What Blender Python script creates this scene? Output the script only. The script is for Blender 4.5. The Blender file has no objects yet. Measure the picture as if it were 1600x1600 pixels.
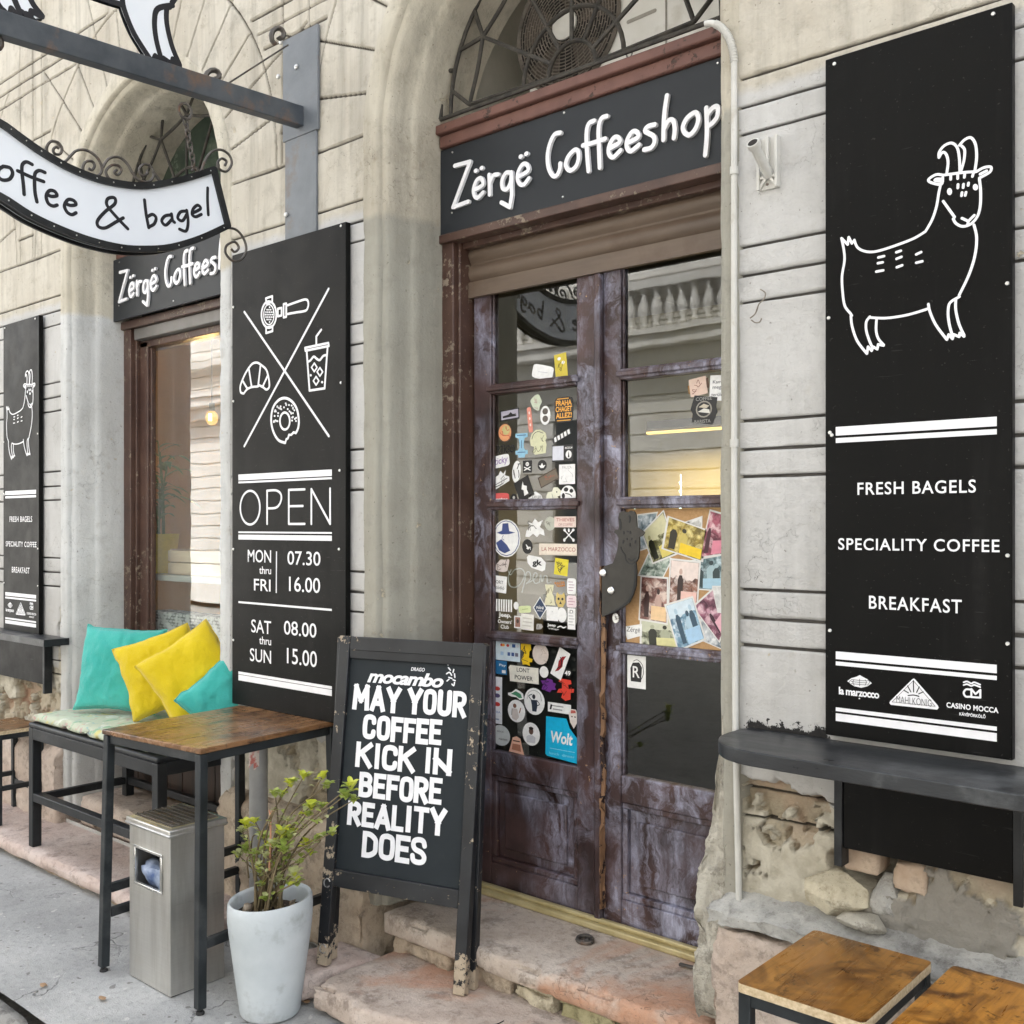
import bpy, bmesh, math, random
import numpy as np
from mathutils import Vector, Matrix

# ------------------------------------------------------------------ camera, sky, sun, exposure
scene = bpy.context.scene
COL = scene.collection
F_PX, U0, V0 = 1620.0, 800.0, 820.0
YAW = math.atan2(0.658792, 0.752325)
CAM = Vector((0.0, -2.4, 1.55))
cam_d = bpy.data.cameras.new("camera")
cam_d.sensor_width = 36.0
cam_d.lens = F_PX / 1600 * 36.0
cam_d.shift_y = 20.0 / 1600
cam_d.clip_start = 0.05
cam_d.clip_end = 500
cam = bpy.data.objects.new("camera", cam_d)
cam.location = CAM
cam.rotation_euler = (math.radians(90), 0, YAW)
COL.objects.link(cam)
scene.camera = cam

SUN_EL, SUN_AZ = math.radians(57), math.radians(14)      # azimuth of the sun, clockwise from +y: it stands behind the house
world = bpy.data.worlds.new("World")
scene.world = world
world.use_nodes = True
wn = world.node_tree
wn.nodes.clear()
sky = wn.nodes.new('ShaderNodeTexSky')
sky.sky_type = 'NISHITA'
sky.sun_disc = False
sky.sun_elevation = SUN_EL
sky.sun_rotation = SUN_AZ
sky.air_density = 1.0
sky.dust_density = 3.0
hsv = wn.nodes.new('ShaderNodeHueSaturation')
hsv.inputs['Saturation'].default_value = 0.30           # an overcast sky is nearly grey
bg = wn.nodes.new('ShaderNodeBackground')
bg.inputs['Strength'].default_value = 0.15
wo = wn.nodes.new('ShaderNodeOutputWorld')
wn.links.new(sky.outputs[0], hsv.inputs['Color'])
wn.links.new(hsv.outputs[0], bg.inputs['Color'])
wn.links.new(bg.outputs[0], wo.inputs['Surface'])

sun_d = bpy.data.lights.new("sun", 'SUN')
sun_d.energy = 2.0
sun_d.angle = math.radians(1.0)
sun_d.color = (1.0, 0.985, 0.965)
sun = bpy.data.objects.new("sun", sun_d)
sdir = Vector((math.sin(SUN_AZ) * math.cos(SUN_EL), math.cos(SUN_AZ) * math.cos(SUN_EL), math.sin(SUN_EL)))
sun.rotation_euler = sdir.to_track_quat('Z', 'Y').to_euler()
sun.location = (0, 4, 20)
COL.objects.link(sun)

scene.view_settings.view_transform = 'Standard'
scene.view_settings.look = 'None'
scene.view_settings.gamma = 1
scene.view_settings.exposure = 2.3
scene.render.engine = 'CYCLES'
scene.render.resolution_x = 1024
scene.render.resolution_y = 1024
scene.cycles.max_bounces = 8
scene.cycles.transparent_max_bounces = 12

# ------------------------------------------------------------------ measuring: photo pixel -> point on a real plane
FW = Vector((-math.sin(YAW), math.cos(YAW), 0))
RT = Vector((math.cos(YAW), math.sin(YAW), 0))
def ray(u, v):
    return FW + RT * ((u - U0) / F_PX) + Vector((0, 0, (V0 - v) / F_PX))
def hit(u, v, O, N):
    d = ray(u, v)
    return CAM + d * ((O - CAM).dot(N) / d.dot(N))
def PY(u, v, y): return hit(u, v, Vector((0, y, 0)), Vector((0, 1, 0)))
def PX(u, v, x): return hit(u, v, Vector((x, 0, 0)), Vector((1, 0, 0)))
def PZ(u, v, z): return hit(u, v, Vector((0, 0, z)), Vector((0, 0, 1)))

class Fr:
    """a flat drawing board in the scene: origin, right, up, outward normal"""
    def __init__(s, O, A, B):
        s.O = Vector(O); s.A = Vector(A).normalized(); s.B = Vector(B).normalized(); s.N = s.A.cross(s.B)
    def w(s, a, b, h=0.0): return s.O + s.A * a + s.B * b + s.N * h
    def px(s, u, v):
        p = hit(u, v, s.O, s.N) - s.O
        return (p.dot(s.A), p.dot(s.B))
    def off(s, d): return Fr(s.O + s.N * d, s.A, s.B)
def wallfr(y): return Fr((0, y, 0), (1, 0, 0), (0, 0, 1))
def sidefr(x): return Fr((x, 0, 0), (0, 1, 0), (0, 0, 1))

# ------------------------------------------------------------------ noise (numpy)
def _h(ix, iy, iz, seed):
    n = (ix * 374761393 + iy * 668265263 + iz * 1274126177 + seed * 974711) & 0xFFFFFFFF
    n = ((n ^ (n >> 13)) * 1274126177) & 0xFFFFFFFF
    n = ((n ^ (n >> 16)) * 2246822519) & 0xFFFFFFFF
    return ((n ^ (n >> 15)) & 0xFFFFFF) / float(0xFFFFFF)
def vnoise(p, seed=0):
    p = np.asarray(p, dtype=np.float64)
    i = np.floor(p).astype(np.int64); f = p - i
    f = f * f * (3 - 2 * f)
    r = 0
    for dx in (0, 1):
        for dy in (0, 1):
            for dz in (0, 1):
                w = (f[:, 0] if dx else 1 - f[:, 0]) * (f[:, 1] if dy else 1 - f[:, 1]) * (f[:, 2] if dz else 1 - f[:, 2])
                r = r + w * _h(i[:, 0] + dx, i[:, 1] + dy, i[:, 2] + dz, seed)
    return r
def fbm(p, freq, octs=4, seed=0, gain=.5):
    p = np.asarray(p, dtype=np.float64) * freq
    a, s, t = 1.0, 0, 0
    for o in range(octs):
        s = s + a * vnoise(p + o * 17.3, seed + o); t += a; a *= gain; p = p * 2.03
    return s / t
def worley(x, z, freq, seed=0):
    """2-D cellular: distance to nearest, second-nearest, cell id"""
    X = x * freq; Z = z * freq
    ix = np.floor(X).astype(np.int64); iz = np.floor(Z).astype(np.int64)
    d1 = np.full(X.shape, 9.0); d2 = np.full(X.shape, 9.0); cid = np.zeros(X.shape)
    for dx in (-1, 0, 1):
        for dz in (-1, 0, 1):
            cx = ix + dx; cz = iz + dz
            px = cx + _h(cx, cz, cx * 0 + 3, seed); pz = cz + _h(cx, cz, cx * 0 + 7, seed)
            d = np.hypot(X - px, Z - pz)
            c = _h(cx, cz, cx * 0 + 11, seed)
            m = d < d1
            d2 = np.where(m, d1, np.minimum(d2, d)); cid = np.where(m, c, cid); d1 = np.where(m, d, d1)
    return d1, d2, cid
def sstep(a, b, x):
    t = np.clip((x - a) / (b - a), 0, 1); return t * t * (3 - 2 * t)

# ------------------------------------------------------------------ node helpers / materials
def lin(r, g, b):
    f = lambda c: (c / 255) / 12.92 if c / 255 <= .04045 else ((c / 255 + .055) / 1.055) ** 2.4
    return (f(r), f(g), f(b), 1)
def c4(c): return tuple(c) if len(c) == 4 else tuple(c) + (1,)
class NT:
    def __init__(s, name):
        s.m = bpy.data.materials.new(name); s.m.use_nodes = True; s.t = s.m.node_tree; s.t.nodes.clear()
    def n(s, typ, ins=None, out=0, **kw):
        nd = s.t.nodes.new('ShaderNode' + typ)
        for k, v in kw.items(): setattr(nd, k, v)
        for k, v in (ins or {}).items():
            sk = nd.inputs[k]
            if isinstance(v, bpy.types.NodeSocket): s.t.links.new(v, sk)
            else:
                if sk.type == 'RGBA': v = c4(v)
                sk.default_value = v
        return nd.outputs[out]
    def math(s, op, a, b=0.0, c=None, clamp=False):
        ins = {0: a, 1: b}
        if c is not None: ins[2] = c
        return s.n('Math', ins, operation=op, use_clamp=clamp)
    def mix(s, f, a, b, mode='MIX'):
        nd = s.t.nodes.new('ShaderNodeMix'); nd.data_type = 'RGBA'; nd.blend_type = mode
        for k, v in ((0, f), (6, a), (7, b)):
            if isinstance(v, bpy.types.NodeSocket): s.t.links.new(v, nd.inputs[k])
            else: nd.inputs[k].default_value = c4(v) if k > 0 else v
        return nd.outputs[2]
    def pos(s, obj=True): return s.n('TexCoord', out=3)
    def mapn(s, vec, scale=(1, 1, 1), loc=(0, 0, 0), rot=(0, 0, 0)):
        return s.n('Mapping', {'Vector': vec, 'Scale': scale, 'Location': loc, 'Rotation': rot})
    def noise(s, vec, scale, detail=4, rough=.55, dist=0.0):
        return s.n('TexNoise', {'Vector': vec, 'Scale': scale, 'Detail': detail, 'Roughness': rough, 'Distortion': dist})
    def rng(s, v, a, b, lo=0.0, hi=1.0):
        return s.n('MapRange', {0: v, 1: a, 2: b, 3: lo, 4: hi})
    def attr(s, name): return s.n('Attribute', out=2, attribute_name=name)
    def bump(s, h, dist=.002, strength=1.0, prev=None):
        ins = {'Height': h, 'Distance': dist, 'Strength': strength}
        if prev is not None: ins['Normal'] = prev
        return s.n('Bump', ins)
    def bsdf(s, col, rough=.6, metal=0.0, normal=None, spec=.5, **kw):
        ins = {'Base Color': col, 'Roughness': rough, 'Metallic': metal, 'Specular IOR Level': spec}
        if normal is not None: ins['Normal'] = normal
        ins.update(kw)
        return s.n('BsdfPrincipled', ins)
    def out(s, sh):
        o = s.t.nodes.new('ShaderNodeOutputMaterial'); s.t.links.new(sh, o.inputs[0]); return s.m
    def sepz(s, vec, k=2): return s.n('SeparateXYZ', {0: vec}, out=k)

_flat = {}
def flat(rgb, rough=.5, metal=0.0, spec=.5):
    """one printed / painted colour with faint unevenness"""
    key = (tuple(rgb), rough, metal, spec)
    if key not in _flat:
        t = NT('print_%d' % len(_flat)); p = t.pos()
        c = lin(*rgb); n = t.noise(p, 60, 3)
        col = t.mix(t.rng(n, .3, .7), tuple(x * .9 for x in c[:3]), tuple(min(1, x * 1.06) for x in c[:3]))
        _flat[key] = t.out(t.bsdf(col, rough, metal, spec=spec))
    return _flat[key]

def simple(name, c1, c2, scale=8, rough=.6, bump=.0, bscale=60, metal=0.0, stretch=(1, 1, 1), c3=None, c3scale=3, spec=.5, rvar=.1, lo=.35, hi=.65):
    t = NT(name); p = t.mapn(t.pos(), stretch)
    n = t.noise(p, scale, 6, .6)
    col = t.mix(t.rng(n, lo, hi), c1, c2)
    if c3 is not None:
        n3 = t.noise(t.pos(), c3scale, 7, .65)
        col = t.mix(t.rng(n3, .56, .70), col, c3)
    r = t.rng(n, .3, .7, max(0, rough - rvar), min(1, rough + rvar))
    nm = None
    if bump:
        nm = t.bump(t.noise(t.mapn(t.pos(), stretch), bscale, 5, .6), bump)
    return t.out(t.bsdf(col, r, metal, nm, spec))

def chipped(name, base1, base2, chip, amount=.62, scale=30, rough=.5, bump=.0008, foot=0.0):
    """paint worn off in flakes down to the wood or metal under it"""
    t = NT(name); p = t.pos()
    n = t.noise(p, scale, 8, .7); big = t.noise(p, 4, 3)
    k = t.math('ADD', n, t.math('MULTIPLY', t.math('SUBTRACT', big, .5), .5))
    e = t.n('NewGeometry', out=7)                       # pointiness: edges wear first
    k = t.math('ADD', k, t.rng(e, .5, .6, 0, .3))
    if foot: k = t.math('ADD', k, t.rng(t.sepz(p), .16, .0, 0, foot))
    mask = t.rng(k, amount, amount + .02)
    col = t.mix(t.rng(t.noise(p, 9, 5), .35, .65), base1, base2)
    col = t.mix(mask, col, t.mix(t.noise(p, 50, 3), chip, tuple(x * .6 for x in chip[:3])))
    nm = t.bump(t.math('SUBTRACT', t.math('MULTIPLY', t.noise(p, 90, 4), .3), mask), bump)
    return t.out(t.bsdf(col, t.rng(mask, 0, 1, rough, .85), 0, nm))

def stucco(name, up1, up2, low1, low2, zpaint=2.63, border=.012):
    """old lime render above, painted masonry below; 'peel' shows mortar and rubble, 'groove' holds soot"""
    t = NT(name); p = t.pos()
    z = t.sepz(p)
    wob = t.math('MULTIPLY', t.math('SUBTRACT', t.noise(p, 9, 4), .5), .05)
    k = t.rng(t.math('ADD', z, wob), zpaint - border, zpaint + border)
    n1 = t.noise(p, 2.3, 7, .62); n2 = t.noise(p, 14, 6, .65); fine = t.noise(p, 110, 5, .7)
    streak = t.noise(t.mapn(p, (14, 14, 1.1)), 1.0, 6, .6)
    up = t.mix(t.rng(n1, .36, .66), up1, up2)
    up = t.mix(t.rng(streak, .49, .72, 0, .6), up, tuple(x * .55 for x in up1[:3]))
    up = t.mix(t.rng(t.noise(p, 5.5, 8, .74), .53, .66, 0, .5), up, tuple(x * .62 for x in up1[:3]))
    up = t.mix(t.rng(n2, .57, .72, 0, .45), up, (.24, .20, .14))
    lo = t.mix(t.rng(n1, .35, .65), low1, low2)
    lo = t.mix(t.rng(streak, .5, .75, 0, .4), lo, tuple(x * .66 for x in low1[:3]))
    lo = t.mix(t.rng(t.noise(p, 6.5, 8, .74), .54, .66, 0, .4), lo, tuple(x * .68 for x in low1[:3]))
    lo = t.mix(t.rng(n2, .60, .74, 0, .35), lo, (.30, .26, .20))
    lo = t.mix(t.rng(z, 1.5, .7, 0, .22), lo, (.30, .27, .22))        # splash dirt near the pavement
    col = t.mix(k, lo, up)
    speck = t.rng(t.noise(p, 75, 2), .70, .74)
    col = t.mix(t.math('MULTIPLY', speck, .55), col, (.12, .10, .08))
    crackd = t.n('TexVoronoi', {'Vector': t.mapn(p, (1, 1, 1)), 'Scale': 3.2}, feature='DISTANCE_TO_EDGE')
    wv = t.n('TexVoronoi', {'Vector': t.n('VectorMath', {0: p, 1: t.n('TexNoise', {'Vector': p, 'Scale': 7.0, 'Detail': 5}, out=1)}, operation='ADD'), 'Scale': 2.7}, feature='DISTANCE_TO_EDGE')
    crack = t.math('MULTIPLY', t.rng(wv, .0035, .0, 0, 1), t.rng(t.noise(p, 1.7, 2), .5, .62))
    col = t.mix(t.math('MULTIPLY', crack, .8), col, (.10, .085, .07))
    # chips: old beige showing under the paint
    chips = t.rng(t.math('ADD', t.noise(p, 16, 8, .7), t.math('MULTIPLY', t.noise(p, 2, 2), .35)), .86, .875)
    col = t.mix(chips, col, (.56, .50, .38))
    peel = t.attr('peel'); gr = t.attr('groove')
    pw = t.mix(t.rng(t.noise(p, 7, 6, .7), .35, .65), (.50, .43, .31), (.30, .25, .18))
    pw = t.mix(t.rng(t.noise(p, 3.1, 3), .55, .68), pw, (.44, .29, .20))
    pw = t.mix(t.rng(t.noise(p, 30, 4), .6, .75, 0, .5), pw, (.66, .62, .52))
    cem = t.attr('cement'); lv = t.attr('level')
    pw = t.mix(t.rng(lv, .2, .45), t.mix(t.rng(t.noise(p, 19, 5), .4, .6), (.60, .56, .46), (.46, .42, .33)), pw)
    pw = t.mix(t.rng(lv, .7, .95), pw, t.mix(t.noise(p, 24, 4), (.42, .26, .17), (.30, .20, .14)))
    pw = t.mix(cem, pw, t.mix(n2, (.33, .31, .27), (.24, .225, .20)))
    pk = t.rng(t.math('ADD', peel, t.math('MULTIPLY', t.math('SUBTRACT', fine, .5), .2)), .45, .55)
    col = t.mix(pk, col, pw)
    col = t.mix(t.math('MULTIPLY', t.rng(gr, .25, .7), .85), col, (.055, .047, .04))
    sm_ = t.attr('smear'); sk = t.rng(t.math('ADD', sm_, t.math('MULTIPLY', t.math('SUBTRACT', t.noise(p, 28, 7, .75), .5), 2.2)), .66, .70)
    col = t.mix(sk, col, (.022, .021, .02))
    flake = t.noise(t.mapn(p, (7, 7, 13)), 3.0, 8, .72)
    h = t.math('ADD', t.math('MULTIPLY', fine, .6), t.math('MULTIPLY', t.noise(p, 35, 6, .65), 1.0))
    h = t.math('ADD', h, t.math('MULTIPLY', t.rng(flake, .52, .56), .12))
    h = t.math('ADD', h, t.math('MULTIPLY', pk, t.math('MULTIPLY', t.noise(p, 60, 6, .72), 2.2)))
    h = t.math('SUBTRACT', h, t.math('MULTIPLY', t.math('ADD', crack, chips), .8))
    nm = t.bump(h, .0034)
    return t.out(t.bsdf(col, t.rng(n2, .3, .7, .7, .92), 0, nm, .3))

def stone(name, c1, c2, c3, bump=.004, orange=None, bias=0.0):
    t = NT(name); p = t.pos()
    n = t.noise(p, 5, 8, .68); n2 = t.noise(p, 28, 6, .65); n3 = t.noise(p, 2.0, 5, .6, .6)
    col = t.mix(t.rng(n, .34, .66), c1, c2)
    col = t.mix(t.rng(n2, .5, .68, 0, .8), col, c3)
    col = t.mix(t.rng(t.noise(p, 9, 9, .78), .53, .60, 0, .55), col, tuple(x * .55 for x in c3[:3]))
    col = t.mix(t.rng(t.noise(t.mapn(p, (1, 1, 1), (3, 7, 1)), 6, 7, .7), .55, .66, 0, .6), col, tuple(min(1, x * 1.15) for x in c2[:3]))
    if orange is not None:
        if bias: n3 = t.math('ADD', n3, t.rng(t.sepz(p, 0), -.15, .25, -bias, bias))
        col = t.mix(t.rng(n3, .50, .62, 0, .68), col, t.mix(t.rng(n2, .4, .65), orange, tuple(x * 1.25 for x in orange)))
    v = t.n('TexVoronoi', {'Vector': t.n('VectorMath', {0: p, 1: t.n('TexNoise', {'Vector': p, 'Scale': 6.0, 'Detail': 4}, out=1)}, operation='ADD'), 'Scale': 3.6}, feature='DISTANCE_TO_EDGE')
    crack = t.math('MULTIPLY', t.rng(v, .009, 0), t.rng(t.noise(p, 3, 2), .54, .66))
    col = t.mix(t.math('MULTIPLY', crack, .6), col, (.11, .085, .065))
    spk = t.rng(t.noise(p, 160, 2), .66, .72)
    col = t.mix(t.math('MULTIPLY', spk, .5), col, (.14, .11, .09))
    h = t.math('SUBTRACT', t.math('ADD', n2, t.math('MULTIPLY', t.noise(p, 90, 5, .7), .9)), t.math('MULTIPLY', crack, .6))
    return t.out(t.bsdf(col, t.rng(n, .3, .7, .62, .9), 0, t.bump(h, bump), .3))

def wood_top(name, c1, c2, c3, axis=0, gloss=.35, sc=1.0):
    t = NT(name); p = t.pos()
    st = [9, 9, 9]; st[axis] = 1.1
    g = t.noise(t.mapn(p, tuple(st)), 3.0 * sc, 8, .66, .5)
    fine = t.noise(t.mapn(p, tuple(x * 5 if i != axis else x * 2 for i, x in enumerate(st))), 3.0, 5, .6)
    blot = t.noise(p, 6.5 * sc, 6, .62, .8)
    col = t.mix(t.rng(g, .34, .66), c1, c2)
    col = t.mix(t.rng(blot, .47, .64, 0, .92), col, c3)
    col = t.mix(t.rng(t.noise(t.mapn(p, (1, 1, 1), (8, 2, 5)), 17 * sc, 7, .72, 1.0), .56, .64, 0, .85), col, tuple(x * .6 for x in c3[:3]))
    col = t.mix(t.rng(fine, .5, .75, 0, .45), col, tuple(x * .4 for x in c1[:3]))
    knots = t.rng(t.noise(t.mapn(p, (1, 1, 1), (3, 1, 2)), 15 * sc, 3, .5, 1.2), .68, .75)
    col = t.mix(knots, col, tuple(x * .22 for x in c1[:3]))
    return t.out(t.bsdf(col, t.rng(g, .3, .7, gloss - .06, gloss + .14), 0, t.bump(fine, .0004), .5))

M = {}
M['wall'] = stucco('aged_render', (.47, .43, .355), (.61, .575, .495), (.485, .478, .46), (.58, .575, .56), 2.66)
M['mould_door'] = stucco('jamb_render', (.44, .40, .32), (.60, .56, .46), (.315, .30, .25), (.385, .375, .32), 2.625)
M['mould_win'] = stucco('jamb_render_pale', (.48, .44, .35), (.64, .60, .50), (.54, .545, .53), (.66, .67, .66), 2.585)
M['plinth'] = stone('plinth_limestone', (.42, .33, .24), (.54, .46, .36), (.26, .21, .16))
M['plinth_pink'] = stone('plinth_pinkstone', (.48, .38, .31), (.58, .50, .43), (.36, .29, .24))
M['step'] = stone('red_limestone', (.48, .385, .32), (.60, .52, .455), (.36, .28, .23), .006, (.50, .26, .16))
M['step_door'] = stone('red_limestone_tread', (.46, .38, .31), (.60, .53, .46), (.34, .27, .22), .006, (.50, .24, .13), .11)
M['step_pale'] = stone('pink_limestone', (.54, .42, .365), (.64, .55, .50), (.42, .32, .275), .006)
M['rubble'] = stone('rubble_stone', (.47, .41, .29), (.60, .55, .42), (.30, .25, .17), .006)
M['mossy'] = stone('mossy_stone', (.36, .33, .18), (.46, .43, .27), (.16, .15, .07), .006)
M['cement'] = stone('cement_render', (.30, .295, .28), (.52, .51, .47), (.23, .22, .20), .005)
M['mortar'] = stone('crumbled_mortar', (.44, .41, .34), (.58, .55, .47), (.32, .29, .24), .008)
M['brown'] = chipped('brown_frame_paint', (.060, .030, .022), (.10, .055, .040), (.30, .24, .18), .80, 40, .42)
M['brick_red'] = chipped('red_oxide_paint', (.115, .052, .040), (.165, .076, .058), (.09, .06, .05), .82, 24, .6)
M['black'] = simple('black_paint_metal', (.007, .008, .009), (.018, .020, .022), 12, .44, .0004, 120, c3=(.036, .038, .040), c3scale=5, spec=.35)
M['black_worn'] = chipped('worn_black_paint', (.007, .008, .010), (.017, .019, .022), (.46, .37, .26), .86, 40, .45)
def panelmat():
    t = NT('satin_black_panel'); p = t.pos()
    big = t.noise(p, 1.3, 3); st = t.noise(t.mapn(p, (11, 11, .7)), 1.0, 6, .65); d = t.noise(p, 9, 7, .7); sp = t.noise(p, 130, 2)
    col = t.mix(t.rng(big, .35, .65), (.0032, .0032, .0030), (.0055, .0055, .0052))
    col = t.mix(t.math('MULTIPLY', t.rng(st, .52, .76), t.rng(d, .4, .62)), col, (.013, .0125, .012))
    col = t.mix(t.rng(sp, .70, .74, 0, .5), col, (.06, .058, .052))
    scr = t.rng(t.noise(t.mapn(p, (3, 3, 40), rot=(0, .5, 0)), 3.0, 4, .5), .70, .72, 0, .35)
    col = t.mix(scr, col, (.05, .05, .048))
    return t.out(t.bsdf(col, t.rng(d, .35, .65, .30, .46), 0, t.bump(t.noise(p, 1.6, 2), .014), .11))
M['panel'] = panelmat()
M['leg_worn'] = chipped('worn_black_leg_paint', (.007, .008, .010), (.017, .019, .022), (.50, .41, .30), .84, 34, .45, .0008, .27)
M['signgrey'] = simple('satin_charcoal_panel', (.020, .023, .027), (.030, .034, .039), 1.5, .45, 0, rvar=.05, spec=.25)
M['white'] = simple('white_vinyl', (.78, .78, .80), (.86, .86, .88), 20, .45)
M['white_letter'] = simple('white_letter_paint', (.80, .80, .82), (.88, .88, .90), 20, .4)
M['signwhite'] = simple('white_sign_face', (.74, .78, .84), (.79, .83, .88), 2, .30, rvar=.04)
M['ink'] = flat((14, 16, 26), .5)
M['iron'] = simple('weathered_iron', (.055, .050, .045), (.14, .125, .11), 18, .55, .001, 90, metal=.35, c3=(.14, .075, .045), c3scale=14)
M['beam'] = simple('bracket_steel', (.045, .055, .068), (.085, .095, .108), 9, .45, .0006, 80, c3=(.16, .10, .07), c3scale=7, metal=.2)
M['plate'] = simple('bracket_plate_grey', (.11, .125, .14), (.17, .185, .20), 6, .5, .0006, 90, c3=(.15, .11, .08), c3scale=5)
M['bolt'] = simple('zinc_bolt', (.55, .55, .54), (.72, .72, .70), 30, .3, metal=.8)
M['chrome'] = simple('bright_steel', (.62, .62, .60), (.75, .75, .73), 30, .22, metal=1)
M['grille'] = simple('dusty_wrought_iron', (.020, .018, .015), (.07, .062, .05), 25, .8, .001, 90)
M['shutter'] = simple('brown_shutter', (.105, .074, .052), (.155, .112, .080), 7, .5, 0, stretch=(.4, 1, 4), c3=(.10, .066, .045), c3scale=4)
M['brass'] = simple('brass_threshold', (.46, .38, .19), (.58, .50, .28), 12, .45, 0, metal=.35, c3=(.30, .24, .12), c3scale=5)
M['pvc'] = simple('white_conduit', (.50, .49, .45), (.60, .59, .55), 8, .5, c3=(.42, .39, .33), c3scale=9)
M['cork'] = simple('cork_board', (.46, .27, .12), (.56, .35, .17), 90, .85, .001, 200)
M['paper'] = simple('print_paper', (.74, .73, .70), (.80, .79, .76), 10, .55)
M['soil'] = simple('potting_soil', (.028, .019, .013), (.085, .058, .04), 60, .95, .008, 70)
M['stem'] = simple('shrub_stem', (.10, .075, .04), (.22, .17, .09), 40, .8, .001, 100)
M['wood_table'] = wood_top('rustic_brown_top', (.17, .082, .034), (.30, .155, .065), (.07, .033, .015), 1, .24)
M['wood_stool'] = wood_top('rustic_amber_top', (.26, .11, .022), (.42, .20, .045), (.085, .036, .012), 1, .24, .9)
M['chipboard'] = simple('raw_chipboard_edge', (.45, .34, .20), (.66, .54, .36), 120, .9, .001, 200)
M['frame_dark'] = simple('graphite_powder_coat', (.010, .013, .015), (.024, .029, .032), 10, .45, .0004, 150, c3=(.05, .053, .054), c3scale=6, spec=.35)
M['chalk'] = simple('chalkboard_slate', (.014, .019, .023), (.024, .030, .034), 3, .66, 0, c3=(.036, .042, .046), c3scale=2, spec=.25)
M['rubber'] = flat((40, 40, 40), .8)

def door_paint(name, haze=.5, pl=.42, ph=.62):
    t = NT(name); p = t.pos()
    base = t.mix(t.rng(t.noise(p, 6, 6), .35, .65), (.026, .013, .013), (.078, .042, .040))
    warp = t.n('VectorMath', {0: t.mapn(p, (3.2, 3.2, 1.3)), 1: t.n('TexNoise', {'Vector': p, 'Scale': 3.5, 'Detail': 6}, out=1)}, operation='ADD')
    hz = t.noise(warp, 2.4, 9, .72, .9); patch = t.noise(p, 2.6, 3)
    k = t.math('MULTIPLY', t.rng(hz, .44, .66), t.rng(patch, pl, ph))
    brush = t.noise(t.mapn(p, (16, 16, 3.2), rot=(0, .35, 0)), 1.6, 7, .72, .3)
    k = t.math('MULTIPLY', k, t.rng(brush, .34, .58, .30, 1.15))
    col = t.mix(t.math('MULTIPLY', k, haze, clamp=True), base, (.40, .41, .53))
    gr = t.noise(t.mapn(p, (30, 30, 2.0)), 2.0, 6, .7)
    col = t.mix(t.rng(gr, .6, .74, 0, .5), col, (.016, .008, .008))
    chips = t.rng(t.math('ADD', t.noise(p, 42, 6, .7), t.math('MULTIPLY', t.noise(p, 3, 2), .3)), .83, .85)
    col = t.mix(chips, col, (.42, .26, .13))
    nm = t.bump(t.math('ADD', gr, t.math('MULTIPLY', t.noise(p, 20, 5), .8)), .0018)
    return t.out(t.bsdf(col, t.rng(hz, .3, .7, .34, .55), 0, nm))
M['door'] = door_paint('scuffed_aubergine_paint', .85, .36, .58)
M['door_pale'] = door_paint('scuffed_violet_paint', 1.0, .30, .52)
M['worn_edge'] = chipped('bare_worn_wood_edge', (.16, .085, .045), (.30, .17, .09), (.03, .016, .015), .56, 26, .7, .0012)

def glass(name, refl=.12, tint=(.93, .95, .93)):
    t = NT(name)
    fr = t.n('Fresnel', {'IOR': 1.5})
    back = t.n('NewGeometry', out=6)
    f = t.math('MULTIPLY', t.math('ADD', t.math('MULTIPLY', fr, 1.15), refl, clamp=True), t.math('SUBTRACT', 1.0, back))
    wob = t.bump(t.noise(t.pos(), 3.0, 2), .0004)
    gl = t.n('BsdfGlossy', {'Roughness': .015, 'Color': (.97, .98, .97), 'Normal': wob})
    tr = t.n('BsdfTransparent', {'Color': tint})
    return t.out(t.n('MixShader', {0: f, 1: tr, 2: gl}))
M['glass'] = glass('door_glass', .055)
M['glass_win'] = glass('shop_window_glass', .13)
M['glass_dark'] = glass('lower_door_glass', .02)

def emit(name, col, s):
    t = NT(name); return t.out(t.n('Emission', {'Color': col, 'Strength': s}))

def brushed(name):
    t = NT(name); p = t.pos()
    g = t.noise(t.mapn(p, (2, 2, 90)), 4, 5, .6); d = t.noise(p, 5, 5)
    g2 = t.noise(t.mapn(p, (7, 7, .8)), 2.0, 6, .7)
    col = t.mix(g, (.54, .53, .50), (.68, .67, .64))
    col = t.mix(t.rng(g2, .45, .72, 0, .55), col, (.34, .32, .28))
    return t.out(t.bsdf(col, t.rng(d, .3, .7, .32, .48), .9, t.bump(g, .0003)))
M['steel'] = brushed('brushed_stainless')

def fabric(name, c1, c2, wscale=420):
    t = NT(name); p = t.pos()
    n = t.noise(p, 5, 4); w = t.noise(p, wscale, 2)
    col = t.mix(t.rng(n, .35, .65), c1, c2)
    col = t.mix(t.rng(w, .4, .7, 0, .25), col, tuple(x * .6 for x in c1[:3]))
    nm = t.bump(t.math('ADD', t.math('MULTIPLY', t.noise(p, 22, 5, .6), 4.0), w), .0022)
    return t.out(t.bsdf(col, .85, 0, nm, .2, **{'Sheen Weight': .25}))
M['teal'] = fabric('teal_cotton', (.05, .42, .365), (.08, .52, .455))
M['yellow'] = fabric('yellow_cotton', (.68, .50, .008), (.78, .60, .02))
def floral(name):
    t = NT(name); p = t.pos()
    col = (.50, .54, .42)
    for i, (sc, th, c) in enumerate(((16, .57, (.22, .40, .26)), (13, .60, (.62, .55, .20)), (19, .60, (.52, .32, .30)), (11, .58, (.66, .68, .60)), (24, .62, (.25, .42, .45)))):
        n = t.noise(t.mapn(p, (1, 1, 1), (i * 3.1, i * 1.7, 0)), sc, 4, .55, .8)
        col = t.mix(t.rng(n, th, th + .04, 0, .8), col, c)
    return t.out(t.bsdf(col, .85, 0, t.bump(t.noise(p, 300, 2), .001), .2))
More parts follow.
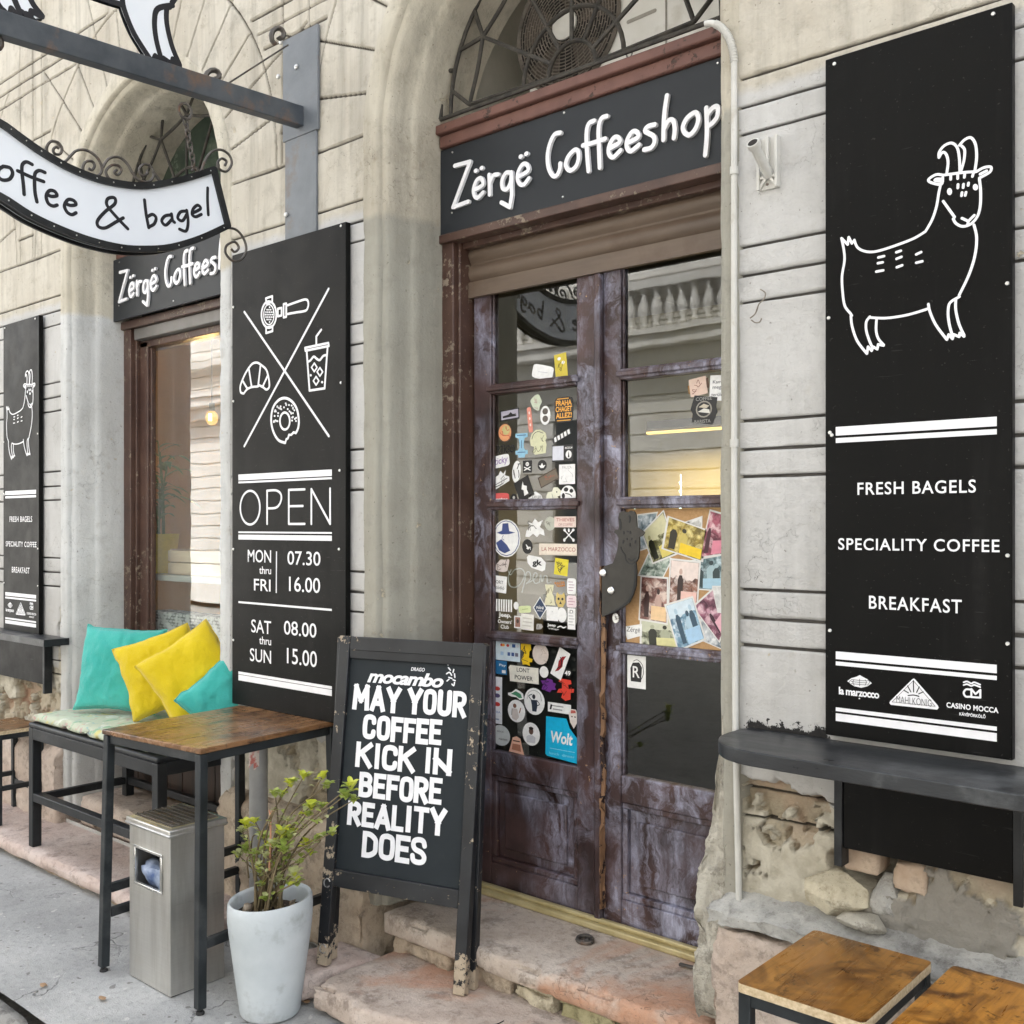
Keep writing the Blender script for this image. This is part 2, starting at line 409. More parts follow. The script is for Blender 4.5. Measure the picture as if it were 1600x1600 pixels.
M['floral'] = floral('faded_floral_canvas')

def leafmat(name, c1, c2):
    t = NT(name); p = t.pos()
    col = t.mix(t.rng(t.noise(p, 25, 2), .35, .65), c1, c2)
    d = t.bsdf(col, .42, 0, None, .5)
    tl = t.n('BsdfTranslucent', {'Color': tuple(min(1, x * 1.3) for x in c2[:3])})
    return t.out(t.n('MixShader', {0: .25, 1: d, 2: tl}))
M['leaf'] = leafmat('shrub_leaf', (.20, .29, .05), (.42, .48, .12))
M['leaf_young'] = leafmat('shrub_young_leaf', (.42, .48, .035), (.62, .64, .09))
M['leaf_pale'] = leafmat('shrub_pale_leaf', (.36, .40, .16), (.55, .56, .30))
M['leaf_in'] = leafmat('indoor_leaf', (.05, .16, .05), (.12, .28, .09))

def pavement(name):
    t = NT(name); p = t.pos()
    n = t.noise(p, 3.0, 8, .65); n2 = t.noise(p, 40, 5, .65); n3 = t.noise(p, 200, 3)
    col = t.mix(t.rng(n, .34, .66), (.32, .322, .316), (.48, .482, .47))
    col = t.mix(t.rng(n2, .5, .72, 0, .5), col, (.21, .21, .205))
    col = t.mix(t.rng(t.noise(p, 26, 2, .4), .685, .70, 0, .8), col, (.54, .535, .51))    # flattened gum and spills
    col = t.mix(t.rng(t.noise(t.mapn(p, (1, 1, 1), (5, 2, 0)), 22, 2, .4), .69, .70, 0, .7), col, (.15, .14, .13))
    col = t.mix(t.rng(n3, .62, .72, 0, .5), col, (.14, .14, .14))
    v = t.n('TexVoronoi', {'Vector': t.n('VectorMath', {0: p, 1: t.n('TexNoise', {'Vector': p, 'Scale': 4.0, 'Detail': 5}, out=1)}, operation='ADD'), 'Scale': 1.1}, feature='DISTANCE_TO_EDGE')
    crack = t.math('MULTIPLY', t.rng(v, .010, 0), t.rng(t.noise(p, 1.1, 2), .42, .52))
    col = t.mix(t.math('MULTIPLY', crack, .8), col, (.08, .08, .075))
    h = t.math('SUBTRACT', t.math('ADD', n2, t.math('MULTIPLY', n3, .6)), crack)
    return t.out(t.bsdf(col, t.rng(n, .3, .7, .75, .95), 0, t.bump(h, .004), .3))
M['pave'] = pavement('patched_asphalt_pavement')
M['cobble'] = stone('gutter_cobbles', (.30, .29, .27), (.42, .41, .38), (.17, .16, .15), .01)

# ------------------------------------------------------------------ object helpers
def link(o):
    COL.objects.link(o); return o
def obj(name, bm, mats, parent=None, smooth=None, bevel=0.0, seg=2):
    me = bpy.data.meshes.new(name)
    bm.normal_update(); bm.to_mesh(me); bm.free()
    for m in (mats if isinstance(mats, (list, tuple)) else [mats]): me.materials.append(m)
    o = link(bpy.data.objects.new(name, me))
    if parent is not None: o.parent = parent
    if smooth is not None: me.shade_smooth() if smooth >= 180 else shade(me, smooth)
    if bevel:
        b = o.modifiers.new('bevel', 'BEVEL'); b.width = bevel; b.segments = seg; b.limit_method = 'ANGLE'; b.angle_limit = math.radians(40)
        shade(me, 40)
    return o
def shade(me, deg):
    me.shade_smooth()
    try: me.set_sharp_from_angle(angle=math.radians(deg))
    except Exception: pass
def tag(o, label, cat, group=None, kind=None):
    if label: o['label'] = label
    if cat: o['category'] = cat
    if group: o['group'] = group
    if kind: o['kind'] = kind
    return o
def thing(name, label, cat, loc=(0, 0, 0), group=None):
    """an Empty at the thing's base; its parts are modelled in world coordinates and hung on it"""
    o = link(bpy.data.objects.new(name, None)); o.empty_display_size = .1
    o.location = loc
    return tag(o, label, cat, group)
def part(name, bm, mats, root, **kw):
    """a part built in world coordinates, parented without moving"""
    me_o = obj(name, bm, mats, None, **kw)
    me_o.parent = root
    t = Vector((0, 0, 0)); r = root
    while r is not None: t = t + r.location; r = r.parent
    me_o.data.transform(Matrix.Translation(-t))
    return me_o
def recentre(o):
    """put a single-mesh thing's origin at the middle of its underside"""
    co = [v.co.copy() for v in o.data.vertices]
    lo = [min(c[i] for c in co) for i in range(3)]; hi = [max(c[i] for c in co) for i in range(3)]
    t = Vector(((lo[0] + hi[0]) / 2, (lo[1] + hi[1]) / 2, lo[2]))
    o.data.transform(Matrix.Translation(-t)); o.location = t
    return o

def part_each(name, bm, mats, root, **kw):
    """every loose piece becomes a part of its own"""
    bm.verts.index_update(); seen = set(); comps = []
    for v in bm.verts:
        if v.index in seen: continue
        st = [v]; seen.add(v.index); ids = set()
        while st:
            w = st.pop(); ids.add(w.index)
            for e in w.link_edges:
                o = e.other_vert(w)
                if o.index not in seen: seen.add(o.index); st.append(o)
        comps.append(ids)
    out = []
    for ids in comps:
        b2 = bmesh.new(); mp = {}
        for v in bm.verts:
            if v.index in ids: mp[v.index] = b2.verts.new(v.co)
        for f in bm.faces:
            if f.verts[0].index in ids:
                g = b2.faces.new([mp[v.index] for v in f.verts]); g.material_index = f.material_index
        out.append(part(name, b2, mats, root, **kw))
    bm.free()
    return out
def add_box(bm, x0, x1, y0, y1, z0, z1, mi=0, mat=None):
    vs = [bm.verts.new((x, y, z)) for z in (z0, z1) for y in (y0, y1) for x in (x0, x1)]
    if mat is not None:
        for v in vs: v.co = mat @ v.co
    for f in ((0, 2, 3, 1), (4, 5, 7, 6), (0, 1, 5, 4), (2, 6, 7, 3), (0, 4, 6, 2), (1, 3, 7, 5)):
        bm.faces.new([vs[i] for i in f]).material_index = mi
    return vs
def box(*a, **k):
    bm = bmesh.new(); add_box(bm, *a, **k); return bm
def add_bar(bm, p, q, w, d, up=Vector((0, 0, 1)), mi=0):
    """square bar from p to q, w wide and d deep"""
    p, q = Vector(p), Vector(q); t = (q - p).normalized()
    a = t.cross(up)
    if a.length < 1e-4: a = t.cross(Vector((0, 1, 0)))
    a.normalize(); b = a.cross(t).normalized()
    vs = []
    for c in (p, q):
        for s1, s2 in ((-1, -1), (1, -1), (1, 1), (-1, 1)):
            vs.append(bm.verts.new(c + a * (s1 * w / 2) + b * (s2 * d / 2)))
    for f in ((3, 2, 1, 0), (4, 5, 6, 7), (0, 1, 5, 4), (1, 2, 6, 5), (2, 3, 7, 6), (3, 0, 4, 7)):
        bm.faces.new([vs[i] for i in f]).material_index = mi
def add_tube(bm, pts, r, seg=8, closed=False, mi=0, r2=None, cap=True):
    pts = [Vector(p) for p in pts]; n = len(pts)
    rings = []; ref = None
    for i, p in enumerate(pts):
        a = pts[i - 1] if (i > 0 or closed) else p
        b = pts[(i + 1) % n] if (i < n - 1 or closed) else p
        t = (b - a).normalized()
        if ref is None:
            ref = t.cross(Vector((0, 0, 1)))
            if ref.length < .1: ref = t.cross(Vector((1, 0, 0)))
        ref = (ref - t * ref.dot(t)).normalized(); bi = t.cross(ref)
        rr = r if r2 is None else r + (r2 - r) * i / max(1, n - 1)
        rings.append([bm.verts.new(p + (ref * math.cos(k * 2 * math.pi / seg) + bi * math.sin(k * 2 * math.pi / seg)) * rr) for k in range(seg)])
    m = n if closed else n - 1
    for i in range(m):
        A, B = rings[i], rings[(i + 1) % n]
        for k in range(seg):
            bm.faces.new((A[k], A[(k + 1) % seg], B[(k + 1) % seg], B[k])).material_index = mi
    if not closed and cap:
        bm.faces.new(rings[0][::-1]).material_index = mi; bm.faces.new(rings[-1]).material_index = mi
def add_disc(bm, c, n, r, h, seg=14, mi=0, dome=0.0):
    """a low round head (bolt, screw, button) on a surface"""
    c, n = Vector(c), Vector(n).normalized()
    a = n.cross(Vector((0, 0, 1)))
    if a.length < .1: a = n.cross(Vector((1, 0, 0)))
    a.normalize(); b = n.cross(a)
    R = []
    for rr, hh in ((r, 0), (r, h * .6), (r * .8, h)):
        R.append([bm.verts.new(c + (a * math.cos(k * 2 * math.pi / seg) + b * math.sin(k * 2 * math.pi / seg)) * rr + n * hh) for k in range(seg)])
    for A, B in zip(R, R[1:]):
        for k in range(seg): bm.faces.new((A[k], A[(k + 1) % seg], B[(k + 1) % seg], B[k])).material_index = mi
    top = bm.verts.new(c + n * (h + dome))
    for k in range(seg): bm.faces.new((R[-1][k], R[-1][(k + 1) % seg], top)).material_index = mi
def add_plate(bm, fr, pts, h0, h1, mi=0):
    """flat plate cut to an outline, h0..h1 off the frame"""
    n = len(pts)
    ar = sum(pts[i][0] * pts[(i + 1) % n][1] - pts[(i + 1) % n][0] * pts[i][1] for i in range(n))
    if ar < 0: pts = pts[::-1]
    t = [bm.verts.new(fr.w(a, b, h1)) for a, b in pts]
    d = [bm.verts.new(fr.w(a, b, h0)) for a, b in pts]
    f = bm.faces.new(t); g = bm.faces.new(d[::-1]); f.normal_update(); g.normal_update()
    f.material_index = g.material_index = mi
    for i in range(n):
        bm.faces.new((d[i], d[(i + 1) % n], t[(i + 1) % n], t[i])).material_index = mi
    bmesh.ops.triangulate(bm, faces=[f, g])
def smooth_pts(P, k=5, closed=False):
    n = len(P)
    if n < 3: return list(P)
    out = []
    rng = range(n if closed else n - 1)
    for i in rng:
        p0 = P[i - 1] if (i > 0 or closed) else P[i]
        p1 = P[i]; p2 = P[(i + 1) % n]
        p3 = P[(i + 2) % n] if (i + 2 < n or closed) else p2
        for j in range(k):
            t = j / k
            out.append(tuple(.5 * (2 * b + (c - a) * t + (2 * a - 5 * b + 4 * c - d) * t * t + (3 * b - a - 3 * c + d) * t ** 3) for a, b, c, d in zip(p0, p1, p2, p3)))
    if not closed: out.append(tuple(P[-1]))
    return out
_dz = [0]
def add_stroke(bm, fr, pts, w, h=.001, mi=0, closed=False, sm=True, base=0.0, square=False):
    """a brush or marker stroke with round ends lying on a frame"""
    if sm: pts = smooth_pts(pts, 5, closed)
    P = [Vector((p[0], p[1])) for p in pts]
    Q = [P[0]]
    for p in P[1:]:
        if (p - Q[-1]).length > 1e-5: Q.append(p)
    if closed and (Q[0] - Q[-1]).length > 1e-5: Q.append(Q[0].copy())
    P = Q
    if len(P) < 2: P = [P[0], P[0] + Vector((1e-4, 0))]
    # split at sharp corners
    runs = [[P[0]]]
    for i in range(1, len(P)):
        runs[-1].append(P[i])
        if i < len(P) - 1:
            a = (P[i] - P[i - 1]).normalized(); b = (P[i + 1] - P[i]).normalized()
            if a.dot(b) < .72: runs.append([P[i]])
    hw = w / 2
    for R in runs:
        n = len(R); _dz[0] = (_dz[0] + 1) % 7
        secs = []
        T = []
        for i in range(n):
            a = R[max(0, i - 1)]; b = R[min(n - 1, i + 1)]
            T.append((b - a).normalized())
        capn = (0, .5, .8, .95) if not square else (0,)
        for c in reversed(capn[1:]): secs.append((R[0] - T[0] * hw * c, T[0], hw * math.sqrt(1 - c * c)))
        if square: secs.append((R[0] - T[0] * hw * .98, T[0], hw))
        for i in range(n): secs.append((R[i], T[i], hw))
        for c in capn[1:]: secs.append((R[-1] + T[-1] * hw * c, T[-1], hw * math.sqrt(1 - c * c)))
        if square: secs.append((R[-1] + T[-1] * hw * .98, T[-1], hw))
        tops = []; m = len(secs)
        for i, (c, t, ww) in enumerate(secs):
            nrm = Vector((-t.y, t.x)); hh = h + _dz[0] * 6e-5 + 1e-4 * i / m
            l = c + nrm * ww; r = c - nrm * ww
            tops.append((bm.verts.new(fr.w(l.x, l.y, base + hh)), bm.verts.new(fr.w(r.x, r.y, base + hh)),
                         bm.verts.new(fr.w(l.x, l.y, base)), bm.verts.new(fr.w(r.x, r.y, base))))
        for A, B in zip(tops, tops[1:]):
            for q in ((A[1], B[1], B[0], A[0]), (A[0], B[0], B[2], A[2]), (B[1], A[1], A[3], B[3])):
                bm.faces.new(q).material_index = mi
        for A, rev in ((tops[0], False), (tops[-1], True)):
            q = (A[0], A[2], A[3], A[1])
            bm.faces.new(q[::-1] if rev else q).material_index = mi
def ell(cx, cy, rx, ry, n=20, a0=0, a1=360, rot=0):
    out = []
    full = abs(a1 - a0) >= 360
    for i in range(n if full else n + 1):
        t = math.radians(a0 + (a1 - a0) * i / n); x, y = rx * math.cos(t), ry * math.sin(t)
        c, s = math.cos(rot), math.sin(rot)
        out.append((cx + x * c - y * s, cy + x * s + y * c))
    return out
_txt = {}
def text_geo(s, bold=0.0, shear=0.0, space=1.0):
    key = (s, bold, shear, space)
    if key not in _txt:
        cu = bpy.data.curves.new('lettering', 'FONT'); cu.body = s; cu.size = 1; cu.offset = bold; cu.shear = shear
        cu.space_character = space; cu.resolution_u = 4; cu.fill_mode = 'FRONT'
        o = link(bpy.data.objects.new('lettering', cu))
        dg = bpy.context.evaluated_depsgraph_get()
        me = bpy.data.meshes.new_from_object(o.evaluated_get(dg))
        vs = [tuple(v.co) for v in me.vertices]; fs = [tuple(p.vertices) for p in me.polygons]
        bpy.data.objects.remove(o); bpy.data.meshes.remove(me); bpy.data.curves.remove(cu)
        _txt[key] = (vs, fs)
    return _txt[key]
def add_text(bm, fr, s, x0, x1, z0, z1, h=.001, mi=0, bold=0.0, shear=0.0, space=1.0, rot=0.0, keep=False):
    """letters fitted to a box on a frame"""
    vs, fs = text_geo(s, bold, shear, space)
    lx = min(v[0] for v in vs); hx = max(v[0] for v in vs); ly = min(v[1] for v in vs); hy = max(v[1] for v in vs)
    sx = (x1 - x0) / (hx - lx); sy = (z1 - z0) / (hy - ly)
    cx, cy = (x0 + x1) / 2, (z0 + z1) / 2; c, sn = math.cos(rot), math.sin(rot)
    nv = []
    for v in vs:
        a = (v[0] - (lx + hx) / 2) * sx; b = (v[1] - (ly + hy) / 2) * sy
        nv.append(bm.verts.new(fr.w(cx + a * c - b * sn, cy + a * sn + b * c, h)))
    for f in fs:
        try: bm.faces.new([nv[i] for i in f]).material_index = mi
        except ValueError: pass
def grid_block(x0, x1, y0, y1, z0, z1, step=.03, amp=.006, freq=9, seed=1, edge=.0, shape=None, layers=0):
    """a stone block: gridded box with worn, uneven faces"""
    nx = max(2, min(90, int((x1 - x0) / step))); ny = max(2, min(60, int((y1 - y0) / step))); nz = max(2, min(60, int((z1 - z0) / step)))
    bm = bmesh.new(); V = {}
    def vert(i, j, k):
        if (i, j, k) not in V: V[i, j, k] = bm.verts.new((x0 + (x1 - x0) * i / nx, y0 + (y1 - y0) * j / ny, z0 + (z1 - z0) * k / nz))
        return V[i, j, k]
    for i in range(nx):
        for j in range(ny):
            bm.faces.new((vert(i, j, 0), vert(i, j + 1, 0), vert(i + 1, j + 1, 0), vert(i + 1, j, 0)))
            bm.faces.new((vert(i, j, nz), vert(i + 1, j, nz), vert(i + 1, j + 1, nz), vert(i, j + 1, nz)))
    for i in range(nx):
        for k in range(nz):
            bm.faces.new((vert(i, 0, k), vert(i + 1, 0, k), vert(i + 1, 0, k + 1), vert(i, 0, k + 1)))
            bm.faces.new((vert(i, ny, k), vert(i, ny, k + 1), vert(i + 1, ny, k + 1), vert(i + 1, ny, k)))
    for j in range(ny):
        for k in range(nz):
            bm.faces.new((vert(0, j, k), vert(0, j, k + 1), vert(0, j + 1, k + 1), vert(0, j + 1, k)))
            bm.faces.new((vert(nx, j, k), vert(nx, j + 1, k), vert(nx, j + 1, k + 1), vert(nx, j, k + 1)))
    vs = list(bm.verts); P = np.array([v.co[:] for v in vs])
    c = np.array([(x0 + x1) / 2, (y0 + y1) / 2, (z0 + z1) / 2]); s = np.array([x1 - x0, y1 - y0, z1 - z0]) / 2
    d = np.stack([fbm(P, freq, 4, seed + q * 31) - .5 for q in range(3)], 1) * 2 * amp
    u = (P - c)
    gap = s - np.abs(u)                                     # distance to each face
    g2 = np.sort(gap, 1)[:, 1]                              # 0 on an edge
    wear = np.exp(-g2 / .006) * (edge * (.25 + 1.1 * fbm(P, 14, 4, seed + 5)))
    chip = sstep(.55, .63, fbm(P, 8, 5, seed + 6, .6)) * np.exp(-g2 / .016) * edge * 2.2
    P2 = P + d - np.sign(u) * (wear + chip)[:, None] * (gap < .03)
    if layers:
        ax = np.argmin(gap, 1); nn = fbm(P, 6, 6, seed + 8, .62); dep = layers * (sstep(.50, .515, nn) + .8 * sstep(.57, .58, nn) + .7 * sstep(.44, .45, fbm(P, 11, 5, seed + 9, .6)))
        P2[np.arange(len(P)), ax] -= np.sign(u[np.arange(len(P)), ax]) * dep
    if shape is not None: P2 = shape(P2)
    for v, p in zip(vs, P2): v.co = p
    return bm
# ================================================================== the setting
def sheet(name, x0, x1, y0, y1, z, mat, nx=1, ny=1, amp=0, seed=3):
    bm = bmesh.new()
    P = np.array([(x0 + (x1 - x0) * i / nx, y0 + (y1 - y0) * j / ny, z) for j in range(ny + 1) for i in range(nx + 1)])
    if amp: P[:, 2] += (fbm(P, 2.5, 4, seed) - .5) * amp
    V = [bm.verts.new(p) for p in P]
    for j in range(ny):
        for i in range(nx):
            a = j * (nx + 1) + i; bm.faces.new((V[a], V[a + 1], V[a + nx + 2], V[a + nx + 1]))
    return tag(obj(name, bm, mat, smooth=180), None, None, kind='structure')
sheet('ground', -60, 60, -60, 40, -.16, M['cobble'])
# pavement with a worn asphalt edge along the gutter
sheet('pavement', -14, 6, -.93, .3, 0.0, M['pave'], 400, 30, .012)
kb = grid_block(-14, 6, -1.02, -.935, -.15, -.004, .05, .006, 8, 8, .012)
tag(obj('kerb', kb, M['black_worn'] if False else M['cobble'], smooth=60), None, None, kind='structure')
sheet('road', -14, 6, -9, -1.02, -.06, M['cobble'], 200, 60, .02)

# ================================================================== the café building
CX = [-2.055, -4.338, -6.62, .225]                                 # arch centres
SPR = 2.92                                                          # springing height
HW = .705
building = thing('cafe_building', 'old plastered townhouse with grooved rusticated piers and tall arched openings', 'building', (0, 0, 0))
GR = []
for base in (2.695, 2.263, 1.817, 1.384, .945):
    GR += [base, base - .0735, base - .143]

def facade():
    xs = np.unique(np.round(np.concatenate([np.arange(-9, -6, .03), np.arange(-6, -.45, .0042), np.arange(-.45, 1.3, .03), np.arange(1.3, 6, .2)]), 5))
    zz = np.concatenate([np.arange(.0, 4.45, .0055), np.arange(4.45, 9.0, .15), np.concatenate([g + np.array([-.0046, -.0032, -.0015, .0015, .0032, .0046]) for g in GR])])
    zs = np.unique(np.round(zz, 4))
    zs = zs[np.concatenate([[True], np.diff(zs) > .0009])]
    X, Z = np.meshgrid(xs, zs); sh = X.shape
    x = X.ravel(); z = Z.ravel(); P = np.stack([x, z * 0, z], 1)
    y = (fbm(P, 1.2, 4, 1) - .5) * .016 + (fbm(P, 22, 3, 2) - .5) * .004
    groove = np.zeros_like(x)
    wob = (fbm(P, 3, 3, 9) - .5) * .008
    for g in GR:                                                    # horizontal joints of the piers
        w = .0034 * (.75 + .6 * fbm(P, 12, 2, int(g * 100)))
        groove = np.maximum(groove, 1 - sstep(w * .7, w * 1.35, np.abs(z - g + wob * .25)))
    near = np.full(x.shape, 9.0); inarch = np.zeros(x.shape, bool)
    g2 = 1 - sstep(.003, .006, np.abs(z - SPR + wob * .4)); groove = np.maximum(groove, g2 * (np.min([np.abs(x - c) for c in CX], 0) > .70))
    arch = np.zeros_like(x)
    for c in CX:
        r = np.hypot(x - c, z - SPR); th = np.degrees(np.arctan2(z - SPR, x - c))
        up = z > SPR
        a = 11.25
        dth = np.abs((th / a) - np.round(th / a)) * a * math.pi / 180 * r
        wd = .0030
        alt = (np.round(th / a) % 2 == 0)
        rad = (1 - sstep(wd * .8, wd * 1.6, dth)) * up * (r > .70) * (r < np.where(alt, 1.32, 1.035) + .0)
        arc = (1 - sstep(wd * .8, wd * 1.6, np.abs(r - 1.035 + wob * .4))) * up
        arch = np.maximum(arch, np.maximum(rad, arc))
        inarch |= (r < 1.33) & up
    for base in (3.05, 3.4, 3.47, 3.54, 3.80, 3.87, 3.94, 4.3):      # courses of the spandrels between the arches
        dmin = np.min([np.hypot(x - c, z - SPR) for c in CX], 0)
        arch = np.maximum(arch, (1 - sstep(.003, .0058, np.abs(z - base + wob * .3))) * (dmin > 1.06))
    for vx in (-5.40, -5.545, -5.30, -3.11, -3.27, -.83, -.98):
        arch = np.maximum(arch, .8 * (1 - sstep(.0025, .0055, np.abs(x - vx + wob * .4))) * (z > 2.93) * (z < 4.6))
    groove = np.maximum(groove, arch)
    # chipped, ragged lips on the joints
    ragged = fbm(P, 30, 4, 12)
    y = y + groove * .015 * (.6 + .8 * ragged)
    # ---- fallen render
    peel = np.zeros_like(x); cem = np.zeros_like(x)
    ns = fbm(P, 5, 5, 21); nf = fbm(P, 26, 4, 22)
    def patch(x0, x1, zt, zb, soft=.06, amp=.22):
        d = np.minimum(np.minimum(x - x0, x1 - x), np.minimum(zt - z, z - zb))
        return sstep(-.01, .012, d + (ns - .5) * amp + (nf - .5) * .05)
    pr = patch(-1.36, 1.0, .90, -.1)                                 # under the right-hand ledge
    pl = patch(-6.4, -5.02, .88, .25, amp=.3)                        # under the left-hand ledge
    pc = patch(-2.86, -2.70, 1.14, .1, amp=.12)                      # chipped pier edge beside the board
    pd = patch(-3.62, -2.8, .78, .2, amp=.2)
    pe = patch(-5.13, -5.03, 1.16, .5, amp=.12)
    peel = np.maximum.reduce([pr, pl, pc, pd, pe])
    d1, d2, cid = worley(x + (ns - .5) * .1, z * 1.35 + (nf - .5) * .06, 6.5, 4)
    rub = sstep(.03, .16, d2 - d1)
    low = sstep(.82, .7, z)
    coarse = fbm(P, 60, 3, 63); n1 = fbm(P, 4.2, 7, 61, .62); n2 = fbm(P, 7.5, 6, 62, .62); n3 = fbm(P, 3.1, 6, 64, .6)
    l1 = sstep(.475, .487, n1 + (1 - low) * -.06); l2 = sstep(.50, .512, n2) * l1; l3 = sstep(.55, .565, n3) * l1
    cs = sstep(0, .03, np.minimum(x + .98 - (z - .70) * .4, .80 - z) + (fbm(P, 4, 5, 33) - .55) * .22) * (x > -1.1)
    rel = 1 - .8 * cs
    y = y + peel * (.009 + rel * (.016 * l1 + .015 * l2 + .026 * l3) + (nf - .5) * .012 + (coarse - .5) * .008)
    level = peel * np.clip(.38 * l1 + .25 * l2 + .45 * l3, 0, 1)
    # grey cement patch under the black board, partly flaked off
    flk = sstep(.57, .58, fbm(P, 5, 6, 35, .62)) * cs
    cem = np.maximum(cem, cs * peel * (1 - flk))
    y = y - cs * peel * (.008 - .016 * flk)
    # the hole with loose stones
    he = np.hypot((x + .965) / .125, (z - .735) / .052) + (ns - .5) * .5
    hole = 1 - sstep(.85, 1.0, he)
    y = y + hole * .16
    # black overpaint remains above the ledge are a thing of the shelf itself; keep the wall clean there
    smear = sstep(-.02, .03, np.minimum(np.minimum(x + 1.318, -1.06 - x), np.minimum(z - 1.0, 1.085 - z))) * sstep(1.10, 1.02, z)
    keep = np.ones((sh[0] - 1, sh[1] - 1), bool)
    xc = (X[:-1, :-1] + X[1:, 1:]) / 2; zc = (Z[:-1, :-1] + Z[1:, 1:]) / 2
    for i, c in enumerate(CX):
        o = (np.abs(xc - c) < HW) & (zc < SPR) & (zc > (.10 if i else -.1)) | (np.hypot(xc - c, zc - SPR) < HW) & (zc >= SPR)
        keep &= ~o
    idx = np.arange(x.size).reshape(sh)
    q = np.stack([idx[:-1, :-1], idx[:-1, 1:], idx[1:, 1:], idx[1:, :-1]], -1)[keep]
    used = np.unique(q); remap = np.full(x.size, -1); remap[used] = np.arange(used.size)
    q = remap[q]
    co = np.stack([x, y, z], 1)[used].astype(np.float32)
    me = bpy.data.meshes.new('facade_wall')
    me.vertices.add(len(co)); me.vertices.foreach_set('co', co.ravel())
    me.loops.add(q.size); me.loops.foreach_set('vertex_index', q.ravel().astype(np.int32))
    me.polygons.add(len(q)); me.polygons.foreach_set('loop_start', np.arange(0, q.size, 4, dtype=np.int32))
    me.update(calc_edges=True); me.shade_smooth()
    for nm, a in (('peel', peel), ('groove', np.clip(groove, 0, 1)), ('cement', cem), ('smear', smear), ('level', level)):
        at = me.attributes.new(nm, 'FLOAT', 'POINT'); at.data.foreach_set('value', a[used].astype(np.float32))
    me.materials.append(M['wall'])
    o = link(bpy.data.objects.new('facade_wall', me)); o.parent = building
facade()
# upper storeys, side and back: the body of the house behind the facade skin
ub = bmesh.new(); add_box(ub, -9, 6, .02, 5.5, 9.0, 13.0)
part('upper_storey', ub, M['wall'], building)
part('cornice', grid_block(-9, 6, -.45, .02, 9.0, 9.35, .3, .004, 3, 4), M['wall'], building)

# arch and jamb mouldings swept round each opening: (radius, depth)
PROF = [(.745, .05), (.735, -.004), (.728, -.008), (.672, -.009), (.664, -.006), (.659, .004), (.6575, .014), (.650, .018), (.643, .020), (.637, .030),
        (.632, .055), (.629, .085), (.6275, .112), (.622, .122), (.6165, .128), (.614, .15), (.613, .20), (.612, .27), (.612, .40)]
def sweep(cx, zbot, mat, seed, name='arch_moulding'):
    path = []
    nz = 120
    for i in range(nz): path.append((-1, 0, zbot + (SPR - zbot) * i / nz))
    na = 64
    for i in range(na + 1):
        a = math.pi - math.pi * i / na; path.append((math.cos(a), math.sin(a), SPR))
    for i in range(nz): path.append((1, 0, SPR - (SPR - zbot) * (i + 1) / nz))
    pts = []
    for (c, s, z0) in path:
        zc = z0
        for (r, y) in PROF:
            if abs(zc - (SPR - .012)) < .0101 and s == 0: y = y + .01                 # impost joint
            rr = r + (.026 * max(0, c) if (r < .70 and cx > -3) else 0)
            pts.append((cx + c * rr, y, zc + s * r))
    P = np.array(pts)
    nse = (fbm(P, 9, 4, seed) - .5) * .010 + (fbm(P, 34, 3, seed + 1) - .5) * .006
    P[:, 1] += nse; P[:, 0] += (fbm(P, 11, 3, seed + 7) - .5) * .006
    bm = bmesh.new(); V = [bm.verts.new(p) for p in P]; m = len(PROF)
    for i in range(len(path) - 1):
        for j in range(m - 1):
            a = i * m + j; bm.faces.new((V[a], V[a + m], V[a + m + 1], V[a + 1]))
    return part(name, bm, mat, building, smooth=50)
sweep(CX[0], .23, M['mould_door'], 3)
sweep(CX[1], .16, M['mould_win'], 5)
sweep(CX[2], .16, M['mould_win'], 15); sweep(CX[3], .2, M['mould_door'], 17)

# plinth blocks of the piers
for k, (x0, x1, zt, m) in enumerate(((-3.64, -2.745, .50, 'plinth'), (-6.02, -5.035, .45, 'plinth_pink'), (-9, -7.25, .45, 'plinth_pink'))):
    def sh_(P, zt=zt):
        P = P.copy(); top = sstep(zt - .06, zt, P[:, 2]); P[:, 1] += top * .03 * (P[:, 1] < 0); return P
    part('plinth', grid_block(x0, x1, -.055, .30, .02, zt, .014, .005, 9, 40 + k, .008, sh_, .005), M[m], building, smooth=50)
# right-hand plinth: sloping cement top over pinkish stone
def slope(P):
    P = P.copy(); P[:, 2] += np.where(P[:, 2] > .5, np.clip(P[:, 1] + .07, 0, .12) * .45, 0); return P
part('plinth', grid_block(-1.372, -.46, -.068, .10, .02, .525, .013, .004, 9, 61, .008, None, .005), M['plinth_pink'], building, smooth=50)
part('plinth_cap', grid_block(-1.38, -.455, -.078, .10, .525, .578, .012, .006, 11, 62, .008, slope, .004), M['cement'], building, smooth=50)
# crumbled jamb foot beside the door
def crumb(P):
    P = P.copy(); t = np.clip((P[:, 2] - .24) / .75, 0, 1)
    r = (.50 + .38 * np.sin(t * 3.0 + .3)) * (1 - .88 * t ** 2.2)
    P[:, 0] = -1.375 + (P[:, 0] + 1.375) * r * (.8 + .5 * fbm(P, 7, 4, 77)); P[:, 1] = .05 + (P[:, 1] - .05) * (1 - .55 * t ** 2)
    return P
part('jamb_foot', grid_block(-1.47, -1.33, -.035, .20, .245, 1.05, .009, .010, 15, 71, .008, crumb, .010), [M['mortar']], building, smooth=60)

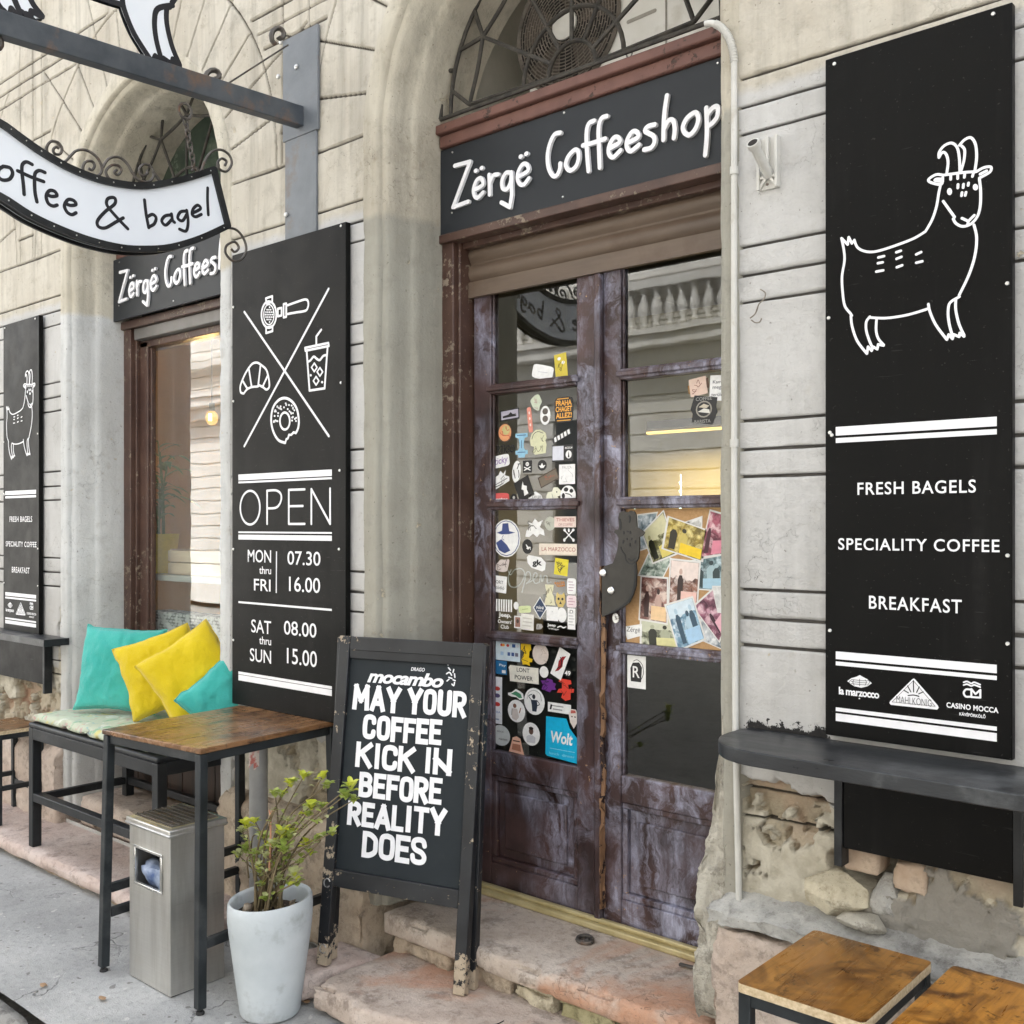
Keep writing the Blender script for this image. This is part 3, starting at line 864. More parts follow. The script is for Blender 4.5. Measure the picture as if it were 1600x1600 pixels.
# ------------------------------------------------------------------ door: frame, transom, shutter, leaves
DX0, DX1 = -2.675, -1.412
fb = bmesh.new()
for x0, x1 in ((DX0, -2.612), (-1.480, DX1)): add_box(fb, x0, x1, .262, .42, .235, 2.60)
for x0, x1 in ((-2.612, -2.600), (-1.492, -1.480)): add_box(fb, x0, x1, .285, .42, .235, 2.60)
add_box(fb, -2.60, -1.492, .30, .42, 2.545, 2.60)
add_box(fb, DX0 + .004, DX1 - .004, .246, .30, 2.565, 2.597)
part('door_frame', fb, M['brown'], building, bevel=.004)
tb = bmesh.new()
add_box(tb, -2.662, -1.422, .240, .40, 2.905, 2.950); add_box(tb, -2.664, -1.420, .222, .40, 2.950, 2.985)
part('transom_bar', tb, M['brick_red'], building, bevel=.006)
sb = bmesh.new()                                                    # shutter slats hanging in front of the leaves
def slats(bm, x0, x1, y, z0, heights):
    z = z0
    for h in heights:
        n = 8; prof = [(y + .012 - .014 * math.sin(math.pi * i / n), z + .003 + (h - .006) * i / n) for i in range(n + 1)]
        A = [bm.verts.new((x0, a, b)) for a, b in prof]; B = [bm.verts.new((x1, a, b)) for a, b in prof]
        for i in range(n): bm.faces.new((A[i], B[i], B[i + 1], A[i + 1]))
        add_box(bm, x0, x1, y + .012, y + .02, z - .003, z + .006)
        z += h
add_box(sb, -2.598, -1.494, .326, .346, 2.372, 2.428)
slats(sb, -2.598, -1.494, .328, 2.428, (.066, .066))
part('roller_shutter', sb, M['shutter'], building, smooth=40)

ZB = [(.742, 1.136), (1.170, 1.602), (1.640, 2.016), (2.052, 2.50)]   # panes of a leaf, bottom to top
PANES = {}
def leaf(x0, x1, gx0, gx1, mat, gm, yf=.345, side=0):
    o = part('door_leaf', bmesh.new(), mat, building)
    bm = bmesh.new(); yb = yf + .045
    add_box(bm, x0, gx0, yf, yb, .245, 2.54); add_box(bm, gx1, x1, yf, yb, .245, 2.54)
    e = .0025
    for z0, z1 in ((.245, .342), (.655, .742)): add_box(bm, gx0, gx1, yf + e, yb - e, z0, z1)
    for a, b in zip(ZB[:-1], ZB[1:]):
        add_box(bm, gx0, gx1, yf - .004, yb - e, a[1], b[0]); add_box(bm, gx0 - .012, gx1 + .012, yf - .012, yf - .0045, a[1] + .010, b[0] - .008)
    add_box(bm, gx0, gx1, yf + e, yb - e, 2.50, 2.54)
    # mouldings round the solid panel
    for z0, z1, a, b in ((.342, .362, gx0, gx1), (.635, .655, gx0, gx1)): add_box(bm, a, b, yf + .008, yb - .006, z0, z1)
    for a, b in ((gx0, gx0 + .02), (gx1 - .02, gx1)): add_box(bm, a, b, yf + .008, yb - .006, .362, .635)
    # glazing beads
    for z0, z1 in ZB:
        add_box(bm, gx0, gx0 + .008, yf + .008, yf + .02, z0, z1); add_box(bm, gx1 - .008, gx1, yf + .008, yf + .02, z0, z1)
    bm.normal_update(); bm.to_mesh(o.data); bm.free()
    bv = o.modifiers.new('bevel', 'BEVEL'); bv.width = .0045; bv.segments = 2; bv.limit_method = 'ANGLE'; shade(o.data, 40)
    pb = bmesh.new(); add_box(pb, gx0 + .02, gx1 - .02, yf + .022, yf + .034, .362, .635)
    add_box(pb, gx0 + .055, gx1 - .055, yf + .012, yf + .0222, .397, .600)
    part('panel', pb, mat, o, bevel=.006)
    for k, (z0, z1) in enumerate(ZB):
        if gm[k] is None: continue
        g = box(gx0 + .0005, gx1 - .0005, yf + .0202, yf + .0245, z0, z1)
        part('pane', g, gm[k], o)
    return o
LX = (-2.588, -2.022, -2.505, -2.116); RX = (-2.008, -1.500, -1.938, -1.553)
leaf_l = leaf(*LX, M['door'], [M['glass_dark'], M['glass'], M['glass'], M['glass']])
leaf_r = leaf(*RX, M['door_pale'], [M['glass_dark'], None, M['glass'], M['glass']])
ab = bmesh.new(); add_box(ab, -2.028, -2.004, .320, .3448, .25, 2.368)
part('astragal', ab, M['door'], leaf_l, bevel=.005)
wb = grid_block(-2.0035, -1.997, .312, .3445, .30, 1.42, .012, .0035, 40, 91, .006)
part('worn_strip', wb, M['worn_edge'], leaf_r, smooth=60)
tb = bmesh.new(); add_box(tb, -2.60, -1.478, .300, .400, .236, .256); add_box(tb, -2.60, -1.478, .318, .338, .256, .270)
part('threshold_bar', tb, M['brass'], building, bevel=.004)
# cork board and dark backing set behind the panes they fill
part('cork_board', box(RX[2] + .001, RX[3] - .001, .366, .382, ZB[1][0] + .001, ZB[1][1] - .001), M['cork'], leaf_r)
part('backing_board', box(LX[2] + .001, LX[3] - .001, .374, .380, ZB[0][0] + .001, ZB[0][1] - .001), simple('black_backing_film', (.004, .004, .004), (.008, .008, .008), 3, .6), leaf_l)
# goat-shaped iron hand plate on the right leaf
hz = lambda x, y: (930 + x / 8, 780 + y / 8)
hf = wallfr(.318)
HP = [(95, 880), (130, 835), (230, 800), (270, 700), (292, 600), (303, 480), (280, 440), (243, 412), (262, 385), (300, 378), (308, 330), (298, 235), (312, 172), (345, 150),
      (385, 152), (415, 165), (450, 145), (498, 150), (522, 195), (530, 290), (533, 352), (585, 378), (628, 420), (600, 455), (562, 472), (566, 600), (552, 735), (520, 790),
      (530, 900), (523, 1080), (490, 1190), (440, 1290), (360, 1355), (250, 1405), (95, 1470)]
hp = bmesh.new(); add_plate(hp, hf, [hf.px(*hz(*p)) for p in HP], 0, .005)
h = part('handle_plate', hp, simple('dark_steel_plate', (.028, .026, .022), (.052, .048, .042), 14, .42, .0004, metal=.35), leaf_r)
he = bmesh.new()
for S, w in (([(318, 250), (330, 300), (328, 380)], .005), ([(425, 215), (440, 205), (448, 250), (440, 290)], .004), ([(330, 600), (350, 650), (385, 700), (395, 760), (430, 800), (480, 808), (520, 770)], .004),
             ([(430, 745), (470, 770), (505, 740)], .004), ([(505, 830), (512, 950), (500, 1080), (470, 1190), (410, 1290), (300, 1370), (190, 1425)], .006),
             ([(370, 410), (372, 430)], .006), ([(410, 400), (430, 405)], .004), ([(450, 410), (452, 425)], .006), ([(365, 520), (360, 545)], .006), ([(515, 520), (512, 545)], .006), ([(445, 560), (448, 580)], .006), ([(410, 490), (412, 505)], .004), ([(470, 490), (466, 508)], .004)):
    add_stroke(he, hf, [hf.px(*hz(*p)) for p in S], w, .0006, 0, base=.005)
part('cut_line', he, M['black'], h)
hb = bmesh.new()
for p in ((115, 920), (215, 1140)):
    add_disc(hb, hf.w(*hf.px(*hz(*p)), .005), (0, -1, 0), .013, .007, 18, dome=.002)
part('button_bolt', hb, M['chrome'], h, smooth=35)
kb = bmesh.new(); p = hf.px(*hz(205, 1490)); add_plate(kb, wallfr(.345), ell(p[0], p[1], .012, .017, 16), 0, .006); add_disc(kb, Vector((p[0], .339, p[1])), (0, -1, 0), .006, .006)
part('lock_cylinder', kb, M['bolt'], leaf_r, smooth=40)

# ------------------------------------------------------------------ fanlight grille over the door / over the window
def fan_grille(cx, y, z0, mat):
    bm = bmesh.new(); C = lambda r, a: Vector((cx + r * math.cos(math.radians(a)), y, z0 + r * math.sin(math.radians(a))))
    rb = .0075
    for r in (.098, .205): add_tube(bm, [C(r, a) for a in range(0, 181, 9)], rb, 6)
    A = [2, 31, 60, 90, 120, 149, 178]
    for a in A:
        add_tube(bm, [C(.098, a), C(.205, a)], rb, 6); add_tube(bm, [C(.205, a), C(.455, a)], rb, 6)
    for a, b in zip(A, A[1:]):                                       # sagging arcs between the nodes
        add_tube(bm, [C(.455 - .02 * math.sin(math.pi * t / 8), a + (b - a) * t / 8) for t in range(9)], rb, 6)
        m = (a + b) / 2
        add_tube(bm, [C(.455, a), C(.548, a + (m - a) * .5)], rb, 6); add_tube(bm, [C(.455, b), C(.548, b + (m - b) * .5)], rb, 6)
        add_tube(bm, [C(.548, a + (m - a) * .5 + (m - a) * t / 6) for t in range(7)], rb, 6)
        add_tube(bm, [C(.548, m), C(.612, m)], rb, 6)
    add_tube(bm, [C(.548, a) for a in range(0, 181, 6)], rb, 6)
    add_tube(bm, [C(.60, a) for a in range(0, 181, 5)], rb * 1.2, 6)
    add_tube(bm, [C(.60, 0), C(.60, 180)], rb, 6)
    return part('fanlight_grille', bm, mat, building, smooth=60)
fan_grille(CX[0] - .005, .245, 3.012, M['grille'])
fan_grille(CX[1], .245, 3.012, M['grille'])
fr_ = bmesh.new()                                                    # dark wooden rim of the fanlights
for cx in CX[:2]:
    for (ra, rb_) in ((.604, .645),):
        n = 48
        V = []
        for i in range(n + 1):
            a = math.pi * i / n
            V.append([fr_.verts.new((cx + r * math.cos(a), yy, SPR + .08 + r * math.sin(a))) for r, yy in ((ra, .30), (rb_, .30), (rb_, .36), (ra, .36))])
        for A, B in zip(V, V[1:]):
            for k in range(4): fr_.faces.new((A[k], A[(k + 1) % 4], B[(k + 1) % 4], B[k]))
part('fanlight_rim', fr_, simple('sooty_fanlight_wood', (.02, .018, .015), (.06, .052, .042), 20, .8, .001, 60), building, smooth=50)
# the little chamber behind the door fanlight, where the outdoor unit sits
ch = bmesh.new(); add_box(ch, -2.70, -1.40, .95, .97, 2.9, 3.75); add_box(ch, -2.72, -2.70, .42, .97, 2.9, 3.75); add_box(ch, -1.40, -1.38, .42, .97, 2.9, 3.75)
add_box(ch, -2.72, -1.38, .36, .97, 2.985, 3.003); add_box(ch, -2.72, -1.38, .36, .97, 3.75, 3.77)
part('fanlight_chamber', ch, simple('dusty_grey_render', (.40, .39, .34), (.50, .48, .43), 5, .9, .001, 40), building)
gp = bmesh.new(); add_box(gp, -4.97, -3.70, .40, .42, 2.97, 3.60)
part('fanlight_pane', gp, simple('dusty_green_glass', (.030, .050, .036), (.07, .095, .07), 4, .25, 0, c3=(.14, .16, .12), c3scale=3), building)

# ------------------------------------------------------------------ the shop window
wf = part('window_frame', bmesh.new(), M['brown'], building)
bm = bmesh.new()
for x0, x1 in ((-4.955, -4.885), (-3.79, -3.72)): add_box(bm, x0, x1, .262, .36, .66, 2.57)
for x0, x1 in ((-4.885, -4.868), (-3.807, -3.79)): add_box(bm, x0, x1, .285, .36, .66, 2.57)
for x0, x1 in ((-4.868, -4.795), (-3.88, -3.807)): add_box(bm, x0, x1, .305, .345, .66, 2.47)
for x0, x1 in ((-4.795, -4.780), (-3.895, -3.88)): add_box(bm, x0, x1, .318, .343, .69, 2.44)
add_box(bm, -4.955, -3.72, .246, .32, 2.535, 2.575); add_box(bm, -4.868, -3.807, .305, .40, 2.44, 2.475)
add_box(bm, -4.795, -3.88, .305, .40, .66, .70)
bm.normal_update(); bm.to_mesh(wf.data); bm.free()
b = wf.modifiers.new('bevel', 'BEVEL'); b.width = .004; b.segments = 2; b.limit_method = 'ANGLE'; shade(wf.data, 40)
part('pane', box(-4.782, -3.893, .334, .339, .70, 2.44), M['glass_win'], wf)
bb = bmesh.new(); add_box(bb, -4.866, -3.809, .27, .33, 2.478, 2.534)
part('blind_box', bb, simple('grey_shutter_box', (.14, .13, .12), (.22, .21, .20), 5, .5), building, bevel=.004)
tb = bmesh.new(); add_box(tb, -4.945, -3.733, .215, .36, 2.885, 2.935); add_box(tb, -4.947, -3.731, .20, .36, 2.935, 2.975)
part('transom_bar', tb, M['brick_red'], building, bevel=.006)
part('window_sill', grid_block(-4.95, -3.72, .10, .36, .60, .66, .03, .004, 8, 12, .006), M['plinth'], building, smooth=50)
npn = bmesh.new()
for i in range(9): add_box(npn, -4.94 + i * .136, -4.94 + i * .136 + .130, .26, .285, .24, .60)
part('niche_shutter', npn, simple('old_dark_boards', (.022, .014, .010), (.06, .036, .025), 9, .7, .001, 60, stretch=(5, 5, .6)), building, bevel=.003)
part('niche_step', grid_block(-4.95, -3.70, .02, .32, .075, .225, .03, .010, 7, 14, .015), M['plinth_pink'], building, smooth=50)

# ------------------------------------------------------------------ rooms behind the glass
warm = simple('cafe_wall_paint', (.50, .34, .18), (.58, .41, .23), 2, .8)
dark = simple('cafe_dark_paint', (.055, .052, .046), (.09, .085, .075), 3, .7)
rb = bmesh.new()
add_box(rb, -6.4, -3.30, 3.2, 3.25, .2, 2.9); add_box(rb, -6.45, -6.4, .45, 3.25, .2, 2.9); add_box(rb, -6.4, -3.30, .45, 3.2, 2.86, 2.9)
part('room_wall', rb, warm, building)
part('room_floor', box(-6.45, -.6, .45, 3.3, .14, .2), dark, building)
rb = bmesh.new(); add_box(rb, -3.30, -3.22, .45, 3.2, .2, 2.9); add_box(rb, -3.22, -.6, 3.0, 3.05, .2, 2.9); add_box(rb, -.65, -.6, .45, 3.0, .2, 2.9); add_box(rb, -3.22, -.65, .45, 3.0, 2.82, 2.9)
part('room_wall', rb, simple('hall_wall_paint', (.27, .25, .20), (.34, .31, .25), 2, .8), building)
# inner lining above/below the openings so no daylight leaks in
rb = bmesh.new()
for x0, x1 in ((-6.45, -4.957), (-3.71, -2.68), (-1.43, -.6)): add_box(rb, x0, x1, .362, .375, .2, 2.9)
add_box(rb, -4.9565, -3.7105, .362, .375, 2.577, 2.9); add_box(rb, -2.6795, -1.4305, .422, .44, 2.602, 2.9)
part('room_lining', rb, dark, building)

# neighbouring openings just outside the picture, closed with boarded shutters
for cx in CX[2:]:
    bm = bmesh.new()
    for i in range(10): add_box(bm, cx - .61 + i * .122, cx - .61 + i * .122 + .118, .30, .33, .12, 2.92)
    add_box(bm, cx - .62, cx + .62, .25, .36, 2.92, 2.99); add_box(bm, cx - .62, cx + .62, .33, .35, 2.99, 3.60)
    part('closed_shutter', bm, M['brown'], building, bevel=.003)
# ================================================================== signs and lettering
def frame_poly(fr, P): return [fr.px(*p) for p in P]
def zoomer(x0, y0, sc): return lambda p: (x0 + p[0] / sc, y0 + p[1] / sc)

# ---- shop signs over the openings
zs_ = zoomer(690, 140, 3.636)
SHOP = [([(85, 437), (172, 413)], 0), ([(172, 413), (122, 545), (75, 672)], 0), ([(75, 672), (162, 640)], 0),
  ([(203, 466), (207, 464)], 0), ([(236, 451), (240, 449)], 0),
  ([(196, 574), (244, 545), (236, 508), (210, 520), (193, 565), (196, 602), (215, 619), (246, 588)], 1),
  ([(280, 488), (282, 540), (283, 600)], 1), ([(283, 535), (303, 493), (332, 486)], 1),
  ([(405, 476), (376, 478), (354, 520), (357, 562), (380, 570), (402, 530), (407, 478)], 1), ([(407, 474), (409, 600), (398, 672)], 0), ([(398, 672), (350, 645)], 0),
  ([(458, 386), (463, 384)], 0), ([(490, 370), (495, 368)], 0),
  ([(444, 500), (502, 464), (492, 428), (468, 432), (446, 472), (442, 512), (455, 540), (478, 543), (506, 508)], 1),
  ([(684, 250), (652, 260), (626, 310), (612, 380), (618, 448), (642, 493), (666, 490), (682, 455), (684, 424)], 1),
  ([(762, 350), (728, 388), (716, 435), (740, 464), (774, 440), (789, 392), (784, 352)], 2),
  ([(877, 182), (846, 200), (833, 258), (838, 380), (845, 467)], 1), ([(949, 156), (918, 170), (902, 228), (905, 350), (909, 448)], 1), ([(813, 322), (862, 310), (940, 284)], 1),
  ([(962, 340), (1021, 305), (1012, 276), (986, 282), (962, 328), (962, 370), (986, 389), (1026, 350)], 1),
  ([(1063, 310), (1127, 274), (1116, 244), (1090, 248), (1064, 294), (1064, 336), (1087, 354), (1131, 318)], 1),
  ([(1221, 204), (1182, 215), (1167, 242), (1212, 268), (1220, 302), (1200, 335), (1161, 346)], 1),
  ([(1290, 40), (1275, 150), (1270, 290)], 1), ([(1272, 232), (1300, 182), (1326, 182), (1335, 228), (1330, 280)], 1),
  ([(1452, 136), (1406, 166), (1382, 214), (1391, 250), (1420, 262), (1453, 226), (1469, 172)], 2),
  ([(1514, 110), (1518, 250), (1508, 377)], 1), ([(1516, 152), (1550, 110), (1578, 105), (1576, 158), (1546, 198), (1520, 214)], 1)]
def shop_sign(dx, label, dz=0.0, w=.0145, ys=.252):
    fr = wallfr(.252); f2 = Fr((dx, ys, dz), (1, 0, 0), (0, 0, 1))
    root = thing('shop_sign', label, 'sign', (-2.05 + dx, ys, 2.596 + dz))
    part('sign_panel', box(-2.668 + dx, -1.420 + dx, ys + .0005, ys + .016, 2.594 + dz, 2.903 + dz), M['signgrey'], root, bevel=.002)
    bm = bmesh.new()
    for P, k in SHOP:
        add_stroke(bm, f2, [fr.px(*zs_(p)) for p in P], w, .010, 0, closed=(k == 2), sm=(k > 0), base=.0005)
    part('lettering', bm, M['white_letter'], root)
    bm = bmesh.new()
    for p in ((62, 357), (697, 132), (1570, -150), (60, 700), (690, 610), (1330, 480)):
        a, b = fr.px(*zs_(p))
        if 2.60 < b < 2.9: add_disc(bm, f2.w(a, b, .0002), (0, -1, 0), .004, .0025, 8)
    part_each('screw', bm, M['bolt'], root)
shop_sign(0, 'long charcoal shop sign with raised white hand lettering above the double door')
shop_sign(CX[1] - CX[0], 'charcoal shop sign with white hand lettering above the shop window', -.022, .0145, .205)

# ---- goat boards
zg = zoomer(1290, 200, 4.324)
GOAT = [([(195, 760), (215, 805), (255, 830), (310, 838), (380, 825), (500, 785), (600, 745), (675, 700)], 1), ([(675, 700), (720, 620), (750, 530), (765, 440), (775, 395)], 1),
  ([(195, 757), (178, 780), (157, 738), (150, 788), (108, 745)], 0),
  ([(108, 745), (125, 830), (128, 900), (112, 1000), (115, 1100), (130, 1200), (170, 1255), (178, 1268)], 1),
  ([(172, 1270), (180, 1340), (215, 1440), (280, 1525)], 1), ([(280, 1525), (287, 1478), (312, 1505), (322, 1478), (350, 1495), (356, 1462), (392, 1470)], 0),
  ([(300, 1275), (276, 1310), (276, 1370), (298, 1440), (318, 1485)], 1), ([(345, 1290), (342, 1370), (358, 1425), (393, 1466)], 1),
  ([(295, 1280), (400, 1285), (520, 1270), (620, 1245), (695, 1220)], 1),
  ([(695, 1190), (705, 1240), (745, 1330), (820, 1430)], 1), ([(820, 1430), (832, 1396), (858, 1425), (866, 1395), (903, 1410), (907, 1385), (936, 1408)], 0),
  ([(905, 1140), (842, 1180), (828, 1240), (835, 1320), (856, 1400)], 1), ([(880, 1160), (880, 1230), (902, 1325), (936, 1400)], 1),
  ([(1003, 655), (1021, 740), (1010, 860), (970, 990), (903, 1130)], 1),
  ([(1040, 345), (1048, 430), (1045, 530), (1025, 600), (980, 650), (925, 665), (882, 645), (863, 615)], 1), ([(863, 615), (872, 602), (840, 558), (795, 495)], 0),
  ([(922, 610), (965, 630)], 0), ([(965, 630), (1005, 590)], 0), ([(965, 630), (960, 655)], 0), ([(790, 320), (860, 310), (940, 300), (1020, 295)], 1),
  ([(790, 318), (745, 316), (695, 350), (722, 372), (783, 380), (792, 335)], 1), ([(790, 345), (750, 345), (740, 355), (785, 362)], 1),
  ([(1020, 295), (1070, 268), (1116, 264), (1110, 298), (1040, 338)], 1), ([(1045, 312), (1088, 290)], 0),
  ([(820, 302), (828, 230), (815, 178), (790, 165), (767, 200)], 1), ([(767, 200), (768, 165), (800, 122), (850, 102), (888, 130), (904, 200), (908, 295)], 1),
  ([(905, 117), (940, 80), (982, 66), (1013, 110), (1021, 200), (1008, 298)], 1), ([(920, 122), (940, 150), (935, 220), (915, 292)], 1),
  ([(895, 382), (894, 405)], 0), ([(932, 380), (930, 403)], 0), ([(966, 372), (964, 388)], 0), ([(922, 437), (919, 458)], 0), ([(949, 435), (944, 456)], 0),
  ([(846, 322), (846, 348)], 0), ([(893, 317), (893, 342)], 0), ([(940, 310), (938, 334)], 0), ([(1000, 302), (993, 328)], 0),
  ([(357, 875), (396, 866)], 0), ([(354, 914), (386, 908)], 0), ([(343, 971), (390, 962)], 0), ([(479, 840), (509, 830)], 0), ([(480, 884), (513, 871)], 0), ([(482, 941), (518, 928)], 0), ([(613, 854), (646, 839)], 0), ([(613, 911), (654, 901)], 0)]
EYES = [(838, 430, 17, 24), (1013, 400, 18, 22)]
def goat_board(dx, dz, label, marks=True):
    fr = wallfr(-.0305); f2 = Fr((dx, -.0305, dz), (1, 0, 0), (0, 0, 1))
    root = thing('menu_board', label, 'sign', (-.866 + dx, -.02, 1.045 + dz), 'goat boards on the piers')
    part('board_panel', box(-1.075 + dx, -.655 + dx, -.03, -.008, 1.046 + dz, 2.667 + dz), M['panel'], root, bevel=.002)
    bm = bmesh.new()
    for P, k in GOAT: add_stroke(bm, f2, [fr.px(*zg(p)) for p in P], .0058, .0008, 0, sm=(k > 0))
    for x, y, rx, ry in EYES:
        add_plate(bm, f2, [fr.px(*zg(q)) for q in ell(x, y, rx, ry, 14)], 0, .001)
    part('goat_drawing', bm, M['white'], root)
    bm = bmesh.new()
    x0, x1 = -1.048, -.686
    zt = zoomer(1290, 1000, 5.333)
    stripes = [((1310, 668), (1310, 680)), ((1310, 684), (1310, 692))]
    for t, b in (((1310, 667), (1310, 680.5)), ((1310, 684.5), (1310, 692)), (zt((108, 96)), zt((108, 160))), (zt((108, 180)), zt((108, 212))), (zt((108, 563)), zt((108, 594))), (zt((108, 612)), zt((108, 676)))):
        za = fr.px(*t)[1]; zb = fr.px(*b)[1]
        add_plate(bm, f2, [(x0, zb), (x1, zb), (x1, za), (x0, za)], 0, .0008)
    part_each('stripe', bm, M['white'], root)
    bm = bmesh.new()
    def tx(s, l, r, bold=.012, space=1.12, dz2=0):
        a0, b0 = fr.px(*l); a1, b1 = fr.px(*r); bm = bmesh.new()
        add_text(bm, f2, s, a0, a1, b0, b1, .001, 0, bold, 0, space); part('lettering', bm, M['white'], root)
    tx('FRESH BAGELS', (1340, 773.5), (1525, 749))
    tx('SPECIALITY COFFEE', (1310, 859), (1562, 843))
    tx('BREAKFAST', (1358, 951), (1503, 937))
    tx('la marzocco', zt((112, 452)), zt((448, 424)), .03, .92); bm = bmesh.new(); add_plate(bm, f2, [fr.px(*zt(q)) for q in ell(282, 487, 6, 6, 10)], 0, .001)
    tx('CASINO MOCCA', zt((1008, 562)), zt((1442, 564)), .03, 1.05); tx('KÁVÉPÖRKÖLŐ', zt((1116, 628)), zt((1334, 618)), .03, 1.0)
    part('emblem', bm, M['white'], root)
    # small roaster emblems: globe lens, crowned triangle, monogram
    bm = bmesh.new()
    q = lambda P: [fr.px(*zt(p)) for p in P]
    add_plate(bm, f2, q([(182, 342), (215, 318), (260, 305), (285, 292), (308, 306), (350, 328), (385, 360), (350, 385), (300, 398), (240, 385), (205, 362)]), 0, .0009)
    part('emblem', bm, M['white'], root); bm = bmesh.new()
    tri = [(735, 320), (748, 330), (935, 545), (943, 565), (930, 580), (545, 540), (533, 524), (540, 508), (722, 328)]
    add_plate(bm, f2, q(tri), 0, .0009)
    part('emblem', bm, M['white'], root); bm = bmesh.new()
    for P in ([(1152, 352), (1180, 345), (1215, 362), (1240, 352), (1288, 372)], [(1152, 375), (1180, 368), (1215, 382), (1240, 374), (1288, 392)]): add_stroke(bm, f2, q(P), .0035, .001)
    add_stroke(bm, f2, q([(1205, 412), (1170, 412), (1152, 440), (1168, 470), (1205, 472)]), .004, .001)
    add_stroke(bm, f2, q([(1215, 475), (1215, 408), (1250, 450), (1290, 415), (1290, 480), (1215, 475)]), .004, .001, sm=False)
    part('emblem', bm, M['white'], root)
    bm = bmesh.new()
    for x in (215, 240, 285, 330, 352): add_stroke(bm, f2, q([(x, 325 + abs(x - 285) * .12), (285 + (x - 285) * 1.25, 350), (x, 382 - abs(x - 285) * .1)]), .0009, .0005, base=.0009)
    for y in (328, 345, 362): add_stroke(bm, f2, q([(215, y), (285, y + 8), (350, y + 12)]), .0009, .0005, base=.0009)
    for P in ([(655, 418), (692, 440)], [(685, 382), (712, 432)], [(733, 338), (735, 432)], [(782, 390), (760, 436)], [(815, 432), (778, 448)]): add_stroke(bm, f2, q(P), .0022, .0006, base=.0009, sm=False)
    add_stroke(bm, f2, q([(690, 462), (735, 458), (778, 468)]), .0025, .0006, base=.0009)
    add_stroke(bm, f2, q([(733, 338), (915, 552), (556, 515), (733, 338)]), .0008, .0005, sm=False, base=.0009)
    a0, b0 = fr.px(*zt((592, 522))); a1, b1 = fr.px(*zt((885, 512))); add_text(bm, f2, 'MAHLKÖNIG', a0, a1, b0, b1 + .008, .0016, 0, -.012)
    part_each('emblem_line', bm, M['ink'], root)
    bm = bmesh.new()
    for p in ((1304, 100), (1552, 22), (1295, 497), (1574, 443), (1297, 676), (1576, 868), (1297, 985), (1578, 1006), (1300, 680)):
        a, b = fr.px(*p); a = min(max(a, -1.066), -.664); add_disc(bm, f2.w(a, b, .0002), (0, -1, 0), .0045, .003, 10)
    part_each('screw', bm, M['bolt'], root)
goat_board(0, 0, 'large black goat menu board above the ledge right of the door')
goat_board(-4.602, -.055, 'distant black goat menu board left of the shop window, seen at a slant')

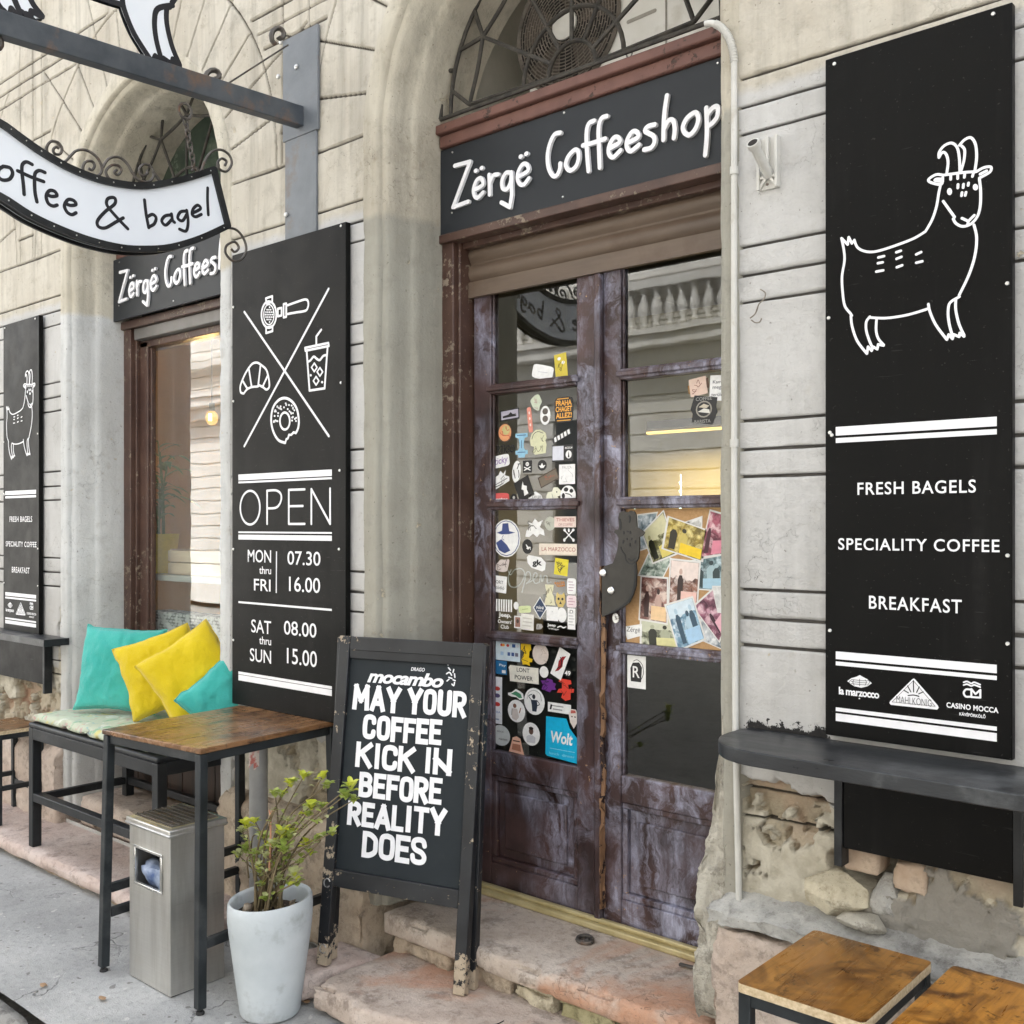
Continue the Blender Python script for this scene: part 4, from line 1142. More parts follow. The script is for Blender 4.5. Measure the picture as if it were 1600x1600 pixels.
# ---- opening-hours board
zi = zoomer(360, 440, 5.714); zo = zoomer(0, 450, 2.3875)
def hours_board():
    fr = wallfr(-.0305)
    root = thing('hours_board', 'tall black opening hours board with coffee icons between window and door', 'sign', (-3.2, -.02, .83))
    part('board_panel', box(-3.556, -2.856, -.03, -.008, .84, 2.622), M['panel'], root, bevel=.002)
    bm = bmesh.new(); q = lambda P: [fr.px(*zi(p)) for p in P]
    S = lambda P, sm=True, closed=False, w=.0085: add_stroke(bm, fr, q(P), w, .0008, 0, closed, sm)
    S([(125, 270), (502, 822), (880, 1380)], False, w=.009); S([(878, 65), (125, 1470)], False, w=.009)
    part('crossing_line', bm, M['white'], root); bm = bmesh.new()
    S(ell(345, 295, 66, 118, 26), closed=True); S(ell(345, 295, 46, 90, 22), closed=True, w=.005)
    for i in range(-2, 3):
        for j in range(-3, 4):
            if (i * 16 / 36) ** 2 + (j * 22 / 72) ** 2 < 1: add_plate(bm, fr, q(ell(345 + i * 16 + (j % 2) * 6, 295 + j * 22, 6, 8, 8)), 0, .001)
    S([(318, 150), (375, 130), (374, 180), (322, 196), (318, 150)], False); S([(320, 412), (377, 398), (377, 442), (320, 460), (320, 412)], False)
    S([(425, 242), (458, 235), (458, 302), (425, 310), (425, 242)], False); S([(476, 202), (500, 196), (500, 314), (476, 320), (476, 202)], False)
    S([(510, 212), (600, 180), (665, 160), (692, 172), (697, 212), (682, 252), (650, 266), (590, 275), (510, 290)])
    part('portafilter_icon', bm, M['white'], root); bm = bmesh.new()
    S([(120, 1000), (95, 990), (88, 950), (98, 905), (130, 830), (165, 772), (200, 732), (240, 724), (275, 744), (318, 782), (337, 835), (348, 900), (346, 945), (322, 964), (295, 945), (258, 926), (245, 936), (192, 942), (150, 962), (120, 1000)])
    S([(165, 772), (190, 935)], False); S([(270, 748), (250, 922)], False); S([(110, 885), (152, 955)], False); S([(335, 838), (292, 930)], False)
    part('croissant_icon', bm, M['white'], root); bm = bmesh.new()
    S([(668, 592), (875, 548), (880, 575), (672, 617), (668, 592)], False); S([(682, 622), (708, 973), (842, 953), (868, 592)], False)
    S([(768, 558), (768, 490)], False); S([(768, 490), (812, 430)], False)
    S([(692, 716), (715, 704), (745, 670), (775, 692), (800, 700), (830, 664), (862, 655)])
    for cx, cy in ((750, 766), (800, 806), (766, 886)): S([(cx, cy - 38), (cx + 25, cy), (cx, cy + 38), (cx - 25, cy), (cx, cy - 38)], False, w=.006)
    for x, y in ((718, 836), (820, 898)): add_plate(bm, fr, q(ell(x, y, 9, 11, 10)), 0, .001)
    part('cup_icon', bm, M['white'], root); bm = bmesh.new()
    S([(490, 1440), (430, 1415), (385, 1340), (365, 1240), (380, 1130), (430, 1060), (490, 1040), (550, 1070), (595, 1140), (612, 1240), (605, 1310), (585, 1352)], w=.010)
    S([(585, 1352), (565, 1346), (545, 1368), (524, 1368), (515, 1400), (500, 1408), (490, 1440)], False)
    S(ell(487, 1245, 44, 76, 20), closed=True)
    rnd = random.Random(5)
    for k in range(40):
        a = rnd.uniform(175, 365); r = rnd.uniform(.52, .86)
        x = 487 + 122 * r * math.cos(math.radians(a)); y = 1240 + 195 * r * math.sin(math.radians(a))
        add_plate(bm, fr, q(ell(x, y, 7, 9, 8)), 0, .001)
    part('doughnut_icon', bm, M['white'], root)
    bm = bmesh.new(); z = lambda p: fr.px(*zo(p))
    x0, x1 = z((890, 700))[0], z((1238, 700))[0]
    for t, b in ((696, 718), (722, 729), (908, 914), (920, 938), (1168, 1175), (1430, 1440), (1442, 1463)):
        za, zb = z((890, t))[1], z((890, b))[1]; add_plate(bm, fr, [(x0, zb), (x1, zb), (x1, za), (x0, za)], 0, .0008)
    add_stroke(bm, fr, [z((1032, 985)), z((1031, 1135))], .0055, .0008, sm=False, square=True)
    part_each('stripe', bm, M['white'], root)
    bm = bmesh.new()
    w = .0085                                                        # thin geometric capitals of the word OPEN
    L = lambda P, sm=False, closed=False: add_stroke(bm, fr, [z(p) for p in P], w, .0009, 0, closed, sm)
    za, zb = z((895, 758))[1] - .002, z((893, 886))[1] + .006
    X = lambda u: z((u, 800))[0]
    R = lambda P, sm=False, closed=False: add_stroke(bm, fr, [(X(u), zb + (za - zb) * t) for u, t in P], w, .0009, 0, closed, sm)
    o0, o1 = X(897), X(970); oc = (o0 + o1) / 2
    add_stroke(bm, fr, ell(oc, (za + zb) / 2, (o1 - o0) / 2, (za - zb) / 2 + .002, 30), w, .0009, 0, True)
    R([(997, 0), (997, 1)]); R([(997, 1), (1030, 1), (1047, .90), (1050, .74), (1043, .58), (1028, .48), (997, .47)], True)
    R([(1078, 0), (1078, 1)]); R([(1078, 1), (1137, 1)]); R([(1078, .52), (1130, .52)]); R([(1078, 0), (1137, 0)])
    R([(1162, 0), (1162, 1)]); R([(1162, 1), (1232, 0)]); R([(1232, 0), (1232, 1)])
    def tx(s, l, r, bold=.006, space=1.0):
        bm = bmesh.new(); a0, b0 = z(l); a1, b1 = z(r); add_text(bm, fr, s, a0, a1, b0, b1, .0009, 0, bold, 0, space); part('lettering', bm, M['white'], root)
    part('lettering', bm, M['white'], root)
    tx('MON', (925, 1022), (1012, 978)); tx('thru', (968, 1066), (1012, 1040), .01); tx('FRI', (948, 1128), (1010, 1088))
    tx('07.30', (1073, 1032), (1196, 984)); tx('16.00', (1079, 1131), (1195, 1082))
    tx('SAT', (938, 1284), (1012, 1243)); tx('thru', (968, 1328), (1012, 1304), .01); tx('SUN', (933, 1391), (1012, 1353))
    tx('08.00', (1060, 1292), (1181, 1252)); tx('15.00', (1071, 1400), (1183, 1356))
    bm = bmesh.new()
    for p in ((365, 480), (365, 627), (365, 858), (365, 1000), (533, 353), (533, 598), (531, 735), (530, 858)):
        a, b = fr.px(*p); a = min(max(a, -3.545), -2.866); add_disc(bm, fr.w(a, b, .0002), (0, -1, 0), .005, .003, 8)
    part_each('screw', bm, M['bolt'], root)
hours_board()

# ---- bracket with beam and goat figure, hanging banner sign
BX = -3.14
def bracket():
    root = thing('sign_bracket', 'grey steel wall bracket with a long projecting beam carrying a white goat cutout', 'sign bracket', (BX, 0, 3.0))
    bm = bmesh.new(); add_box(bm, -3.246, -3.036, -.014, -.002, 3.0, 3.385); add_box(bm, -3.235, -3.047, -.0115, -.002, 2.60, 3.0)
    part('wall_plate', bm, M['plate'], root, bevel=.002)
    bm = bmesh.new()
    for u, v in ((436, 120), (464, 105), (448, 336), (440, 66)):
        p = PY(u, v, -.014); add_disc(bm, p, (0, -1, 0), .010, .008, 6, dome=.003)
    part_each('bolt', bm, M['bolt'], root)
    bm = bmesh.new()
    add_bar(bm, (BX, -.013, 3.068), (BX, -1.22, 3.015), .045, .074)
    part('beam', bm, M['beam'], root, bevel=.003)
    fr = sidefr(BX); z = zoomer(0, 0, 3.2)
    bm = bmesh.new()
    w3 = lambda P: [fr.w(*fr.px(*z(p))) for p in P]
    def curl(cx, cy, rx, ry):
        P = [(cx + rx * (1 - t / 15) * math.cos(2 + t * .55), cy + ry * (1 - t / 15) * math.sin(2 + t * .55)) for t in range(13)]
        add_tube(bm, w3(P), .0095, 6)
    curl(1072, 382, 50, 46); curl(1396, 176, 46, 52)
    add_tube(bm, w3([(1105, 440), (1440, 225)]), .0035, 6)
    curl(-20, 225, 50, 60)
    part_each('scroll', bm, M['iron'], root, smooth=60)
    # goat cutout standing on the beam
    A = fr.px(22, 33); B = fr.px(262, 112)
    # map goat drawing: hind hooves (280,1525) -> A, front hooves (860,1425) -> B
    sc = (B[0] - A[0]) / (875 - 285)
    def m(p):
        a = A[0] + (p[0] - 300) * sc; zbeam = 3.104 + a * .0434
        return (a, zbeam + (1500 - p[1] - max(0, min(1, (p[0] - 400) / 300)) * 85) * sc * .86 + .002)
    body = [(108, 745), (125, 830), (128, 900), (112, 1000), (115, 1100), (130, 1200), (172, 1260), (180, 1340), (215, 1440), (275, 1515), (318, 1500), (355, 1495), (398, 1470), (358, 1425), (342, 1370), (345, 1290), (400, 1285), (520, 1270), (620, 1245), (695, 1215),
            (705, 1240), (745, 1330), (815, 1425), (860, 1422), (905, 1412), (942, 1405), (902, 1325), (882, 1230), (890, 1150), (970, 990), (1010, 860), (1021, 740), (1003, 655), (1035, 590), (1048, 430), (1040, 340), (1110, 298), (1116, 264), (1070, 268), (1020, 292), (1021, 200), (1013, 110), (982, 66), (940, 80), (905, 117), (888, 130), (850, 102), (800, 122), (767, 170), (767, 200), (790, 165), (815, 178), (828, 230), (820, 302), (790, 318), (745, 316), (695, 350), (722, 372), (780, 382), (765, 440), (750, 530), (720, 620), (675, 700), (600, 745), (500, 785), (380, 825), (310, 838), (255, 830), (215, 805), (195, 757), (157, 738)]
    bm = bmesh.new(); add_plate(bm, fr, [m(p) for p in body], -.008, .008)
    g = part('goat_cutout', bm, M['signwhite'], root)
    bm = bmesh.new()
    for f in (fr, Fr((BX, 0, 0), (0, -1, 0), (0, 0, 1))):
        sg = 1 if f is fr else -1
        for P, k in GOAT: add_stroke(bm, f, [(m(p)[0] * sg, m(p)[1]) for p in P], .018, .001, 0, sm=(k > 0), base=.008)
    for h in ([(258, 1500), (290, 1530)], [(300, 1500), (325, 1520)], [(338, 1485), (365, 1505)], [(815, 1425), (835, 1440)], [(850, 1420), (872, 1437)], [(895, 1408), (925, 1422)]):
        add_stroke(bm, fr, [m(p) for p in h], .022, .006, 0, base=.006)
    part('outline', bm, M['ink'], g)
bracket()
def banner():
    fr = sidefr(BX + .022); z = zoomer(0, 0, 3.2)
    root = thing('hanging_sign', 'white crescent banner sign with black lettering hanging from the bracket beam on a chain', 'sign', (BX, -.77, 2.45))
    q = lambda P: [fr.px(*z(p)) for p in P]
    top = q([(-5, 617), (100, 690), (200, 760), (330, 835), (450, 885), (560, 915), (700, 932), (820, 918), (950, 887), (1065, 850)])
    bot = q([(-5, 983), (150, 1080), (300, 1150), (450, 1205), (600, 1240), (720, 1247), (850, 1237), (1000, 1192), (1135, 1130)])
    # beyond the picture's edge: the same swag mirrored about its middle
    mid = -.83
    def mirror(P):
        P = sorted(P); ext = [(2 * mid - a, b) for a, b in P[::-1] if 2 * mid - a < P[0][0] - .03]
        return ext + P
    top, bot = mirror(top), mirror(bot)
    sm_t, sm_b = smooth_pts(top, 4), smooth_pts(bot, 4)
    def lerp_poly(d):
        t = [(a + (d if a < mid else -d) * (1 if i in (0, len(sm_t) - 1) else 0), b - d) for i, (a, b) in enumerate(sm_t)]
        return t
    outer = sm_t + sm_b[::-1]
    bm = bmesh.new(); add_plate(bm, fr, outer, -.040, -.004)
    part('light_box', bm, M['black'], root)
    bm = bmesh.new(); add_plate(bm, fr, outer, -.0035, .0); b2 = fr
    add_plate(bm, fr, outer, -.0442, -.0406)
    part('sign_face', bm, M['signwhite'], root)
    bm = bmesh.new()
    for base in (.0004, -.0546):
        add_stroke(bm, fr, outer, .021, .010, 0, closed=True, sm=False, base=base)
    part('border', bm, M['black'], root)
    bm = bmesh.new()
    for k, (a, b) in enumerate(outer):
        if k % 3 == 1: add_disc(bm, fr.w(a, b, .0106), (1, 0, 0), .0024, .0015, 8)
    part_each('rivet', bm, M['bolt'], root)
    z4 = zoomer(0, 0, 4.0); q4 = lambda P: [fr.px(*z4(p)) for p in P]
    T = [([(-62, 960), (-95, 955), (-125, 1000), (-105, 1055), (-62, 1058)], 1), ([(20, 1040), (-8, 1060), (-14, 1100), (15, 1125), (58, 1120), (78, 1085), (62, 1050), (20, 1040)], 1),
      ([(200, 1028), (165, 1012), (140, 1028), (136, 1070), (145, 1150), (150, 1215)], 1), ([(280, 1078), (245, 1066), (220, 1082), (215, 1120), (218, 1200), (230, 1262)], 1), ([(110, 1068), (190, 1105), (272, 1135)], 1),
      ([(292, 1216), (322, 1228), (355, 1222), (340, 1196), (308, 1192), (288, 1225), (300, 1270), (330, 1288), (356, 1282)], 1), ([(408, 1272), (440, 1284), (474, 1278), (460, 1254), (425, 1248), (402, 1285), (418, 1325), (448, 1342), (474, 1330)], 1),
      ([(798, 1430), (740, 1370), (672, 1290), (668, 1250), (690, 1235), (718, 1240), (716, 1275), (660, 1320), (618, 1365), (606, 1395), (620, 1420), (660, 1424), (720, 1390), (770, 1362)], 1)]
    L3 = [([(722, 1000), (730, 1070), (743, 1138)], 1), ([(735, 1085), (762, 1072), (780, 1090), (770, 1120), (743, 1135)], 1), ([(857, 1075), (825, 1080), (808, 1105), (828, 1126), (858, 1098)], 1), ([(857, 1070), (862, 1100), (872, 1112)], 1),
      ([(932, 1056), (902, 1060), (888, 1090), (912, 1104), (935, 1068)], 1), ([(933, 1052), (940, 1110), (930, 1155), (897, 1146)], 1), ([(962, 1066), (1002, 1044), (988, 1026), (966, 1044), (960, 1072), (978, 1084), (1006, 1072)], 1), ([(1038, 940), (1037, 1000), (1041, 1074)], 1)]
    bm = bmesh.new()
    for P, k in T: add_stroke(bm, fr, q4(P), .0105, .001, 0, base=.0001)
    for P, k in L3: add_stroke(bm, fr, q(P), .0105, .001, 0, base=.0001)
    part('lettering', bm, M['ink'], root)
    # wrought curls along the top and end
    bm = bmesh.new(); w3 = lambda P: [fr.w(a, b, -.02) for a, b in smooth_pts(q(P), 5)]
    for P in ([(310, 735), (295, 727), (281, 742), (290, 762), (315, 762), (325, 735), (305, 705), (270, 700), (248, 730), (260, 770), (300, 800), (340, 800), (370, 770), (400, 745), (450, 745), (500, 780), (525, 830), (515, 865), (480, 875), (440, 865), (430, 830), (445, 802), (475, 800), (488, 822), (475, 843), (458, 835)],
              [(600, 842), (588, 855), (605, 868), (622, 845), (608, 822), (572, 820), (545, 850), (560, 885), (590, 897)],
              [(530, 830), (560, 786), (610, 780), (650, 810), (680, 860), (710, 895), (760, 902), (785, 870), (770, 826), (735, 815), (712, 840), (725, 870), (752, 862), (752, 842)],
              [(1018, 872), (1040, 800), (1075, 752), (1120, 742), (1160, 766), (1175, 810), (1150, 850), (1115, 840), (1105, 806), (1125, 786), (1148, 800), (1140, 822)],
              [(1130, 1135), (1190, 1140), (1230, 1180), (1248, 1240), (1225, 1290), (1180, 1300), (1145, 1262), (1150, 1222), (1190, 1205), (1210, 1234), (1190, 1255), (1172, 1240)],
              [(990, 870), (1000, 850), (985, 838), (975, 850)]):
        add_tube(bm, w3(P), .0045, 6)
    o1, o2 = q([(780, 850), (820, 905)]); add_tube(bm, [fr.w(*o1, -.02), fr.w(*o2, -.02)], .0055, 6)
    part_each('scroll', bm, M['iron'], root, smooth=60)
    # chain and ring
    bm = bmesh.new(); a = q([(942, 548), (985, 822)])
    add_tube(bm, [fr.w(a[0][0] + .024 * math.cos(t), a[0][1] + .026 * math.sin(t), -.02) for t in np.linspace(0, 6.283, 16)[:-1]], .005, 6, True)
    n = 8; s0 = Vector(a[0]) - Vector((0, .026)); s1 = Vector(a[1])
    for sgn in (0, 2 * mid):
        if sgn:
            part('chain', bm, M['iron'], root, smooth=60); bm = bmesh.new()
        for i in range(n):
            c = s0.lerp(s1, (i + .5) / n); hl = (s0 - s1).length / n * .72; hw = .0085
            P = []
            for t in np.linspace(0, 6.283, 13)[:-1]:
                da, db = hw * math.cos(t), hl * math.sin(t)
                aa = c.x + (da if i % 2 == 0 else 0); dn = 0 if i % 2 == 0 else da
                if sgn: aa = sgn - aa
                P.append(fr.w(aa, c.y + db, -.02 + dn))
            add_tube(bm, P, .0034, 6, True)
    add_tube(bm, [fr.w(2 * mid - a[0][0] + .024 * math.cos(t), a[0][1] + .026 * math.sin(t), -.02) for t in np.linspace(0, 6.283, 16)[:-1]], .005, 6, True)
    part('chain', bm, M['iron'], root, smooth=60)
banner()
# ================================================================== steps, furniture and other things in front of the house
rnd = random.Random(11)
def bx(bm, *a, **k): add_box(bm, *a, **k)
def one(name, bm, mats, label, cat, group=None, **kw):
    o = obj(name, bm, mats, None, **kw); recentre(o)
    return tag(o, label, cat, group)

# ---- stone steps
def worn_front(P):
    P = P.copy(); P[:, 2] -= (P[:, 2] > .04) * np.exp(-np.abs(P[:, 1] + .315) / .02) * .008 * fbm(P, 6, 3, 8); return P
one('stone_step', grid_block(-9.5, -3.36, -.318, .06, .022, .083, .018, .004, 10, 101, .007, worn_front), M['step_pale'], 'long low pink stone step under the bench', 'step', smooth=50)
one('step_base', grid_block(-9.5, -3.40, -.285, .05, -.02, .0215, .04, .010, 8, 102, .01), M['plinth'], 'rough footing course below the long pink step', 'step', smooth=50)
def slab_shape(P):
    P = P.copy(); k = np.clip((P[:, 0] + 2.68) / .75, 0, 1)          # the front edge runs askew and is broken
    fr_ = -.365 + .06 * np.sin(k * 9) * .4 + .235 * np.clip(k - .35, 0, 1) + (fbm(P, 7, 3, 55) - .5) * .05
    t = (P[:, 1] + .37) / .42
    P[:, 1] = fr_ + (P[:, 1] + .37) * (.05 - fr_) / .42
    P[:, 0] += (fbm(P, 6, 3, 56) - .5) * .03
    return P
one('stone_slab', grid_block(-2.645, -1.30, -.37, .05, .012, .100, .011, .004, 12, 103, .007, slab_shape), M['step'], 'broken pink and orange stone slab under the chalkboard', 'step', smooth=50)
def slab_end(P):
    P = P.copy(); P[:, 0] += (fbm(P, 6, 3, 57) - .5) * .03 + (P[:, 1] + .2) * .25; P[:, 1] += (fbm(P, 6, 3, 58) - .5) * .03; return P
one('stone_slab', grid_block(-2.88, -2.672, -.335, -.05, .012, .094, .011, .004, 12, 104, .007, slab_end), M['step_pale'], 'small cracked-off end of the slab beside the planter', 'step', smooth=50)
def tread(P):
    P = P.copy(); top = P[:, 2] > .2
    P[:, 2] -= top * np.exp(-((P[:, 0] + 2.0) / .35) ** 2) * np.exp(-np.abs(P[:, 1] + .03) / .10) * .010
    return P
one('door_step', grid_block(-2.655, -1.40, -.040, .33, .160, .236, .012, .003, 11, 105, .007, tread), M['step_door'], 'worn red stone doorstep below the double door', 'step', smooth=50)
for k, (x0, x1, m, lab) in enumerate(((-2.64, -2.36, 'plinth', 'pale riser stone at the left end under the doorstep'), (-2.345, -2.10, 'plinth', 'broad beige riser stone right of the chalkboard foot'), (-2.09, -1.93, 'rubble', 'cream riser stone in the middle under the doorstep'),
                                    (-1.92, -1.70, 'mossy', 'long mossy yellow riser stone under the doorstep'), (-1.69, -1.60, 'mossy', 'small green mossy riser stone under the doorstep'), (-1.59, -1.41, 'plinth', 'brown riser stone at the right end under the doorstep'))):
    one('riser_stone', grid_block(x0, x1, -.012 + .006 * (k % 2), .12, .085, .1585, .010, .004, 13, 110 + k, .007, None, .005), M[m], lab, 'stone', 'riser stones under the doorstep', smooth=50)
# iron catch set in the tread
bm = bmesh.new(); p = PZ(914, 1470, .240)
add_tube(bm, [p + Vector((.026 * math.cos(t), .020 * math.sin(t), .004 + .004 * math.sin(t))) for t in np.linspace(0, 6.283, 18)[:-1]], .007, 6, True); add_disc(bm, p + Vector((.006, .004, 0)), (0, 0, 1), .009, .007)
one('iron_catch', bm, M['iron'], 'rusty iron floor catch on the doorstep', 'floor catch', smooth=60)
bm = bmesh.new(); p = PZ(1075, 1513, .240); add_bar(bm, p + Vector((-.03, 0, .004)), p + Vector((.03, .01, .004)), .012, .008)
one('iron_cleat', bm, M['iron'], 'small rusty cleat on the doorstep near the right jamb', 'floor catch', bevel=.002)

# ---- loose stones in the hole of the wall
for (u, v, y, s, sq, lab, m, sd) in ((1305, 1393, .0, (.085, .06, .052), 0, 'large loose cream stone in the wall hole', 'rubble', 3), (1388, 1398, .03, (.035, .035, .050), 1, 'small pointed grey stone standing in the wall hole', 'cement', 4),
                                  (1345, 1440, -.03, (.06, .03, .018), 0, 'flat mortar lump lying below the wall hole', 'mortar', 6)):
    c = PY(u, v, y)
    def sh2(P, c=c, s=s, sd=sd):
        rs = np.random.RandomState(sd); u_ = (P - np.array(c)) / np.array(s); u_ = u_ * (.93 + .14 * fbm(P, 30, 3, sd)[:, None])
        for _ in range(16):
            nv = rs.normal(size=3); nv /= np.linalg.norm(nv); e_ = np.clip(u_ @ nv - rs.uniform(.72, 1.0), 0, None); u_ = u_ - e_[:, None] * nv
        return np.array(c) + u_ * np.array(s)
        r = np.linalg.norm(u_, axis=1, keepdims=True); m_ = np.abs(u_).max(1, keepdims=True)
        k = .80 + .20 * (m_ / np.maximum(r, 1e-6)); return np.array(c) + u_ * k * np.array(s) * (.72 + .5 * fbm(P, 9, 4, sd)[:, None])
    one('loose_stone', grid_block(c.x - s[0], c.x + s[0], c.y - s[1], c.y + s[1], c.z - s[2], c.z + s[2], .006, .002, 22, 120 + sd, .003, sh2), M[m], lab, 'stone', smooth=30)
for k, (u, v, w, h, lab) in enumerate(((1345, 1345, .155, .062, 'left pink brick under the black ledge board'), (1420, 1372, .135, .075, 'right pink brick under the black ledge board'))):
    c = PY(u, v, .0); one('wall_brick', grid_block(c.x - w / 2 * .58, c.x + w / 2 * .58, -.004, .09, c.z - h / 2, c.z + h / 2, .008, .003, 12, 130 + k, .006, None, .003), simple('weathered_pink_brick_%d' % k, (.38, .28, .20), (.49, .39, .30), 14, .9, .004, 60, c3=(.30, .24, .18), c3scale=25), lab, 'brick', 'pink bricks laid bare in the wall', smooth=50)

# ---- ledges on the piers
def ledge(x0, x1, z, depth, label, board=True):
    root = thing('wall_ledge', label, 'ledge', ((x0 + x1) / 2, -.1, z - .04))
    fr = Fr((0, 0, z), (1, 0, 0), (0, 1, 0))
    r = depth * .62
    P = [(x0 + r * (1 - math.cos(math.radians(a))) , -depth + r * (1 - math.sin(math.radians(a)))) for a in range(90, -1, -10)]
    P = [(x1, -.004), (x1, -depth)] + P + [(x0, -.03), (x0 + .01, -.004)]
    bm = bmesh.new(); add_plate(bm, fr, P, -.034, 0)
    part('ledge_top', bm, M['ledge'], root, bevel=.004)
    bm = bmesh.new()
    for x in (x0 + .255, x1 - .2):
        add_box(bm, x, x + .02, -.045, -.004, z - .29, z - .035)
    part_each('bracket', bm, M['black'], root, bevel=.002)
    bm = bmesh.new(); add_box(bm, x0 + .276, x1 - .2005, -.040, -.02, z - .245, z - .036)
    part('apron_board', bm, M['panel'], root, bevel=.002)
M['ledge'] = simple('worn_black_ledge', (.013, .0145, .017), (.028, .031, .034), 5, .36, .0006, 70, c3=(.085, .09, .092), c3scale=6, stretch=(1, 3, 3))
ledge(-1.302, -.45, 1.031, .258, 'worn black wall ledge with a rounded end below the large goat board')
ledge(-6.1, -4.985, .995, .13, 'small black wall ledge below the distant goat board at the left edge')
# overpainted black smear on the wall above the ledge

# ---- conduit, flag holder, standpipe
bm = bmesh.new()
P = [Vector((-1.312, -.019, .585)), Vector((-1.322, -.019, 1.0)), Vector((-1.326, -.019, 1.7)), Vector((-1.326, -.019, 2.74))]
add_tube(bm, P, .0082, 10)
root = thing('conduit', 'white plastic conduit running down beside the right door jamb', 'pipe', (-1.312, -.019, .585))
part('pipe', bm, M['pvc'], root, smooth=60)
bm = bmesh.new(); C = []
for i in range(27):
    t = i / 26; a = t * math.radians(105)
    C.append(Vector((-1.326 - .062 * (1 - math.cos(a)), -.019 - .012 * t, 2.74 + .085 * math.sin(a) + .035 * t)))
add_tube(bm, C, .0085, 10)
for i in range(0, 20): add_tube(bm, [C[i], C[i] + (C[i + 1] - C[i]) * .45], .0106, 10)
part('flexible_elbow', bm, M['pvc'], root, smooth=60)
bm = bmesh.new()
for z in (.95, 1.75, 2.45): add_tube(bm, [Vector((-1.326, -.019, z)), Vector((-1.326, -.019, z + .02))], .0112, 10)
part_each('clip', bm, M['pvc'], root, smooth=60)
bm = bmesh.new(); p = PY(1136, 1528, -.02)
add_tube(bm, [p + Vector((.02, .09, .012)), p + Vector((-.004, .0, .003)), p + Vector((-.018, -.035, 0))], .011, 10)
one('drain_stub', bm, M['pvc'], 'short white pipe stub poking out at the foot of the right jamb', 'pipe', smooth=60)
fh = thing('flag_holder', 'cream metal flagpole holder screwed to the right pier', 'bracket', (-1.235, -.01, 2.40))
bm = bmesh.new()
x0, x1, z0, z1 = -1.262, -1.205, 2.395, 2.525
add_box(bm, x0, x1, -.010, .0, z0, z1); add_box(bm, x0, x0 + .008, -.022, -.010, z0, z1); add_box(bm, x1 - .008, x1, -.022, -.010, z0, z1); add_box(bm, -1.238, -1.230, -.020, -.010, z0 + .03, z1); add_bar(bm, (x0 + .004, -.014, z0 + .03), (x1 - .004, -.014, z0 + .03), .008, .008)
add_bar(bm, (x0 + .004, -.014, z0 + .004), ((x0 + x1) / 2, -.014, z0 + .034), .007, .008); add_bar(bm, (x1 - .004, -.014, z0 + .004), ((x0 + x1) / 2, -.014, z0 + .034), .007, .008)
part('back_plate', bm, M['pvc'], fh, bevel=.0015)
bm = bmesh.new(); a = Vector((-1.232, -.012, 2.428)); b = Vector((-1.232, -.095, 2.487))
pts = [a, a.lerp(b, .5), b]; add_tube(bm, pts, .0125, 12); add_tube(bm, [b - (b - a).normalized() * .012, b + (b - a).normalized() * .002], .0165, 12)
part('socket', bm, M['pvc'], fh, smooth=50)
bm = bmesh.new(); d_ = (b - a).normalized(); add_disc(bm, b + d_ * .0021, d_, .0125, .0006, 14); part('dark_bore_disc', bm, flat((40, 36, 32), .9), fh)  # dark disc on the capped end paints the shade of the hollow
bm = bmesh.new(); add_disc(bm, (-1.233, -.0185, 2.405), (0, -1, 0), .004, .003, 8); part('screw', bm, M['iron'], fh)
# thin added curls in place of a torn plaster patch lower on the same pier
bm = bmesh.new(); p = PY(1185, 470, -.012)
add_tube(bm, smooth_pts([tuple(PY(*q, -.012)) for q in ((1188, 452), (1196, 458), (1193, 468), (1186, 475), (1180, 490), (1172, 497))], 4), .0018, 6)
add_tube(bm, smooth_pts([tuple(PY(*q, -.014)) for q in ((1174, 500), (1180, 504), (1187, 503), (1190, 497))], 4), .0018, 6)
one('plaster_curl', bm, simple('torn_plaster_brown', (.16, .13, .10), (.34, .31, .26), 40, .8), 'thin added curls for the torn plaster in the right pier below the flag holder', 'plaster patch', smooth=60)
sp = thing('standpipe', 'grey standpipe behind the bar table with a torn red sticker', 'pipe', (-3.25, -.12, .02))
bm = bmesh.new(); add_tube(bm, [Vector((-3.25, -.12, .02)), Vector((-3.25, -.12, .45)), Vector((-3.25, -.12, .80))], .034, 18)
part('pipe', bm, simple('galvanised_pipe', (.26, .26, .255), (.38, .38, .37), 7, .55, .0005, 80, metal=.25), sp, smooth=60)
bm = bmesh.new()
for i in range(7):
    a0 = math.radians(-150 + i * 17); a1 = math.radians(-150 + (i + 1) * 17); r = .0348
    zb = .655 + .012 * math.sin(i * 2.1); zt = .77 + .01 * math.cos(i * 1.7)
    bm.faces.new([bm.verts.new((-3.25 + r * math.cos(a), -.12 + r * math.sin(a), z)) for a, z in ((a0, zb), (a1, zb + .006), (a1, zt), (a0, zt))])
part('torn_sticker', bm, simple('torn_red_print', (.45, .12, .10), (.62, .55, .50), 30, .6, lo=.45, hi=.55), sp)

